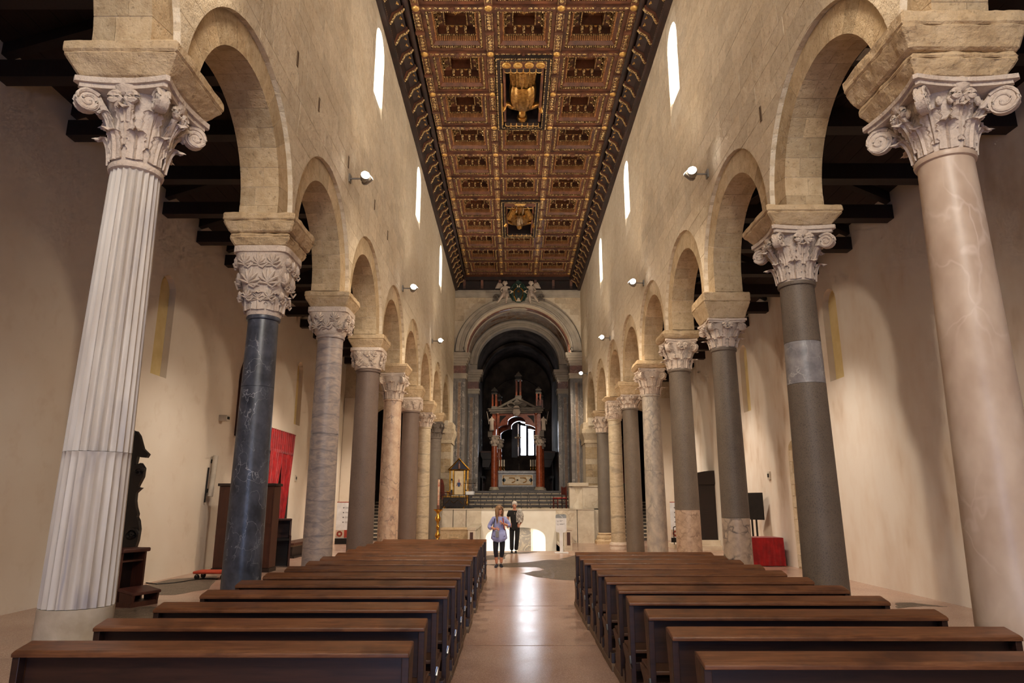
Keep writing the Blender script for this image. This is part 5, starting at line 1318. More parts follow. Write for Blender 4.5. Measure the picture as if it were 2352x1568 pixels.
# ---------------------------------------------------------------- ciborium
MAT['porph'] = marble('red_porphyry', srgb(168,84,50), srgb(134,62,38), srgb(190,120,86), 4, .04, .25); MAT['cibst'] = simple('ciborium_grey_stone', srgb(124,112,100), srgb(96,88,80), 3, .7)
t = thing('ciborium', 'tall stone and red marble ciborium with pinnacles over the altar', 'ciborium', (CX-.06, YB, 2.40), -.09)
bx = [xat(1137, 1080, YB)-CX, xat(1241, 1080, YB)-CX]; zc0, zc1 = zat(1024, YB)-2.40, zat(1000, YB)-2.40
zE0, zE1 = zat(950, YB)-2.40, zat(939, YB)-2.40; D = 2.5
for yy in (0, D):
    for x in bx:
        MB().lathe([(.30, 0), (.31, .06), (.26, .10), (.28, .15), (.21, .2)], 20, (x, yy, 0)).build('column_base', MAT['coping'], t, True)
        MB().lathe([(.205, .2), (.20, 1.2), (.175, zc0)], 24, (x, yy, 0)).build('column_shaft', MAT['porph'], t, True)
        c = MB(); loft(c, [(.18, zc0, 2), (.2, zc0+.2, 2), (.26, zc1-.08, 3), (.31, zc1-.06, 8), (.31, zc1, 8)], 24)
        c.v = [(a+x, b+yy, q) for a, b, q in c.v]
        for k in range(8): a = 2*pi*k/8; c.ball((x+.23*cos(a), yy+.23*sin(a), zc0+.22), (.06, .06, .11), 6, 4); c.ball((x+.27*cos(a+.39), yy+.27*sin(a+.39), zc1-.16), (.06, .06, .07), 6, 4)
        c.build('column_capital', MAT['capital'], t, True)
# trefoil-cusped arch panels on the four sides
def cusp(x0, x1, z0, z1, n=14):
    """profile of the trefoil opening from left foot to right foot"""
    w = (x1-x0)/2; c = (x0+x1)/2; P = []
    for k in range(n+1): a = pi-.49*pi*k/n; P.append((c-w*.38+w*.60*cos(a), z0+.12+(z1-z0)*.40*sin(a)+.0))
    for k in range(n+1): a = pi*.863-.726*pi*k/n; P.append((c+w*.44*cos(a), z0+(z1-z0)*.52+(z1-z0)*.36*sin(a)))
    L_ = len(P)
    for k in range(n+1): a = .49*pi-.49*pi*k/n; P.append((c+w*.38+w*.60*cos(a), z0+.12+(z1-z0)*.40*sin(a)))
    return P
def panel(mb, x0, x1, z0, z1, a0, a1, axis):
    P = [p for p in cusp(x0+.02, x1-.02, z0, z1)]
    for p, q in zip(P[:-1], P[1:]):
        if q[0] <= p[0]+1e-5: continue
        mb.prism([p, q, (q[0], z1), (p[0], z1)], a0, a1, axis)
    mb.prism([(x0-.12, z0), (P[0][0], z0), (P[0][0], z1), (x0-.12, z1)], a0, a1, axis); mb.prism([(P[-1][0], z0), (x1+.12, z0), (x1+.12, z1), (P[-1][0], z1)], a0, a1, axis)
for yy in (-.14, D-.14):
    m = MB(); panel(m, bx[0], bx[1], zc1, zE0, yy, yy+.28, 'y'); m.build('arch_panel', MAT['porph'], t)
for x in bx:
    m = MB(); panel(m, 0, D, zc1, zE0, x-.12, x+.12, 'x'); m.build('arch_panel', MAT['porph'], t)
for s in (-1, 1):
    x = s*(bx[1]-.28); MB().prism([(x-s*.42, zE0-.12), (x, zE0-.12), (x, zE0-.62), (x-s*.12, zE0-.40)], -.155, -.14, 'y').build('spandrel_inlay', MAT['iron'], t)
MB().box(bx[0]-.22, bx[1]+.22, -.30, D+.3, zE0, zE0+.10).box(bx[0]-.30, bx[1]+.30, -.38, D+.38, zE0+.10, zE1-.06).box(bx[0]-.36, bx[1]+.36, -.44, D+.44, zE1-.06, zE1).build('entablature', MAT['cibst'], t)
zp = zat(914, YB)-2.40; gw = bx[1]-.12
# pierced gable: raking bars, rim, lobed opening
g = MB().tube([(-gw, -.1, zE1+.04), (0, -.1, zp)], .07, 6).tube([(gw, -.1, zE1+.04), (0, -.1, zp)], .07, 6).box(-gw, gw, -.14, -.04, zE1, zE1+.07)
for s in (-1, 1): g.tube([(s*(.36+.20*cos(a)), -.1, zE1+.24+.14*sin(a)) for a in [2*pi*q/14 for q in range(15)]], .035, 5)
g.prism([(-.2, zE1+.38), (.2, zE1+.38), (0, zp-.06)], -.12, -.06, 'y'); g.build('gable', MAT['cibst'], t)
def lantern(x, y, z0, z1, w, nm='pinnacle'):
    h = z1-z0; o = MB().box(x-w, x+w, y-w, y+w, z0, z0+h*.12).build(nm, MAT['cibst'], t)
    for sx in (-1, 1):
        for sy in (-1, 1): MB().box(x+sx*w*.62-w*.27, x+sx*w*.62+w*.27, y+sy*w*.62-w*.27, y+sy*w*.62+w*.27, z0+h*.12, z0+h*.66).build('pinnacle_shaft', MAT['porph'], o)
    MB().box(x-w*1.08, x+w*1.08, y-w*1.08, y+w*1.08, z0+h*.66, z0+h*.71).build('pinnacle_band', MAT['cibst'], o); MB().box(x-w*.95, x+w*.95, y-w*.95, y+w*.95, z0+h*.71, z0+h*.81).build('pinnacle_neck', MAT['iron'], o)
    MB().box(x-w*1.1, x+w*1.1, y-w*1.1, y+w*1.1, z0+h*.81, z0+h*.85).frustum(x, y, z0+h*.85, w*.9, w*.9, z0+h*.93, w*.55, w*.55).frustum(x, y, z0+h*.93, w*.4, w*.4, z1, .02, .02).build('pinnacle_roof', MAT['cibst'], o)
for yy in (0, D):
    for x in bx: lantern(x, yy, zE1, zat(888, YB)-2.40, .17)
MB().lathe([(.22, zp-.1), (.3, zp), (.2, zp+.1), (.24, zp+.16)], 12, (.06, D/2, 0)).frustum(.06, D/2, zE1, 1.35, 1.25, zp+.0, .2, .2).build('roof', MAT['cibst'], t)
lantern(.06, .45, zp-.0, zat(850, YB)-2.40, .19)
MB().lathe([(.02, .0), (.2, .02), (.24, .06), (.15, .10), (.02, .13)], 16, m=T(0, -.3, (zE0+zE1)/2-.02) @ S(1, 1, 1.3) @ RX(pi/2)).ball((0, -.42, (zE0+zE1)/2+.22), (.16, .06, .08), 8, 6).ball((0, -.42, (zE0+zE1)/2-.22), (.12, .06, .08), 8, 6).build('coat_of_arms', MAT['capital'], t, True)
for s in (-1, 1): MB().lathe([(.055, zc1), (.05, zE0-.1), (.1, zE0-.06), (.1, zE0)], 10, (s*(bx[1]-.16), -.2, 0)).build('colonnette', MAT['porph'], t, True)
def saint_statue(x, z, nm, lab, sgn):
    s_ = thing('saint_statue', lab, 'statue', (CX+x, YB-.42, z), 0, 'statues on the ciborium'); h = zat(957, YB)-zat(988, YB); k = h/1.7
    MB().box(-.12, .12, -.12, .12, -.06, 0).build('pedestal', MAT['cibst'], s_)
    M = S(k, k, k)
    J = {0: (0, 0, .85, .17, .14), 1: (0, 0, 1.15, .19, .14), 2: (0, 0, 1.36, .2, .12), 3: (0, 0, 1.47, .07), 4: (0, -.02, 1.58, .105), 5: (0, -.01, 1.68, .08), 6: (-.23, 0, 1.36, .08), 7: (-.33, -.08, 1.1, .07), 8: (-.2, -.25, 1.12, .05), 9: (.23, 0, 1.36, .08), 10: (.36, -.08, 1.12, .07), 11: (.30, -.24, 1.28, .05)}
    skin_figure('body', J, [(0,1),(1,2),(2,3),(3,4),(4,5),(2,6),(6,7),(7,8),(2,9),(9,10),(10,11)], MAT['capital'], s_, 2, 0, M)
    rb = [[(r*cos(a)*(1+.09*sin(11*a)), r*.75*sin(a)*(1+.09*sin(11*a)), zz) for a in [2*pi*q/36 for q in range(36)]] for r, zz in ((.02, 0), (.27, 0), (.25, .2), (.22, .6), (.24, 1.0), (.25, 1.25), (.1, 1.45))]
    MB().grid(rb, M, True).build('robe', MAT['capital'], s_, 60)
    MB().tube([M @ Vector(p) for p in ((sgn*.35, -.26, .7), (sgn*.42, -.26, 1.3), (sgn*.62, -.24, 2.3))], .016, 5).build('staff', MAT['capital'], s_)
saint_statue(bx[0]-.20, zat(989, YB), 'a', 'pale standing saint statue on the ciborium beside the apse pane', -1)
saint_statue(bx[1]+.20, zat(989, YB), 'b', 'pale standing saint statue on the ciborium with arm raised near the ambo', 1)
for x, l in ((bx[0]-.2, 'a'), (bx[1]+.2, 'b')): MB().box(x-.12, x+.12, -.55, -.1, zc1-.12, zat(989, YB)-2.46).build('statue_bracket', MAT['cibst'], t)
# hanging crucifix
t = thing('crucifix', 'pale painted crucifix hanging under the ciborium before the window', 'crucifix', (xat(1190, 1010, YB+1.2), YB+1.2, 0))
zz = zat(1010, YB+1.2); MB().box(-.04, .04, -.03, .03, zz-.42, zz+.36).box(-.2, .2, -.03, .03, zz+.1, zz+.18).build('cross', MAT['ivory'], t)
J = {0: (0, -.05, zz-.08, .035), 1: (0, -.05, zz+.06, .045), 2: (0, -.05, zz+.13, .03), 3: (0, -.07, zz+.2, .035), 4: (-.15, -.04, zz+.14, .014), 5: (.15, -.04, zz+.14, .014), 6: (0, -.06, zz-.2, .025), 7: (0, -.04, zz-.34, .018)}
skin_figure('corpus', J, [(0,1),(1,2),(2,3),(2,4),(2,5),(0,6),(6,7)], MAT['rmarble'], t, 1)
MB().tube([(0, 0, zz+.35), (0, 0, 2.40+zE0)], .006, 4).build('cable', MAT['iron'], t)
# choir stalls round the apse
def stall_proto(lab, loc, rz):
    s_ = thing('choir_stall', lab, 'choir stall', loc, rz, 'choir stalls round the apse')
    MB().box(-.36, .36, .30, .36, 0, 1.75).build('back_panel', MAT['dark_wood'], s_); MB().box(-.37, .37, .2, .4, 1.75, 1.9).build('cornice', MAT['dark_wood'], s_)
    MB().prism([(-.22, .7), (.22, .7), (.22, 1.35)]+[(.22*cos(pi*q/8), 1.35+.22*sin(pi*q/8)) for q in range(1, 8)]+[(-.22, 1.35)], .28, .3, 'y').build('arched_panel', MAT['brown_wood'], s_)
    MB().box(-.34, .34, -.12, .3, .4, .46).build('seat', MAT['dark_wood'], s_)
    for q in (-1, 1): MB().prism([(-.14, 0), (.3, 0), (.3, .9), (-.1, .72), (-.14, .66)], q*.36-.03, q*.36+.03, 'x').build('armrest', MAT['dark_wood'], s_)
    return s_
pos = [((CX-1.2+.80*k, 48.55, 1.5), 0, 'back row under the apse window') for k in range(4)] + [((CX-1.98, 45.95+.80*k, 1.5), pi/2, 'row on the throne side') for k in range(3)] + [((CX+1.98, 45.95+.80*k, 1.5), -pi/2, 'row on the ambo side') for k in range(3)]
pr = None; cnt = {}
for loc, rz, rw in pos:
    cnt[rw] = cnt.get(rw, 0)+1; lab = 'dark carved choir stall, %s seat of the %s' % (ORD[cnt[rw]-1], rw)
    if pr is None: pr = stall_proto(lab, loc, rz)
    else: o = copy_tree(pr); o.location = loc; o.rotation_euler = (0, 0, rz); o['label'] = lab
for s, nm in ((-1, 'throne'), (1, 'ambo')):
    t = thing('choir_canopy', 'dark projecting wooden balcony over the choir stalls on the %s side' % nm, 'balcony', (CX+s*1.95, 44.2, zat(1052, 43)))
    MB().prism([(-.3, 0), (.3, 0), (.42, .25), (.42, .4), (-.42, .4), (-.42, .25)], -.3, 4.0, 'y').build('balcony', MAT['dark_wood'], t); MB().box(-.44, .44, -.35, 4.0, .4, .5).build('shelf', MAT['brown_wood'], t)
    MB().prism([(-.3, -.5), (.1, -.5), (.3, 0), (-.3, 0)], -.2, -.05, 'y').prism([(-.3, -.5), (.1, -.5), (.3, 0), (-.3, 0)], 2.8, 2.95, 'y').build('console', MAT['dark_wood'], t)
p = onX(1104, 1020, CX-AH); q = onX(1104, 965, CX-AH)
t = thing('apse_side_pane', 'narrow pale framed pane on the dark side wall of the apse', 'window', (CX-AH+.002, p[1], p[2]))
MB().box(0, .04, -.55, .55, 0, q[2]-p[2]).build('pane', simple('pale_pane', srgb(150,160,170), srgb(120,130,140), 2, .2), t)
m = MB()
for a, b, c_, d in ((-.62, .62, -.07, 0), (-.62, .62, q[2]-p[2], q[2]-p[2]+.07), (-.62, -.55, 0, q[2]-p[2]), (.55, .62, 0, q[2]-p[2])): m.box(0, .06, a, b, c_, d)
m.build('frame', MAT['cibst'], t)
# ================================================================ WALL LAMPS
MAT['lampglass'] = emit('lamp_glass', (1.0, 0.97, 0.92), 30.0)
try: MAT['lampglass'].cycles.emission_sampling = 'NONE'
except Exception: pass
MAT['lampmetal'] = simple('grey_lamp_metal', srgb(150,146,140), None, 10, .4, .8)
def wall_lamp(X, s, y, z, lab, e=260, aims=None):
    t = thing('wall_floodlight', lab, 'wall lamp', (X, y, z), 0, 'floodlights on the nave walls')
    MB().box(min(0, s*.03), max(0, s*.03), -.06, .06, -.08, .08).build('wall_plate', MAT['lampmetal'], t)
    MB().tube([(s*.02, 0, 0), (s*.22, 0, 0), (s*.30, 0, .0)], .018, 8).build('arm', MAT['lampmetal'], t)
    for k, (dy, ax_) in enumerate(((-.10, (s*.35, -.9, .15)), (.10, (s*.6, .1, .8)))):
        d = Vector(ax_).normalized(); M = T(s*.32, dy, -.02+.05*k) @ d.to_track_quat('Z', 'Y').to_matrix().to_4x4()
        h = MB().lathe([(.035, -.12), (.07, -.08), (.085, .02), (.09, .07), (.085, .075)], 16, m=M).build('lamp_head', MAT['lampmetal'], t, True)
        MB().lathe([(.005, .078), (.082, .079)], 16, m=M, caps=False).build('lens', MAT['lampglass'], h)
    for aim, en, sp in aims or ():
        light('floodlight_beam', 'SPOT', (X+s*.45, y, z+.05), en, WARM, aim, .25, spot=sp, blend=.8)
AL = lambda y, z: [((3.2, y+4.5, 0.0), 740, 116), ((1.2, y+2.0, 13.8), 250, 120)]
AR = lambda y, z: [((-2.7, y+4.5, 0.0), 740, 116), ((-.6, y+2.0, 13.8), 250, 120)]
for i, (px, py) in enumerate(((838,410),(948,662),(1010,783))):
    p = onX(px, py, XLF+.3); wall_lamp(XLF, 1, p[1], p[2], 'twin-head floodlight on the wall above the red curtain aisle, %s from the crypt stair' % ORD[2-i], aims=AL(p[1], p[2]))
for i, (px, py) in enumerate(((1590,400),(1455,650),(1384,776),(1336,858))):
    p = onX(px, py, XRF-.3); wall_lamp(XRF, -1, min(p[1], 34.6), p[2], 'twin-head floodlight on the wall above the red table aisle, %s from the chancel arch' % ORD[3-i], aims=AR(p[1], p[2]))
# unseen lamps of the same kind, added nearer the entrance, light the first bays (fixed over the arcade beside and behind the viewer)
for s, X, nm in ((1, XLF, 'red curtain'), (-1, XRF, 'red table')):
    wall_lamp(X, s, 5.6, 8.1, 'added twin-head floodlight over the entrance bay on the %s side' % nm, aims=[((-s*2.5, 7.6, 0), 150, 115), ((0, 9, 13.8), 230, 120)])
# assumed aisle floodlights, added unseen on the arcade's aisle side, wash the plaster walls
def assumed_aisle_lamp(X, s, y, z, lab, en, aim, spot=68):
    t = thing('assumed_aisle_floodlight', lab, 'wall lamp', (X, y, z), 0, 'assumed floodlights inside the aisles')
    MB().box(min(0, s*.04), max(0, s*.04), -.08, .08, -.08, .08).build('wall_plate', MAT['lampmetal'], t); MB().box(min(s*.04, s*.16), max(s*.04, s*.16), -.12, .12, -.09, .09).build('housing', MAT['lampmetal'], t)
    MB().box(min(s*.16, s*.165), max(s*.16, s*.165), -.10, .10, -.07, .07).build('lens', MAT['lampglass'], t)
    light('assumed_aisle_beam', 'SPOT', (X+s*.25, y, z), en, (1.0, .87, .74), aim, .15, spot=spot, blend=1.0)
for k, y in enumerate((7.45, 14.3, 21.3, 28.6)):
    assumed_aisle_lamp(XLB, -1, y, 7.55, 'assumed grey aisle floodlight over the arches, %s from the entrance, red curtain aisle' % ORD[k], (60, 620, 1300, 1300)[k], (AWL+.3, y+2.4, -.6))
    assumed_aisle_lamp(XRB, 1, y, 7.25, 'assumed grey aisle floodlight over the arches, %s from the entrance, red table aisle' % ORD[k], (170, 850, 1000, 1100)[k], (AWR-.3, y+2.4, -.6))
# assumed floodlights on the entrance wall, added unseen to light the nearest columns
for s in (-1, 1):
    x = CX+s*2.6; t = thing('assumed_entrance_floodlight', 'assumed grey floodlight on the entrance wall, %s side of the door' % ('red curtain' if s < 0 else 'red table'), 'wall lamp', (x, -5.0, 6.2), 0, 'assumed floodlights on the entrance wall')
    MB().box(-.08, .08, 0, .04, -.08, .08).build('wall_plate', MAT['lampmetal'], t); MB().box(-.14, .14, .04, .18, -.1, .1).build('housing', MAT['lampmetal'], t); MB().box(-.12, .12, .18, .185, -.08, .08).build('lens', MAT['lampglass'], t)
    light('assumed_entrance_beam', 'SPOT', (x, -4.7, 6.2), 150, WARM, (CX-s*1.0, 8, 3.4), .15, spot=100, blend=.8)
# small spotlights on the cornice blocks of the chancel arch, aimed at the altar
for i, (x, nm) in enumerate(((-2.62, 'throne'), (3.16, 'ambo'))):
    t = thing('cornice_spotlight', 'small black spotlight on the chancel cornice block, %s side' % nm, 'spotlight', (x, YEND-.1, 9.62), 0, 'spotlights on the chancel cornice')
    MB().box(-.06, .06, -.06, .06, 0, .03).build('foot', MAT['lampmetal'], t); MB().tube([(0, 0, .03), (0, 0, .12)], .015, 6).build('stem', MAT['lampmetal'], t)
    d = (Vector((CX, YB, 5))-Vector((x, YEND-.1, 9.8))).normalized(); M = T(0, 0, .16) @ d.to_track_quat('Z', 'Y').to_matrix().to_4x4()
    MB().lathe([(.03, -.1), (.06, -.06), (.065, .08)], 12, m=M).build('head', MAT['lampmetal'], t, True); MB().lathe([(.004, .082), (.06, .083)], 12, m=M, caps=False).build('lens', MAT['lampglass'], t)
    light('altar_beam', 'SPOT', tuple(Vector((x, YEND-.1, 9.8))+d*.15), 2400, WARM, (CX, YB, 5.0), .06, spot=55, blend=.7)
# ================================================================ PUTTI AND CREST over the chancel arch
yc = YEND-.32
def putto(px, lab, sg):
    X = xat(px, 670, yc); z0 = zat(690, yc); k = (zat(643, yc)-z0)/1.25
    t = thing('putto', lab, 'statue', (X, yc, z0), 0, 'putti over the chancel arch')
    M = S(k, k, k)
    # seated child: head up, legs hanging, one arm to the crest
    J = {0: (0, .05, .42, .15, .13), 1: (0, .03, .62, .15, .12), 2: (0, .02, .80, .14, .11), 3: (0, .0, .90, .06), 4: (0, -.02, 1.02, .12), 5: (0, -.02, 1.14, .11), 6: (sg*.16, 0, .82, .07), 7: (sg*.36, -.03, .76, .055), 8: (sg*.52, -.05, .80, .045), 9: (-sg*.16, 0, .80, .07), 10: (-sg*.26, -.06, .60, .055), 11: (-sg*.18, -.18, .46, .045),
         12: (sg*.10, -.16, .34, .10), 13: (sg*.10, -.26, .06, .075), 14: (sg*.06, -.26, -.20, .05), 15: (sg*.06, -.34, -.24, .04), 16: (-sg*.12, -.14, .32, .10), 17: (-sg*.28, -.22, .04, .07), 18: (-sg*.42, -.22, -.16, .05), 19: (-sg*.46, -.3, -.2, .04)}
    B = [(0,1),(1,2),(2,3),(3,4),(4,5),(2,6),(6,7),(7,8),(2,9),(9,10),(10,11),(0,12),(12,13),(13,14),(14,15),(0,16),(16,17),(17,18),(18,19)]
    skin_figure('body', J, B, MAT['capital'], t, 2, 0, M)
    h = MB()
    for q in range(22): a = q*2.4; zz = 1.03+.14*(q/22); r = .12*sqrt(max(.05, 1-((zz-1.04)/.15)**2)); h.ball((r*cos(a), -.02+r*sin(a)*.9+.02, zz), .04, 6, 4, M)
    h.build('curls', MAT['capital'], t, True)
    w = []
    for q in range(9):
        u = q/8; c = Vector((-sg*(.12+.48*u), .12, .86+.20*sin(u*2.4)-.30*u*u)); w.append([M @ (c+Vector((0, d2, d*(.05+.20*sin(pi*min(1, u*.9+.12)))))) for d, d2 in ((-1, 0), (-.4, -.03), (.3, -.035), (.8, 0), (.3, .03), (-.4, .03))])
    MB().grid(w, None, True).build('wing', MAT['capital'], t, 60)
    dr = [[M @ Vector((r*cos(a)*(1+.1*sin(9*a)), .0+r*.85*sin(a)*(1+.1*sin(9*a)), zz)) for a in [2*pi*q/30 for q in range(30)]] for r, zz in ((.24, .22), (.25, .30), (.21, .42), (.17, .50))]
    MB().grid(dr, None, True).build('drapery', MAT['capital'], t, 60)
putto(1160, 'white winged putto over the chancel arch, on the throne side of the crest', 1)
putto(1220, 'white winged putto over the chancel arch, on the ambo side of the crest', -1)
MAT['green'] = simple('dark_green_stone', srgb(34,66,52), srgb(18,36,32), 5, .4); MAT['dteal'] = simple('dark_slate', srgb(24,40,42), None, 5, .4)
X = xat(1191, 670, yc); z = zat(671, yc); hh = (zat(648, yc)-zat(695, yc))/2; ww = (xat(1210, 670, yc)-xat(1172, 670, yc))/2
t = thing('stone_crest', 'dark green oval crest with a gold star between two putti', 'coat of arms', (X, yc, z))
MB().lathe([(.02, .06), (.7, .10), (.95, .06), (1.0, 0), (.95, -.08)], 36, m=S(ww, 1, hh) @ RX(pi/2) ).build('field', MAT['green'], t, True)
for s in (-1, 1):
    MB().tube([(s*ww*.25, -.12, hh*.35), (s*ww*.55, -.13, hh*.1), (s*ww*.5, -.13, -hh*.45), (s*ww*.25, -.12, -hh*.9)], .035, 6).build('gilt_border', MAT['brass'], t)
    MB().prism([(s*ww*1.05, hh*.18), (s*ww*.58, 0), (s*ww*1.05, -hh*.22), (s*ww*.9, -.02)], -.14, -.09, 'y').build('cross_arm', MAT['ivory'], t)
    MB().box(s*.05-.03, s*.05+.03, -.15, -.10, hh*.42, hh*.58).build('plume', MAT['ivory'], t); MB().prism([(s*.04, hh*.66), (s*.14, hh*.74), (s*.07, hh*.64)], -.14, -.1, 'y').build('plume', MAT['ivory'], t)
    MB().tube([(s*ww*.55, -.06, hh*.8), (s*ww*.95, -.06, hh*.35), (s*ww*1.02, -.05, -hh*.3), (s*ww*.6, -.05, -hh*.85)], .05, 6).build('leafy_border', MAT['green'], t)
MB().prism([(-.13, -hh*.95), (.13, -hh*.95), (.03, -hh*.62), (-.03, -hh*.62)], -.14, -.09, 'y').build('cross_arm', MAT['ivory'], t)
MB().prism([(-ww*.36, hh*.28), (ww*.36, hh*.28), (ww*.36, -hh*.2), (0, -hh*.55), (-ww*.36, -hh*.2)], -.15, -.1, 'y').build('shield', MAT['dteal'], t)
MB().prism([((.10 if k % 2 == 0 else .04)*cos(pi*k/8), (.10 if k % 2 == 0 else .04)*sin(pi*k/8)) for k in range(16)], -.16, -.15, 'y').build('star', MAT['brass'], t)
MB().prism([(-ww*.5, hh*.75), (ww*.5, hh*.75), (ww*.3, hh*1.0), (0, hh*1.1), (-ww*.3, hh*1.0)], -.1, .05, 'y').build('crest_top', MAT['green'], t)
for px, nm in ((1140, 'throne'), (1243, 'ambo')):
    t = thing('arch_scroll', 'small grey stone scroll on the archivolt on the %s side' % nm, 'ornament', (xat(px, 685, yc), yc+.05, zat(688, yc)))
    m = MB(); scroll(m, 0, .18, .16, 1, 1.4, 0, .05); m.build('scroll', MAT['cibst'], t, True); MB().box(-.2, .2, -.08, .25, -.04, .03).build('foot', MAT['cibst'], t)
# ================================================================ LEFT AISLE
# prie-dieu and the tall carved panel behind it
MAT['leather'] = simple('worn_leather', srgb(86,44,34), srgb(64,32,26), 8, .5); MAT['blackw'] = simple('ebonised_wood', srgb(24,17,15), srgb(14,10,10), 6, .35)
t = thing('prie_dieu', 'brown wooden prie-dieu with padded arm rest and kneeler', 'kneeler', (-6.80, 12.66, 0))
bevel(MB().box(-.30, .30, -.16, .22, .88, .95).build('arm_rest', MAT['leather'], t), .02)
for s in (-1, 1): MB().prism([(-.10, 0), (.20, 0), (.20, .88), (-.10, .88)], s*.25-.02, s*.25+.02, 'x').build('side_panel', MAT['brown_wood'], t)
MB().box(-.23, .23, .16, .20, 0, .88).build('back_panel', MAT['dark_wood'], t); MB().box(-.23, .23, -.08, .18, .72, .75).build('shelf', MAT['brown_wood'], t); MB().box(-.29, .29, -.45, .22, 0, .08).build('base', MAT['brown_wood'], t)
bevel(MB().prism([(-.50, .19), (-.14, .25), (-.14, .31), (-.50, .24)], -.30, .30, 'x').build('knee_rest', MAT['leather'], t), .015)
for s in (-1, 1): MB().prism([(-.46, .07), (-.18, .07), (-.16, .24), (-.48, .2)], s*.26-.02, s*.26+.02, 'x').build('knee_bracket', MAT['brown_wood'], t)
t.rotation_euler = (0, 0, 1.25)
yy = 13.25; cx0 = -7.50
sil = [(305,990),(315,990),(322,1000),(330,1030),(343,1043),(338,1051),(325,1050),(318,1047),(315,1060),(312,1068),(325,1063),(333,1075),(330,1095),(322,1110),(318,1118),(327,1120),(320,1126),(314,1132),(312,1150),(314,1165),(318,1180),(316,1187),(320,1195),(322,1215),(318,1240),(312,1258),(309,1268)]
R_ = [(xat(x, y, yy)-cx0, zat(y, yy)) for x, y in sil]
t = thing('baroque_screen', 'tall black baroque carved panel with scrolled outline beside the fluted column', 'panel', (cx0, yy, 0))
MB().prism([(0, R_[0][1])] + R_ + [(-a, b) for a, b in R_[::-1]], -.05, .05, 'y').build('board', MAT['blackw'], t)
for (ix, r) in ((1, .09), (11, .08), (23, .12)):
    for s in (-1, 1): m = MB(); scroll(m, s*(R_[ix][0]-r*1.0), R_[ix][1]-r*.8, r, s, 1.4, -.07, .03); m.build('carved_scroll', MAT['blackw'], t, True)
MB().box(-.22, .22, -.07, -.05, 1.3, 2.2).build('inner_panel', MAT['dark_wood'], t)
zb = R_[-1][1]; MB().box(-.5, .5, -.22, .22, 0, .12).build('plinth', MAT['dark_wood'], t); MB().box(-.42, .42, -.16, .16, .12, zb-.06).build('pedestal', MAT['dark_wood'], t); MB().box(-.48, .48, -.2, .2, zb-.06, zb).build('pedestal_top', MAT['dark_wood'], t)
# cable on the floor
P = [onZ(x, y, .012) for x, y in ((335,1338),(360,1341),(400,1338),(440,1332),(470,1328),(500,1330))]
t = tag(MB().tube(P, .012, 6).build('floor_cable', MAT['iron']), 'thin black cable trailing along the floor to the brown cabinet', 'cable')
# wall fittings
def wallbox(x, y, X, w, h, d, lab, nm, mat, cat):
    p = onX(x, y, X); s = 1 if X < 0 else -1
    t = thing(nm, lab, cat, (p[0], p[1], p[2])); bevel(MB().box(min(0, s*d), max(0, s*d), -w/2, w/2, -h/2, h/2).build('case', mat, t), .006)
    MB().box(min(s*d, s*(d+.01)), max(s*d, s*(d+.01)), -w*.3, w*.3, -h*.2, h*.25).build('face', MAT['iron'], t); return t
MAT['offw'] = simple('off_white_plastic', srgb(214,202,184), None, 5, .5)
wallbox(506, 960, AWL, .22, .16, .22, 'small white sensor box high on the plaster wall', 'wall_sensor', MAT['offw'], 'sensor')
wallbox(678, 1098, AWL, .16, .22, .04, 'cream wall switch plate beside the red curtain', 'wall_switch', MAT['offw'], 'switch')
wallbox(1768, 1092, AWR, .18, .24, .05, 'cream intercom box on the stained plaster wall', 'wall_intercom', MAT['offw'], 'intercom')
p0, p1 = onX(480, 1140, AWL+.08), onX(492, 1046, AWL+.08)
t = thing('tube_lamp', 'long white tubular fitting mounted upright on the plaster wall', 'lamp', (AWL, p0[1], p0[2])); L_ = p1[2]-p0[2]
MB().tube([(.10, 0, 0), (.10, .12, L_)], .07, 12).build('tube', MAT['offw'], t, True); MB().box(0, .06, -.02, .03, .1, .2).box(0, .06, .07, .12, L_-.2, L_-.1).build('bracket', MAT['iron'], t); MB().tube([(.03, -.12, -.15), (.03, -.08, L_*.7)], .02, 6).build('conduit', MAT['iron'], t)
# brown organ case, its console, dolly
t = thing('organ_cabinet', 'tall brown panelled cabinet behind the blue-black column', 'cabinet', (-6.95, 18.3, 0))
bevel(MB().box(-.72, .72, -.05, .45, .1, 2.15).build('body', MAT['brown_wood'], t), .01); bevel(MB().box(-.76, .76, -.09, .48, 2.15, 2.22).build('top', MAT['dark_wood'], t), .01); MB().box(-.74, .74, -.07, .46, 0, .1).build('plinth', MAT['dark_wood'], t)
for x in (-.48, 0, .48): MB().box(x-.2, x+.2, -.065, -.05, .25, 1.1).build('panel', MAT['brown_wood'], t); MB().box(x-.2, x+.2, -.065, -.05, 1.2, 2.05).build('panel', MAT['brown_wood'], t)
t = thing('organ_console', 'lower brown wooden console with a dark keyboard recess', 'cabinet', (-6.55, 19.9, 0))
MB().box(-.42, .30, .28, .5, 0, 1.24).build('back', MAT['brown_wood'], t)
for x in (-.42, .25): MB().prism([(-.35, 0), (.28, 0), (.28, 1.24), (-.05, 1.24), (-.12, .85), (-.35, .82)], x, x+.05, 'x').build('side', MAT['brown_wood'], t)
MB().box(-.42, .30, -.1, .5, 1.24, 1.28).build('top', MAT['brown_wood'], t); MB().box(-.37, .25, -.3, .28, .70, .76).build('keybed', MAT['iron'], t); MB().box(-.37, .25, .2, .28, 0, .7).build('knee_board', MAT['dark_wood'], t)
t.rotation_euler = (0, 0, .35)
t = thing('dolly', 'flat orange-red transport dolly on castors beside the cabinet', 'dolly', (-7.0, 16.75, 0)); bevel(MB().box(-.38, .38, -.24, .24, .13, .19).build('deck', simple('orange_paint', srgb(196,72,40), srgb(166,56,32), 6, .6), t), .02)
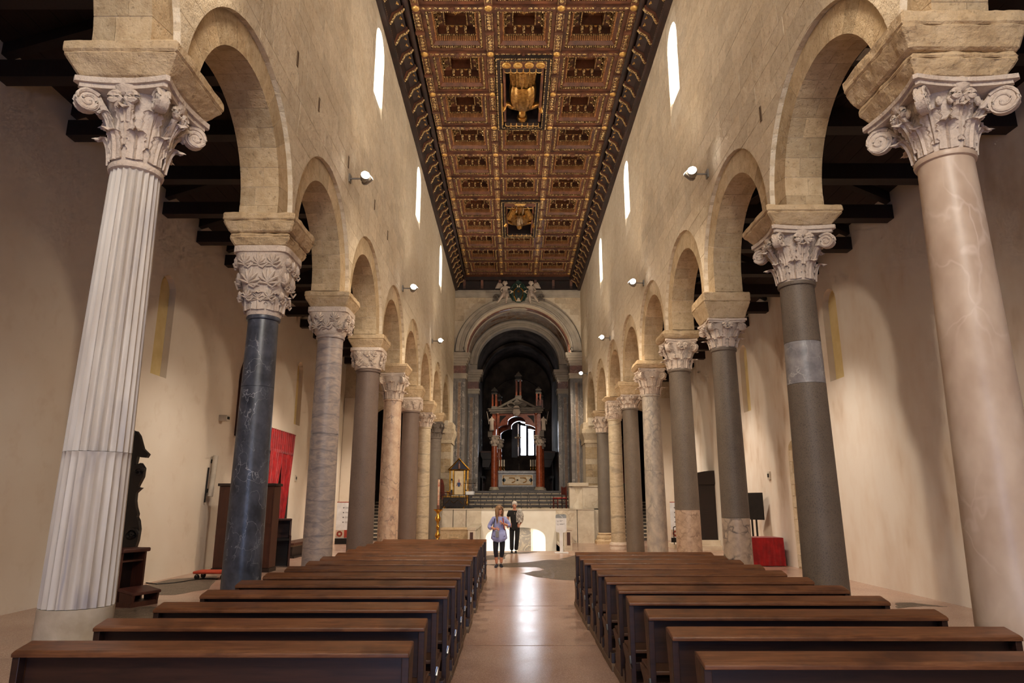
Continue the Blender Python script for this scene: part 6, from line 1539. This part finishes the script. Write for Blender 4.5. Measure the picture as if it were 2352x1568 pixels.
for sx in (-1, 1):
    for sy in (-1, 1): MB().lathe([(.055, -.02), (.06, 0), (.055, .02)], 14, m=T(sx*.3, sy*.17, .06) @ RX(pi/2)).build('castor_wheel', MAT['iron'], t, True); MB().box(sx*.3-.02, sx*.3+.02, sy*.17-.025, sy*.17+.025, .08, .13).build('castor_fork', MAT['steel'], t)
t = thing('wall_bench', 'long low dark wooden seat along the wall under the red curtain', 'bench', (-7.35, 24.6, 0))
MB().box(-.25, .35, -1.9, 1.9, .40, .46).build('seat', MAT['brown_wood'], t); MB().box(-.2, .3, -1.85, 1.85, .05, .34).build('base', MAT['dark_wood'], t); MB().box(-.3, .4, -1.95, 1.95, 0, .05).build('plinth', MAT['dark_wood'], t); MB().box(-.22, .32, -1.88, 1.88, .34, .40).build('edge', MAT['bench_low'], t)
# red curtain on the wall
def cloth(name, a, b_, rough=.9):
    b = MatB(name, rough, 0, .3); b.color(b.ramp(b.noise(4, 5, .6), [(.35, a), (.65, b_)])); b.b.inputs['Sheen Weight'].default_value = .4; return b.m
MAT['red'] = cloth('red_velvet_cloth', srgb(168,22,24), srgb(128,14,18))
cy0, cy1 = onX(616, 1000, AWL)[1], onX(672, 1000, AWL)[1]; zt_, zv = 4.15, onX(668, 1046, AWL)[2]
t = thing('red_curtain', 'red velvet curtain with a valance parted over a wall doorway', 'curtain', (AWL, cy0, 0)); Wc = cy1-cy0
def drape(fn, nu=60, nv=10, amp=.035, nf=9):
    g = []
    for j in range(nv+1):
        v = j/nv; g.append([( .07+amp*sin(2*pi*nf*u/nu+v), *fn(u/nu, v)) for u in range(nu+1)])
    return MB().grid(g)
o = drape(lambda u, v: (Wc*u, zv+(zt_-zv)*v), 60, 6, .03, 12).build('valance', MAT['red'], t, 60); modify(o, 'SOLIDIFY', thickness=.02)
o = drape(lambda u, v: (Wc*(.02+u*(.5-.30*(1-v)**1.3)), 1.05+(zv+.1-1.05)*v), 40, 12, .035, 7).build('curtain_half', MAT['red'], t, 60); modify(o, 'SOLIDIFY', thickness=.02)
o = drape(lambda u, v: (Wc*(.98-u*(.5-.36*(1-v)**1.0)-(1-v)**1.2*.22), 1.05+(zv+.1-1.05)*v), 40, 12, .035, 7).build('curtain_half', MAT['red'], t, 60); modify(o, 'SOLIDIFY', thickness=.02)
MB().box(.003, .02, .05, Wc-.05, .9, zv).build('doorway_panel', MAT['dark_wood'], t); MB().tube([(.07, -.1, zt_-.02), (.07, Wc+.1, zt_-.02)], .025, 8).build('rod', MAT['brown_wood'], t)
# big arched frame on the wall
fy0, fy1 = onX(538, 990, AWL)[1], onX(600, 990, AWL)[1]; fz0, fz1 = onX(538, 1000, AWL)[2], 6.3; r = (fy1-fy0)/2; c = (fy0+fy1)/2
def archpoly(c, r, z0, z1): return [(c-r, z0), (c+r, z0)] + [(c+r*cos(pi*k/16), z1-r+r*sin(pi*k/16)) for k in range(17)]
t = thing('arched_painting', 'large dark arched painting in a brown frame behind the blue-black column', 'painting', (AWL, c, 0))
MB().prism(archpoly(0, r, fz0, fz1), .0, .05, 'x').build('frame_back', MAT['brown_wood'], t); MB().prism(archpoly(0, r-.14, fz0+.14, fz1-.14), .05, .055, 'x').build('canvas', murk('dark_canvas', srgb(60,40,28), srgb(34,24,20), srgb(90,60,40)), t)
P = [(.07, y, z) for y, z in archpoly(0, r-.06, fz0+.06, fz1-.06)]; MB().tube(P+[P[0]], .06, 6).build('frame_moulding', MAT['brown_wood'], t)
# information panels
MAT['redp'] = simple('brick_red_print', srgb(168,60,42), None, 6, .6); MAT['greyp'] = simple('light_print', srgb(150,148,150), None, 6, .6)
def info_panel(x, y, w, h, lab, rz, logo=True):
    t = thing('info_panel', lab, 'sign', (x, y, 0), rz); MB().box(-w/2, w/2, -.12, .12, 0, .24).build('foot', MAT['iron'], t)
    MB().box(-w/2, w/2, -.02, .02, .24, h).build('board', MAT['signw'], t); MB().box(-w/2, w/2, -.024, .024, h, h+.03).build('red_edge', MAT['redp'], t)
    MB().box(-w/2, w/2, -.023, -.02, .26, .58).build('footer', simple('beige_print', srgb(206,186,166), None, 4, .6) if 'beige_print' not in bpy.data.materials else bpy.data.materials['beige_print'], t)
    if w > .4: MB().box(w*.14, w/2, -.026, -.023, .26, .58).build('red_block', MAT['redp'], t)
    e = MB().lathe([(.10, 0), (.12, .004), (.12, 0)], 20, m=T(-w*.2 if w > .4 else 0, -.026, .42) @ RX(pi/2)); e.build('emblem_ring', MAT['redp'], t)
    MB().prism([((.075 if k % 2 == 0 else .035)*cos(pi*k/6)-(w*.2 if w > .4 else 0), .42+(.075 if k % 2 == 0 else .035)*sin(pi*k/6)) for k in range(12)], -.034, -.03, 'y').build('emblem_star', MAT['cream'], t)
    for k in range(4):
        z = h-.22-k*.20
        MB().lathe([(.03, 0), (.03, .003)], 10, m=T(w*.02, -.022, z) @ RX(pi/2)).build('icon', MAT['ink'], t)
        MB().box(w*.14, w*.42, -.023, -.02, z+.012, z+.026).box(w*.14, w*.38, -.023, -.02, z-.026, z-.012).build('text_line', MAT['greyp'], t)
    return t
info_panel(-7.28, 30.2, .56, 1.72, 'upright white information panel with red emblem beside the sacristy stair', .12)
info_panel(7.02, 30.6, .36, 1.72, 'narrow white information panel beside the pinkish breccia drum column', -.1)
# ================================================================ RIGHT AISLE
t = thing('draped_table', 'small table covered by a gathered red cloth to the floor', 'table', (7.12, 20.3, 0))
MB().box(-.44, .44, -.34, .34, .70, .74).build('table_top', MAT['brown_wood'], t)
for sx in (-1, 1):
    for sy in (-1, 1): MB().box(sx*.38-.025, sx*.38+.025, sy*.28-.025, sy*.28+.025, 0, .70).build('leg', MAT['brown_wood'], t)
g = []; n = 120
def rect_pt(u, hx, hy):
    u = u % 1.0; per = [(-hx, -hy), (hx, -hy), (hx, hy), (-hx, hy)]; k = int(u*4); f = u*4-k; a = per[k]; b = per[(k+1) % 4]; return (a[0]+(b[0]-a[0])*f, a[1]+(b[1]-a[1])*f)
for j in range(9):
    v = j/8; row = []
    for q in range(n):
        x, y = rect_pt(q/n, .47, .37); k = 1+.03*(1-v)*1.2+.035*(1-v*.8)*sin(q*2*pi/n*26); row.append((x*k, y*k, .015+(.765-.015)*v))
    g.append(row)
g.append([(p[0]*.9, p[1]*.9, .775) for p in g[-1]]); g.append([(0, 0, .777)]*n)
MB().grid(g, None, True).build('red_cloth', MAT['red'], t, 60)
t = thing('display_stand', 'black flat display panel on a black two-legged floor stand', 'display', (7.35, 21.5, 0)); t.rotation_euler = (0, 0, -1.0)
MB().box(-.36, .36, -.03, .03, 1.22, 2.02).build('screen', MAT['iron'], t)
for x in (-.08, .08): MB().box(x-.02, x+.02, -.02, .02, .06, 1.25).build('upright', MAT['iron'], t)
MB().box(-.28, .28, -.2, .2, 0, .05).build('foot', MAT['iron'], t); MB().box(-.14, .14, -.08, .08, .05, .62).build('case', MAT['iron'], t)
# wooden porch with curved top, door and steps
yq = 27.4
t = thing('wooden_porch', 'dark wooden door porch with a curved hood on the aisle wall', 'door porch', (7.2, yq, .35))
MB().box(-.42, .54, -.62, -.56, 0, 2.05).build('side_wall', MAT['dark_wood'], t); MB().box(-.42, .54, .56, .62, 0, 2.05).build('side_wall', MAT['dark_wood'], t)
MB().box(-.40, -.34, -.56, .56, 0, 2.05).build('front_door', MAT['brown_wood'], t); MB().box(-.435, -.40, -.35, -.1, .85, 1.15).build('notice', MAT['signw'], t)
hood = [(-.5, 2.05), (-.5, 2.15)] + [(-.5+1.04*(1-cos(pi/2*k/8)), 2.15+.42*sin(pi/2*k/8)) for k in range(1, 9)] + [(.54, 2.05)]
MB().prism(hood, -.7, .7, 'y').build('hood', MAT['dark_wood'], t)
MB().prism([(-.56, 2.0), (-.42, 2.0), (-.42, 2.12), (-.56, 2.08)], -.72, .72, 'y').build('hood_moulding', MAT['brown_wood'], t)
st = struct('floor_porch_steps', MB().box(6.2, 7.74, 26.3, 28.4, 0, .17).box(6.5, 7.74, 26.5, 28.2, .17, .35), MAT['stair_light'])
t = thing('stair_rail', 'thin black iron handrail with a curl beside the porch steps', 'handrail', (6.75, 26.0, 0))
MB().tube([(0, 0, 0), (0, 0, 1.15), (-.35, .6, .95), (-.6, 1.1, .8)], .018, 6).build('rail', MAT['iron'], t); m = MB(); scroll(m, -.08, .55, .07, 1, 1.3, 0, .012); m.build('curl', MAT['iron'], t)
MB().tube([(-.6, 1.1, .8), (-.6, 1.1, .17)], .016, 6).build('lower_post', MAT['iron'], t)
# blind doorway in the wall
d0, d1 = onX(1822, 1150, AWR)[1], onX(1862, 1150, AWR)[1]; d0, d1 = min(d0, d1), max(d0, d1)
dn = tag(thing('door_1', None, None, (AWR, (d0+d1)/2, 0)), kind='structure'); hw_ = (d1-d0)/2
MB().prism([(-hw_, 0), (hw_, 0), (hw_, 3.2)]+[(hw_*cos(pi*k/8), 3.2+hw_*.45*sin(pi*k/8)) for k in range(1, 8)]+[(-hw_, 3.2)], -.012, -.002, 'x').build('blocked_doorway', MAT['stone_s'], dn)
z = .05; k = 0
while z < 3.1:
    MB().box(-.03, -.012, -hw_, -hw_+.22+.06*(k % 2), z, z+.30).build('jamb_stone', MAT['stone'], dn); MB().box(-.03, -.012, hw_-.2-.06*(k % 2), hw_, z, z+.30).build('jamb_stone', MAT['stone'], dn); z += .31; k += 1
# fresco fragment
p = onX(2182, 800, AWR); q = onX(2182, 697, AWR); e = onX(2225, 740, AWR)
t = thing('fresco_fragment', 'small faded grey fresco fragment left on the plaster wall', 'fresco', (AWR, p[1], p[2]))
H_ = q[2]-p[2]; MB().prism([(0, .0), (-.05, H_*.5), (0, H_*.95), (-.35, H_), (-.62, H_*.96), (-.6, H_*.5), (-.5, H_*.25), (-.3, .02)], -.01, 0, 'x').build('painted_plaster', murk('fresco_grey', srgb(120,96,74), srgb(96,78,62), srgb(176,148,120), 3.5), t)
# loudspeaker
p = onY(2012, 262, 9.585); t = thing('loudspeaker', 'white wedge loudspeaker hung under the dark aisle beams', 'speaker', p)
bevel(MB().prism([(-.16, -.14), (.14, -.2), (.16, .18), (-.16, .14)], -.14, .14, 'y').build('cabinet', MAT['offw'], t), .02); MB().lathe([(.07, 0), (.06, .02)], 14, m=T(.0, -.145, -.02) @ RX(pi/2)).build('cone', MAT['iron'], t)
MB().box(-.02, .02, -.02, .02, .14, max(.2, 7.36-p[2])).build('bracket', MAT['iron'], t)
# chapel at the end of the right aisle: dark altar with ornate crest and red hanging
t = thing('chapel_altar', 'dark altar with white carved garlands and a red hanging in the end chapel', 'altar', (5.75, 41.0, 1.75))
MB().box(-1.1, 1.1, 0, .8, 0, 1.05).build('table', MAT['dark_wood'], t); MB().box(-1.0, 1.0, .8, .9, 1.05, 3.6).build('red_hanging', MAT['red'], t); MB().box(-1.15, 1.15, .7, 1.0, 3.6, 3.8).build('cornice', MAT['dark_wood'], t)
m = MB()
for k in range(7):
    for s in (-1, 1): scroll(m, s*(.2+.13*k), 4.0+.5*sin(k*.9), .16, s, 1.3, .7, .035)
m.build('garlands', MAT['capital'], t, True); MB().prism([(-.9, 3.8), (.9, 3.8), (0, 4.9)], .75, .95, 'y').build('pediment', MAT['dark_wood'], t)
for sd, X, nm in ((1, 6.93, 'red table'), (-1, -6.98, 'red curtain')):
    t = thing('stair_handrail', 'brown wooden handrail sloping up the stair wall of the %s aisle' % nm, 'handrail', (X, 33.2, 0))
    MB().tube([(0, 0, 1.05), (0, 2.6, 2.4)], .035, 8).build('rail', MAT['brown_wood'], t)
    for k in (0, 1): MB().tube([(0, .4+1.7*k, 1.25+.88*k), (sd*.08, .4+1.7*k, 1.2+.88*k)], .014, 6).build('bracket', MAT['iron'], t)
# ================================================================ PEOPLE
SKIN = MatB('skin', .5); SKIN.color(SKIN.ramp(SKIN.noise(14, 3), [(.4, srgb(206,150,122)), (.6, srgb(186,126,100))])); SKIN.b.inputs['Subsurface Weight'].default_value = .1; SKIN = SKIN.m
def hand(parent, w, d, up, s=1.0, name='hand', curl=.6):
    """palm and five fingers; w wrist point, d direction of the hand, up = back of hand normal"""
    d = Vector(d).normalized(); n = Vector(up); n = (n-d*n.dot(d)).normalized(); sx = d.cross(n)
    w = Vector(w); J = {}; B = []
    J[0] = (*w, .026*s, .020*s); J[1] = (*(w+d*.045*s), .036*s, .018*s); J[2] = (*(w+d*.085*s), .040*s, .016*s); B += [(0, 1), (1, 2)]
    k = 3
    for i, (off, ln) in enumerate(((-.030, .062), (-.010, .075), (.010, .078), (.030, .066))):
        base = w+d*.088*s+sx*off*s; prev = 2
        for q, fr in enumerate((0.0, .4, .75, 1.0)):
            a = curl*fr*2.0; p = base+(d*cos(a*.6)-n*sin(a*.6))*ln*fr*s
            J[k] = (*p, (.0105-.002*q)*s); B.append((prev, k)); prev = k; k += 1
    base = w+d*.03*s-sx*.03*s; prev = 1
    for q, fr in enumerate((0.0, .5, 1.0)):
        p = base+(-sx*.6+d*.8-n*.3*fr)*.062*fr*s; J[k] = (*p, (.013-.002*q)*s); B.append((prev, k)); prev = k; k += 1
    return J, B
def merge(J, B, J2, B2, at, off=1000):
    for k, v in J2.items(): J[k+off] = v
    B += [(a+off, b+off) for a, b in B2]; B.append((at, off)); return J, B
def head_mesh(parent, c, r, yaw, pitch, hairmat, hair, glasses=False, mous=False):
    """head with brow, nose, mouth, ears; faces -y before yaw"""
    M = T(*c) @ RZ(yaw) @ RX(pitch); pts = []
    prof = [(-.125, .25), (-.118, .52), (-.10, .70), (-.06, .84), (-.02, .93), (.02, .98), (.06, 1.0), (.09, .93), (.112, .74), (.124, .45), (.13, .1)]
    for z, k in prof:
        row = []
        for q in range(24):
            a = 2*pi*q/24; x = .076*k*cos(a); y = .098*k*sin(a)
            f = max(0, -sin(a))**3
            if z < -.05: y += -.012*f; x *= .9
            if abs(z-.015) < .03: y += .010*f*(abs(cos(a)) > .2)        # eye sockets
            row.append((x, y, z))
        pts.append(row)
    m = MB(); m.grid(pts, M, True); m.f.append(tuple(range(24))); n = len(pts)
    m.prism([(-.095, .025), (-.128, -.028), (-.10, -.034)], -.013, .013, 'x', M)                # nose
    for s in (-1, 1): m.ball((s*.078, .01, .0), (.012, .022, .032), 8, 6, M)                     # ears
    h = m.build('head', SKIN, parent, 60)
    for s in (-1, 1):
        MB().ball((s*.030, -.088, .018), (.013, .008, .008), 8, 6, M).build('eye', simple('eye_white', srgb(60,44,38), None, 4, .3) if 'eye_white' not in bpy.data.materials else bpy.data.materials['eye_white'], h, True)
    MB().ball((0, -.094, -.062), (.024, .008, .007), 8, 6, M).build('mouth', simple('lips', srgb(170,90,84), None, 4, .5) if 'lips' not in bpy.data.materials else bpy.data.materials['lips'], h, True)
    if glasses:
        g = MB()
        for s in (-1, 1): g.ball((s*.034, -.098, .018), (.028, .006, .021), 12, 6, M); g.tube([M @ Vector((s*.06, -.09, .022)), M @ Vector((s*.08, .01, .02))], .004, 5)
        g.tube([M @ Vector((-.01, -.10, .022)), M @ Vector((.01, -.10, .022))], .004, 5); g.build('sunglasses', MAT['iron'], h, True)
    if mous: MB().ball((0, -.100, -.046), (.030, .010, .009), 10, 6, M).build('moustache', hairmat, h, True)
    hp = []
    for z, k in ((-.02, 1.06), (.03, 1.10), (.07, 1.12), (.10, 1.06), (.128, .85), (.145, .5), (.150, .05)):
        row = []
        for q in range(28):
            a = 2*pi*q/28; front = max(0, -sin(a)); lift = .075*front**2 if z < .06 else 0
            row.append((.079*k*cos(a), .102*k*sin(a)+.006, min(.12, z+lift) if z < .06 else z))
        hp.append(row)
    mm = MB().grid(hp, M, True)
    if hair == 'long':
        for q in range(34):
            a = pi*.0+pi*1.0*(q/33); a = -.35+(pi+.7)*q/33; x, y = .086*cos(a), .105*sin(a)*.9+.01
            L_ = .30+.06*sin(q*2.3); P = [M @ Vector((x*.9, y*.9, .09)), M @ Vector((x*1.08, y*1.08, .0)), M @ Vector((x*1.12, y*1.05, -.14)), M @ Vector((x*1.05+.012*sin(q*1.7), y*.95, -L_))]
            mm.tube(P, [.016, .021, .020, .008], 6)
        for s in (-1, 1): mm.tube([M @ Vector(p) for p in ((s*.02, -.10, .10), (s*.05, -.108, .06), (s*.075, -.09, -.02), (s*.085, -.05, -.14))], [.014, .018, .018, .01], 6)
    else:
        for q in range(40): a = 2*pi*q/40; mm.ball((.082*cos(a), .03+.085*sin(a) if sin(a) > -.3 else 0.02, .02+.05*sin(q*1.9)**2), (.014, .016, .022), 6, 4, M)
    mm.build('hair', hairmat, h, 60); return h
def shoe(parent, x, y, z, rz, mat):
    M = T(x, y, z) @ RZ(rz)
    pts = []
    for yy, w, h in ((.10, .01, .05), (.09, .034, .075), (.03, .038, .085), (-.04, .042, .062), (-.11, .044, .05), (-.155, .034, .038), (-.17, .008, .02)):
        pts.append([M @ Vector((w*cos(a), yy, max(0.0, h*.5+h*.5*sin(a)))) for a in [2*pi*q/12 for q in range(12)]])
    MB().grid(pts, None, True).build('shoe', mat, parent, 60)
# ---- woman: pale blue loose shirt, navy cropped trousers
MAT['bluesh'] = simple('pale_blue_cotton', srgb(160,166,214), srgb(140,146,200), 8, .85, 0, .3, 14, .01, stretch=(1, 1, .4)); MAT['navyt'] = simple('navy_trousers', srgb(24,24,40), None, 8, .8); MAT['blond'] = simple('dark_blond_hair', srgb(158,122,86), srgb(112,82,58), 20, .5, stretch=(6, 6, 1)); MAT['blackc'] = simple('black_cotton', srgb(20,18,20), srgb(12,11,13), 8, .85); MAT['silver'] = simple('silver_hair', srgb(214,208,202), srgb(180,174,168), 20, .6)
px_, py_, _ = onZ(1146, 1303)
t = thing('person', 'person with long blond hair in a pale blue shirt and navy cropped trousers', 'person', (px_, py_+.1, 0))
J = {0: (0, 0, .86, .11, .09), 1: (0, 0, 1.05, .105, .085), 2: (0, 0, 1.25, .12, .085), 3: (0, 0, 1.345, .06), 4: (0, -.005, 1.40, .045), 5: (0, -.015, 1.47, .045),
     6: (-.155, 0, 1.30, .052), 7: (-.27, .03, 1.075, .043), 8: (-.115, -.19, 1.015, .030), 10: (.155, 0, 1.30, .052), 11: (.28, .0, 1.09, .043), 12: (.115, -.19, 1.165, .030),
     20: (-.085, 0, .80, .088), 21: (-.095, -.06, .46, .058), 22: (-.075, -.01, .22, .05), 23: (-.07, .0, .08, .034), 24: (.085, 0, .80, .088), 25: (.085, .0, .46, .058), 26: (.06, .06, .22, .05), 27: (.055, .08, .09, .034)}
B = [(0,1),(1,2),(2,3),(3,4),(4,5),(2,6),(6,7),(7,8),(2,10),(10,11),(11,12),(0,20),(20,21),(21,22),(22,23),(0,24),(24,25),(25,26),(26,27)]
h1 = hand(t, (-.115, -.19, 1.015), (.9, -.25, .02), (0, -1, .2), .95, curl=.9); h2 = hand(t, (.115, -.19, 1.165), (-.75, -.2, .55), (0, -1, .3), .95, curl=1.1)
merge(J, B, h1[0], h1[1], 8, 1000); merge(J, B, h2[0], h2[1], 12, 2000)
skin_figure('body', J, B, SKIN, t, 2)
JS = {0: (0, 0, .84, .17, .13), 1: (0, 0, 1.02, .150, .12), 2: (0, 0, 1.22, .15, .11), 3: (0, 0, 1.335, .075), 6: (-.165, 0, 1.29, .070), 7: (-.285, .03, 1.07, .070), 8: (-.215, -.075, 1.035, .058), 10: (.165, 0, 1.29, .07), 11: (.295, 0, 1.085, .07), 12: (.215, -.09, 1.125, .058), 13: (0, 0, .76, .185, .145)}
skin_figure('shirt', JS, [(13,0),(0,1),(1,2),(2,3),(2,6),(6,7),(7,8),(2,10),(10,11),(11,12)], MAT['bluesh'], t, 2, 0)
hem = [[(r*cos(a)*(1+.05*sin(7*a)), r*.78*sin(a)*(1+.05*sin(7*a)), z+.045*cos(2*a)*(1 if z < .75 else .3)) for a in [2*pi*q/36 for q in range(36)]] for r, z in ((.222, .71), (.220, .77), (.206, .86), (.172, 1.0))]
o = MB().grid(hem, None, True).build('shirt_tail', MAT['bluesh'], t, 60); modify(o, 'SOLIDIFY', thickness=.01)
JT = {0: (0, 0, .84, .135, .11), 20: (-.088, 0, .76, .100), 21: (-.095, -.055, .46, .074), 22: (-.076, -.012, .235, .058), 24: (.088, 0, .76, .100), 25: (.086, .0, .46, .074), 26: (.062, .055, .235, .058)}
skin_figure('trousers', JT, [(0,20),(20,21),(21,22),(0,24),(24,25),(25,26)], MAT['navyt'], t, 2, 0)
head_mesh(t, (0, -.02, 1.515), .1, .55, -.18, MAT['blond'], 'long', True)
for s, x, y in ((-1, -.07, -.03), (1, .055, .06)): shoe(t, x, y, .0, s*.15, MAT['navyt'])
MB().tube([(.10, -.09, 1.32), (.125, -.13, 1.18), (.15, -.11, 1.02), (.17, .05, .95)], .016, 6).build('red_bag_strap', MAT['redp'], t); MB().tube([(-.12, -.09, 1.30), (-.15, -.12, 1.15), (-.16, -.1, 1.02)], .014, 6).build('dark_bag_strap', MAT['navyt'], t)
b = MatB('checked_phone_pouch', .6); ck = b.n('ShaderNodeTexChecker'); ck.inputs['Scale'].default_value = 55; ck.inputs[1].default_value = srgb(40,40,44); ck.inputs[2].default_value = srgb(170,170,172); b.L(b.co('O'), ck.inputs[0]); b.color(ck.outputs[0])
ph = thing('phone_pouch', 'small checked black and white pouch hanging from the hand of a person', 'pouch', (px_-.05, py_+.1-.25, .80))
bevel(MB().box(-.045, .045, -.015, .015, 0, .18).build('pouch', b.m, ph), .01); MB().tube([(0, 0, .18), (.0, -.01, .22)], .006, 5).build('loop', MAT['iron'], ph)
# ---- man: black polo and trousers, patterned jacket over the shoulder
px_, py_, _ = onZ(1182, 1270)
t = thing('person', 'person with white hair in black clothes with a patterned jacket over one shoulder', 'person', (px_, py_+.1, 0))
J = {0: (0, 0, .92, .12, .095), 1: (0, 0, 1.12, .125, .095), 2: (0, 0, 1.34, .145, .095), 3: (0, 0, 1.45, .07), 4: (0, -.005, 1.51, .052), 5: (0, -.015, 1.57, .05),
     6: (-.185, 0, 1.40, .058), 7: (-.25, .03, 1.13, .045), 8: (-.24, -.04, .93, .032), 10: (.185, 0, 1.40, .058), 11: (.29, .05, 1.14, .045), 12: (.19, -.08, .98, .032),
     20: (-.095, 0, .86, .095), 21: (-.10, -.02, .49, .062), 22: (-.10, .02, .10, .045), 24: (.095, 0, .86, .095), 25: (.085, -.06, .50, .062), 26: (.04, -.02, .12, .045)}
B = [(0,1),(1,2),(2,3),(3,4),(4,5),(2,6),(6,7),(7,8),(2,10),(10,11),(11,12),(0,20),(20,21),(21,22),(0,24),(24,25),(25,26)]
h1 = hand(t, (-.24, -.04, .93), (.05, -.1, -1), (-1, 0, 0), 1.0, curl=.5); h2 = hand(t, (.19, -.08, .98), (-.6, -.1, -.5), (0, -1, .3), 1.0, curl=.6)
merge(J, B, h1[0], h1[1], 8, 1000); merge(J, B, h2[0], h2[1], 12, 2000)
skin_figure('body', J, B, SKIN, t, 2)
JS = {0: (0, 0, .93, .145, .12), 1: (0, 0, 1.12, .155, .125), 2: (0, 0, 1.33, .165, .115), 3: (0, 0, 1.445, .08), 6: (-.19, 0, 1.39, .075), 7: (-.235, .02, 1.22, .068), 10: (.19, 0, 1.39, .075), 11: (.255, .035, 1.22, .068), 13: (0, 0, .84, .15, .12)}
skin_figure('polo_shirt', JS, [(13,0),(0,1),(1,2),(2,3),(2,6),(6,7),(2,10),(10,11)], MAT['blackc'], t, 2, 0)
JT = {0: (0, 0, .92, .14, .115), 20: (-.095, 0, .82, .105), 21: (-.10, -.02, .49, .085), 22: (-.10, .02, .07, .075), 24: (.095, 0, .82, .105), 25: (.085, -.06, .50, .085), 26: (.045, -.02, .08, .075)}
skin_figure('trousers', JT, [(0,20),(20,21),(21,22),(0,24),(24,25),(25,26)], MAT['blackc'], t, 2, 0)
head_mesh(t, (0, -.02, 1.625), .1, -.1, .0, MAT['silver'], 'short', False, True)
for x, y in ((-.10, .0), (.04, -.05)): shoe(t, x, y, 0, 0, MAT['blackc'])
for z in (1.33, 1.37): MB().ball((0, -.115, z), (.009, .006, .009), 8, 6).build('button', MAT['ivory'], t, True)
b = MatB('patterned_jacket_cloth', .85); b.color(b.ramp(b.noise(16, 4, .6, b.co('O', (1, 1, .45)), 1.5), [(.44, srgb(206,200,192)), (.5, srgb(60,56,54)), (.6, srgb(190,184,176)), (.68, srgb(70,66,62))]))
jk = thing('jacket', 'black and white patterned jacket draped over a shoulder in black', 'jacket', (px_+.13, py_+.1, .0)); pts = []
for j in range(14):
    v = j/13; zz = 1.50-.46*v; row = []
    for q in range(25):
        u = q/24; a = pi*(1.02+.96*u); wv = .14+.02*sin(v*3)-.02*v; f = 1+.10*sin(u*26+v*2)
        row.append((.03+wv*cos(a)*f*(.55+.45*min(1, v*2.5)), (.20*sin(a)*f*.85)*(.5+.5*min(1, v*2.2))+.015, zz+(.0 if v else .01)))
    pts.append(row)
o = MB().grid(pts).build('front_fold', b.m, jk, 60); modify(o, 'SOLIDIFY', thickness=.02)
pts2 = [[(p[0], -p[1]*.9+.04, p[2]) for p in r] for r in pts]; o = MB().grid(pts2).build('back_fold', b.m, jk, 60); modify(o, 'SOLIDIFY', thickness=.02)
